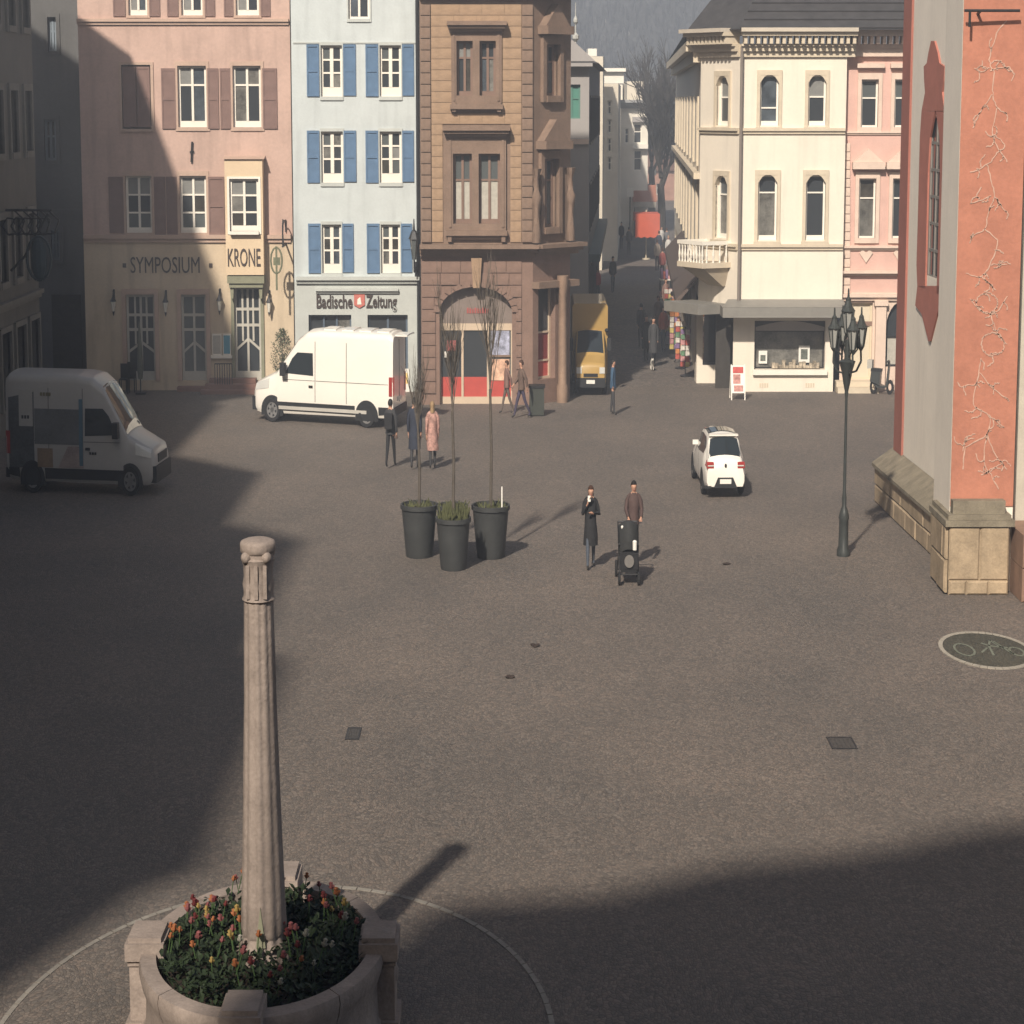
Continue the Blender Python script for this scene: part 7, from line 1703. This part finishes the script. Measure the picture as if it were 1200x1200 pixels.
# small white dog beside the dark pair
pd = gnd(764, 434); dg_ = thing('dog', 'small white dog on the paving before the dark dressed pair', 'dog', (pd.x, pd.y, 0))
Vd = [(0, 0, .25), (0, -.2, .27), (0, -.3, .36), (0, -.4, .38), (0, -.5, .35), (0, .2, .26), (0, .34, .36)]; Ed = [(0, 1), (1, 2), (2, 3), (3, 4), (0, 5), (5, 6)]; Rd = [.09, .1, .065, .06, .03, .085, .022]
for s in (-1, 1):
    for y, par in ((-.19, 1), (.2, 5)):
        i = len(Vd); Vd += [(s * .06, y + (.05 if y > 0 else 0), .13), (s * .06, y + (.02 if y > 0 else 0), .02)]; Rd += [.035, .024]; Ed += [(par, i), (i, i + 1)]
    i = len(Vd); Vd.append((s * .05, -.37, .46)); Rd.append(.02); Ed.append((3, i))
me = skin_mesh('body', Vd, Ed, Rd, lambda q: (q[0] * .64, q[1], q[2]), [mat('white_fur', (.65, .62, .56), var=.15, scale=10, bump=.3), VBLACK], lambda c: 1 if c.y < -.47 else 0)
o = bpy.data.objects.new('body', me); COL.objects.link(o); o.parent = dg_

# ------------------------------------------------------------------ things in the street
pp = gnd(757, 304); H_ = at_y(757, 247, pp.y)[1]
um = thing('parasol', 'large red market parasol on a pale pole in the middle of the far street', 'parasol', (pp.x, pp.y, 0))
RED = mat('red_parasol_cloth', (.50, .10, .055), rough=.7, var=.1, scale=1.5, bump=.1)
mb = MB(); mb.lathe([(.05, 0), (.05, H_ + .05)], (pp.x, pp.y, 0), 8, .8, 1); mb.lathe([(.3, 0), (.3, .08)], (pp.x, pp.y, 0), 12, .8, 1); part('pole', mb, mat('pale_pole', (.55, .48, .36), var=.1, bump=0), um)
hw = .72; d_ = 1.4; zl = H_ - .62
mb = MB(); mb.add([(pp.x - hw, pp.y - d_, zl + .5), (pp.x + hw, pp.y - d_, zl + .5), (pp.x + hw, pp.y + d_, zl + .5), (pp.x - hw, pp.y + d_, zl + .5), (pp.x, pp.y, zl + .56)], [(0, 1, 4), (1, 2, 4), (2, 3, 4), (3, 0, 4)]); part('canopy', mb, RED, um)
for k in range(4):
    mb = MB()
    c4_ = [(pp.x - hw, pp.y - d_), (pp.x + hw, pp.y - d_), (pp.x + hw, pp.y + d_), (pp.x - hw, pp.y + d_)]; a, b = c4_[k], c4_[(k + 1) % 4]
    nS = 8; pts = []
    for i in range(nS + 1): f = i / nS; x, y = a[0] + (b[0] - a[0]) * f, a[1] + (b[1] - a[1]) * f; pts += [(x, y, zl + .5), (x, y, zl + (.06 if i % 2 else 0) - (.9 if k == 0 else .0))]
    mb.add(pts, [(2 * i, 2 * i + 2, 2 * i + 3, 2 * i + 1) for i in range(nS)]); part('valance', mb, RED, um)
# racks of goods under the awning of the yellow wing
GOODS = [mat('goods_' + n_, c, rough=.6, var=.35, scale=7, bump=0) for n_, c in (('red', (.42, .09, .07)), ('white', (.6, .56, .5)), ('orange', (.5, .2, .07)), ('violet', (.2, .13, .25)), ('green', (.12, .22, .13)), ('pink', (.5, .25, .25)), ('yellow', (.5, .4, .14)))]
rr = random.Random(31)
labels = ('nearest card rack at the corner of the yellow house', 'second card rack from the corner of the yellow house', 'third rack, with red goods, under the awning', 'rack with bright clothes further under the awning', 'farthest goods rack under the awning of the yellow wing')
for i, (u, v, hgt) in enumerate(((803, 441, 1.7), (797, 432, 1.75), (790, 420, 1.8), (786, 404, 1.85), (783, 388, 1.8))):
    p = gnd(u, v); t = thing('goods_rack', labels[i], 'rack', (p.x, p.y, 0), 'goods racks under the awning')
    mb = MB(); mb.lathe([(.3, 0), (.3, .04), (.04, .08), (.025, .1), (.025, hgt)], (p.x, p.y, 0), 10, .6, 1); part('stand', mb, METAL, t)
    for j in range(7):
        for a_ in range(4):
            an = a_ * PI / 2 + .5; x = p.x + .2 * math.cos(an) * .6; y = p.y + .2 * math.sin(an); z = .35 + j * (hgt - .4) / 7
            mb = MB(); mb.box(x - .07, x + .07, y - .02, y + .02, z, z + (hgt - .4) / 7 * .86); part('goods', mb, rr.choice(GOODS), t)
for i, (u, v, w_, hgt, lab) in enumerate(((778, 368, .5, 1.4, 'low display table with colourful goods in the street'), (780, 345, .6, 1.3, 'farther display table along the yellow wing'))):
    p = gnd(u, v); t = thing('display_table', lab, 'table', (p.x, p.y, 0))
    mb = MB(); mb.box(p.x - w_ / 2, p.x + w_ / 2, p.y - .4, p.y + .4, .7, .76); part('table_top', mb, WHITE, t)
    for sx_ in (-1, 1):
        for sy_ in (-.35, .33): mb = MB(); mb.box(p.x + sx_ * w_ * .45 - .02, p.x + sx_ * w_ * .45 + .02, p.y + sy_, p.y + sy_ + .04, 0, .7); part('leg', mb, METAL, t)
    for j in range(5): mb = MB(); x = p.x - w_ / 2 + .04 + j * w_ / 5; mb.box(x, x + w_ / 6, p.y - .3, p.y + .2, .763, .763 + rr.uniform(.1, .5)); part('goods', mb, rr.choice(GOODS), t)
# cafe tables, white bundle and small things on the left of the street
for (u, v, lab) in ((694, 300, 'cafe table with a dark top at the left of the far street, nearer one'), (706, 292, 'cafe table farther back at the left of the far street')):
    p = gnd(u, v); t = thing('cafe_table', lab, 'table', (p.x, p.y, 0)); mb = MB(); mb.lathe([(.42, .72), (.42, .76)], (p.x, p.y, 0), 14, .62, 1); part('table_top', mb, BRN, t); mb = MB(); mb.lathe([(.22, 0), (.2, .03), (.03, .05), (.03, .72)], (p.x, p.y, 0), 10, .62, 1); part('leg', mb, METAL, t)
for (u, v, vt, col_, lab) in ((738, 282, 220, WHITE, 'white hanging street sign left of the red parasol'), (765, 262, 196, WHITE, 'tall post with a small square white sign behind the red parasol')):
    p = gnd(u, v); z = at_y(u, vt, p.y)[1]; t = thing('street_sign', lab, 'sign', (p.x, p.y, 0)); mb = MB(); mb.tube((p.x, p.y, 0), (p.x, p.y, z), .04, n=6); part('post', mb, METAL, t); mb = MB(); mb.box(p.x - .22, p.x + .22, p.y - .08, p.y - .042, z - .6, z); part('sign_plate', mb, col_, t)
p = gnd(680, 352); t = thing('flower_stand', 'white blooming plants on a low stand at the street side behind the parcel van', 'plants', (p.x, p.y, 0))
mb = MB(); mb.box(p.x - .35, p.x + .3, p.y - .3, p.y + .3, 0, .5); part('stand', mb, DOORB, t); mb = MB()
for _ in range(160):
    a = rr.uniform(0, 2 * PI); r = math.sqrt(rr.random()); x = p.x + .34 * r * math.cos(a); y = p.y + .4 * r * math.sin(a); z = .5 + rr.uniform(0, .9) * (1 - .5 * r); mb.ball((x, y, z), rr.uniform(.02, .05), 5, 3)
o = part('blooms', mb, mat('grey_white_blooms', (.4, .39, .36), var=.4, scale=9, bump=0), t); o['kind'] = 'stuff'
# motor scooter by the salmon house
p = gnd(1033, 462); sc_ = thing('scooter', 'dark motor scooter parked before the salmon house beside the church', 'scooter', (p.x, p.y, 0))
def TQ(q): return (p.x + (q[0] * .8 + q[1] * .5) * S, p.y + q[1] * .8 - q[0] * .2, q[2])
for x in (-.55, .55):
    mb = MB(TQ); n = 16; mb.add([(x + a * math.cos(2 * PI * i / n), y, .24 + a * math.sin(2 * PI * i / n)) for a, y in ((.12, -.05), (.24, -.04), (.24, .04), (.12, .05)) for i in range(n)], [(j * n + i, j * n + (i + 1) % n, ((j + 1) % 4) * n + (i + 1) % n, ((j + 1) % 4) * n + i) for j in range(4) for i in range(n)]); part('wheel', mb, TYRE, sc_)
mb = MB(TQ); mb.prism([(-.75, .4), (-.1, .28), (.28, .28), (.42, .9), (.52, .92), (.42, .24), (-.05, .2), (-.3, .22)], -.1, .1); mb.prism([(-.75, .42), (-.68, .74), (-.05, .72), (-.1, .3)], -.16, .16); part('body', mb, mat('dark_scooter_paint', (.05, .055, .055), rough=.35, var=.2, bump=0), sc_)
mb = MB(TQ); mb.prism([(-.72, .742), (-.7, .84), (.0, .82), (-.02, .722)], -.15, .15); part('seat', mb, VBLACK, sc_)
mb = MB(TQ); mb.tube((.45, 0, .9), (.36, 0, 1.08), .04, n=6); mb.tube((.36, -.32, 1.08), (.36, .32, 1.08), .018, n=5); mb.box(.4, .5, -.12, .12, .92, 1.08); part('handlebar', mb, METAL, sc_)
mb = MB(TQ); mb.prism([(-.95, .82), (-.95, 1.1), (-.62, 1.1), (-.62, .845)], -.17, .17); part('top_box', mb, mat('pale_grey_box', (.42, .4, .36), var=.2, bump=0), sc_)
# before the inn: folded parasol, chalk board, planters, bins, olive bush
p = gnd(165, 462); t = thing('folded_parasol', 'folded dark parasol standing before the leftmost inn door', 'parasol', (p.x, p.y, 0))
mb = MB(); mb.lathe([(.25, 0), (.25, .06), (.03, .08), (.03, .5)], (p.x, p.y, 0), 10, .7, 1); part('base', mb, METAL, t)
mb = MB(); mb.lathe([(.09, .5), (.14, .8), (.1, 1.5), (.04, 2.2), (.01, 2.35)], (p.x, p.y, 0), 12, .75, 1, wob=lambda a, z: 1 + .15 * math.sin(6 * a)); part('cloth', mb, mat('olive_grey_cloth', (.11, .115, .09), var=.2, bump=.1), t)
CHAIR = mat('black_cafe_frame', (.02, .02, .02), rough=.5, var=.2, bump=0)
for i, (u, v) in enumerate(((146, 461), (154, 459))):
    p = gnd(u, v); t = thing('cafe_chair', ('dark folding cafe chair before the inn, left one beside the folded parasol', 'dark folding cafe chair before the inn, right one beside the folded parasol')[i], 'chair', (p.x, p.y, 0), 'dark chairs before the inn')
    for sx_ in (-.13, .13):
        for sy_ in (-.2, .18): mb = MB(); mb.tube((p.x + sx_, p.y + sy_, 0), (p.x + sx_, p.y + sy_, .45), .018, n=5); part('leg', mb, CHAIR, t)
    mb = MB(); mb.box(p.x - .14, p.x + .14, p.y - .22, p.y + .2, .45, .48); part('seat', mb, CHAIR, t); mb = MB(); mb.box(p.x - .14, p.x + .14, p.y + .17, p.y + .2, .483, .95); part('backrest', mb, CHAIR, t)
def shrub(u, v, lab, h, r, base_h, dens, cat='plant'):
    p = gnd(u, v); rr = random.Random(int(u)); t = thing('potted_plant', lab, cat, (p.x, p.y, 0))
    mb = MB(); mb.lathe([(r * .8, 0), (r, base_h), (r * .85, base_h), (r * .8, base_h - .06), (.001, base_h - .05)], (p.x, p.y, 0), 14, .7, 1); part('pot', mb, POT, t, True)
    mb = MB(); mb.path([(p.x, p.y, base_h - .06), (p.x + .02, p.y, base_h + h * .5)], .025, 5); part('stem', mb, BARK, t); mb = MB()
    for _ in range(dens):
        z = base_h + h * rr.uniform(.1, 1); f = math.sin(PI * min(1, (z - base_h) / h * .8 + .15)); a = rr.uniform(0, 2 * PI); q = r * 1.3 * f * math.sqrt(rr.random()); x = p.x + q * .7 * math.cos(a); y = p.y + q * math.sin(a); L_ = rr.uniform(.05, .11); dx, dy, dz = rr.uniform(-1, 1) * L_, rr.uniform(-1, 1) * L_, rr.uniform(.2, 1) * L_
        mb.add([(x, y, z), (x + dx * .5 + .015, y + dy * .5, z + dz * .5), (x + dx, y + dy, z + dz), (x + dx * .5 - .015, y + dy * .5, z + dz * .5)], [(0, 1, 2, 3)])
    o = part('foliage', mb, mat('grey_green_leaf', (.085, .10, .06), rough=.6, var=.4, scale=6, bump=0), t); o['kind'] = 'stuff'
shrub(331, 458, 'bushy grey green potted shrub between the inn door and the white van', 1.5, .42, .5, 900)
shrub(201, 452, 'low green plant in a dark tub between the two left inn doors', .4, .32, .55, 260)
shrub(305, 456, 'small dark potted plant at the right foot of the inn steps', .5, .2, .4, 200)
p = gnd(248, 455); t = thing('ash_bin', 'slim blue grey bin standing below the menu cases of the inn', 'bin', (p.x, p.y, 0)); mb = MB(); mb.lathe([(.16, 0), (.17, .9), (.19, .92), (.19, .98), (.05, 1.0)], (p.x, p.y, 0), 12, .7, 1); part('body', mb, mat('blue_grey_bin_paint', (.10, .14, .18), rough=.5, var=.15, bump=0), t); mb = MB(); mb.lathe([(.12, 1.0), (.1, 1.06), (.01, 1.08)], (p.x, p.y, 0), 10, .7, 1); part('lid', mb, METAL, t)
s0 = front(82.2).rect(252, 441, 272, 452); t = thing('railing', 'short dark iron railing beside the inn steps below the menu cases', 'railing', (s0[0], 82.2, 0))
mb = MB(); mb.tube((s0[0], 82.2, .95), (s0[1], 82.2, .95), .02, n=5); mb.tube((s0[0], 82.2, .1), (s0[1], 82.2, .1), .015, n=5); part('rail', mb, METAL, t)
for i in range(8): x = s0[0] + (s0[1] - s0[0]) * i / 7; mb = MB(); mb.tube((x, 82.2, 0), (x, 82.2, .95), .012, n=4); part('baluster', mb, METAL, t)

lr = random.Random(41)
for (u, v, lab) in ((598, 794, 'small dark leaf lying alone on the middle of the paving'), (851, 661, 'dark leaf on the paving between the car and the plaque'), (627, 757, 'reddish brown leaf on the paving below the planters')):
    p = gnd(u, v); mb = MB(); n = 9; o = [(p.x + .09 * lr.uniform(.6, 1.2) * math.cos(2 * PI * i / n), p.y + .16 * lr.uniform(.6, 1.2) * math.sin(2 * PI * i / n)) for i in range(n)]
    mb.add([(x, y, .004 + lr.uniform(.0, .03)) for x, y in o] + [(p.x, p.y, .035)] + [(p.x, p.y, .002)], [(i, (i + 1) % n, n) for i in range(n)] + [((i + 1) % n, i, n + 1) for i in range(n)])
    solo('fallen_leaf', mb, mat('dead_leaf', (.05, .035, .028), var=.3, scale=20, bump=0), lab, 'leaf', loc=(p.x, p.y, 0))

# ------------------------------------------------------------------ the hazy air
HAZE = 0.0021
if HAZE:
    hm = bpy.data.materials.new('haze'); hm.use_nodes = True; nt = hm.node_tree; nt.nodes.clear()
    out = nt.nodes.new('ShaderNodeOutputMaterial'); pv = nt.nodes.new('ShaderNodeVolumePrincipled'); pv.inputs['Color'].default_value = (.78, .86, 1, 1); pv.inputs['Density'].default_value = HAZE; pv.inputs['Anisotropy'].default_value = 0
    nt.links.new(pv.outputs[0], out.inputs['Volume'])
    mb = MB(); mb.box(-1600, 1600, -700, 2600, -1.1, 64); solo('haze', mb, hm, kind='stuff')
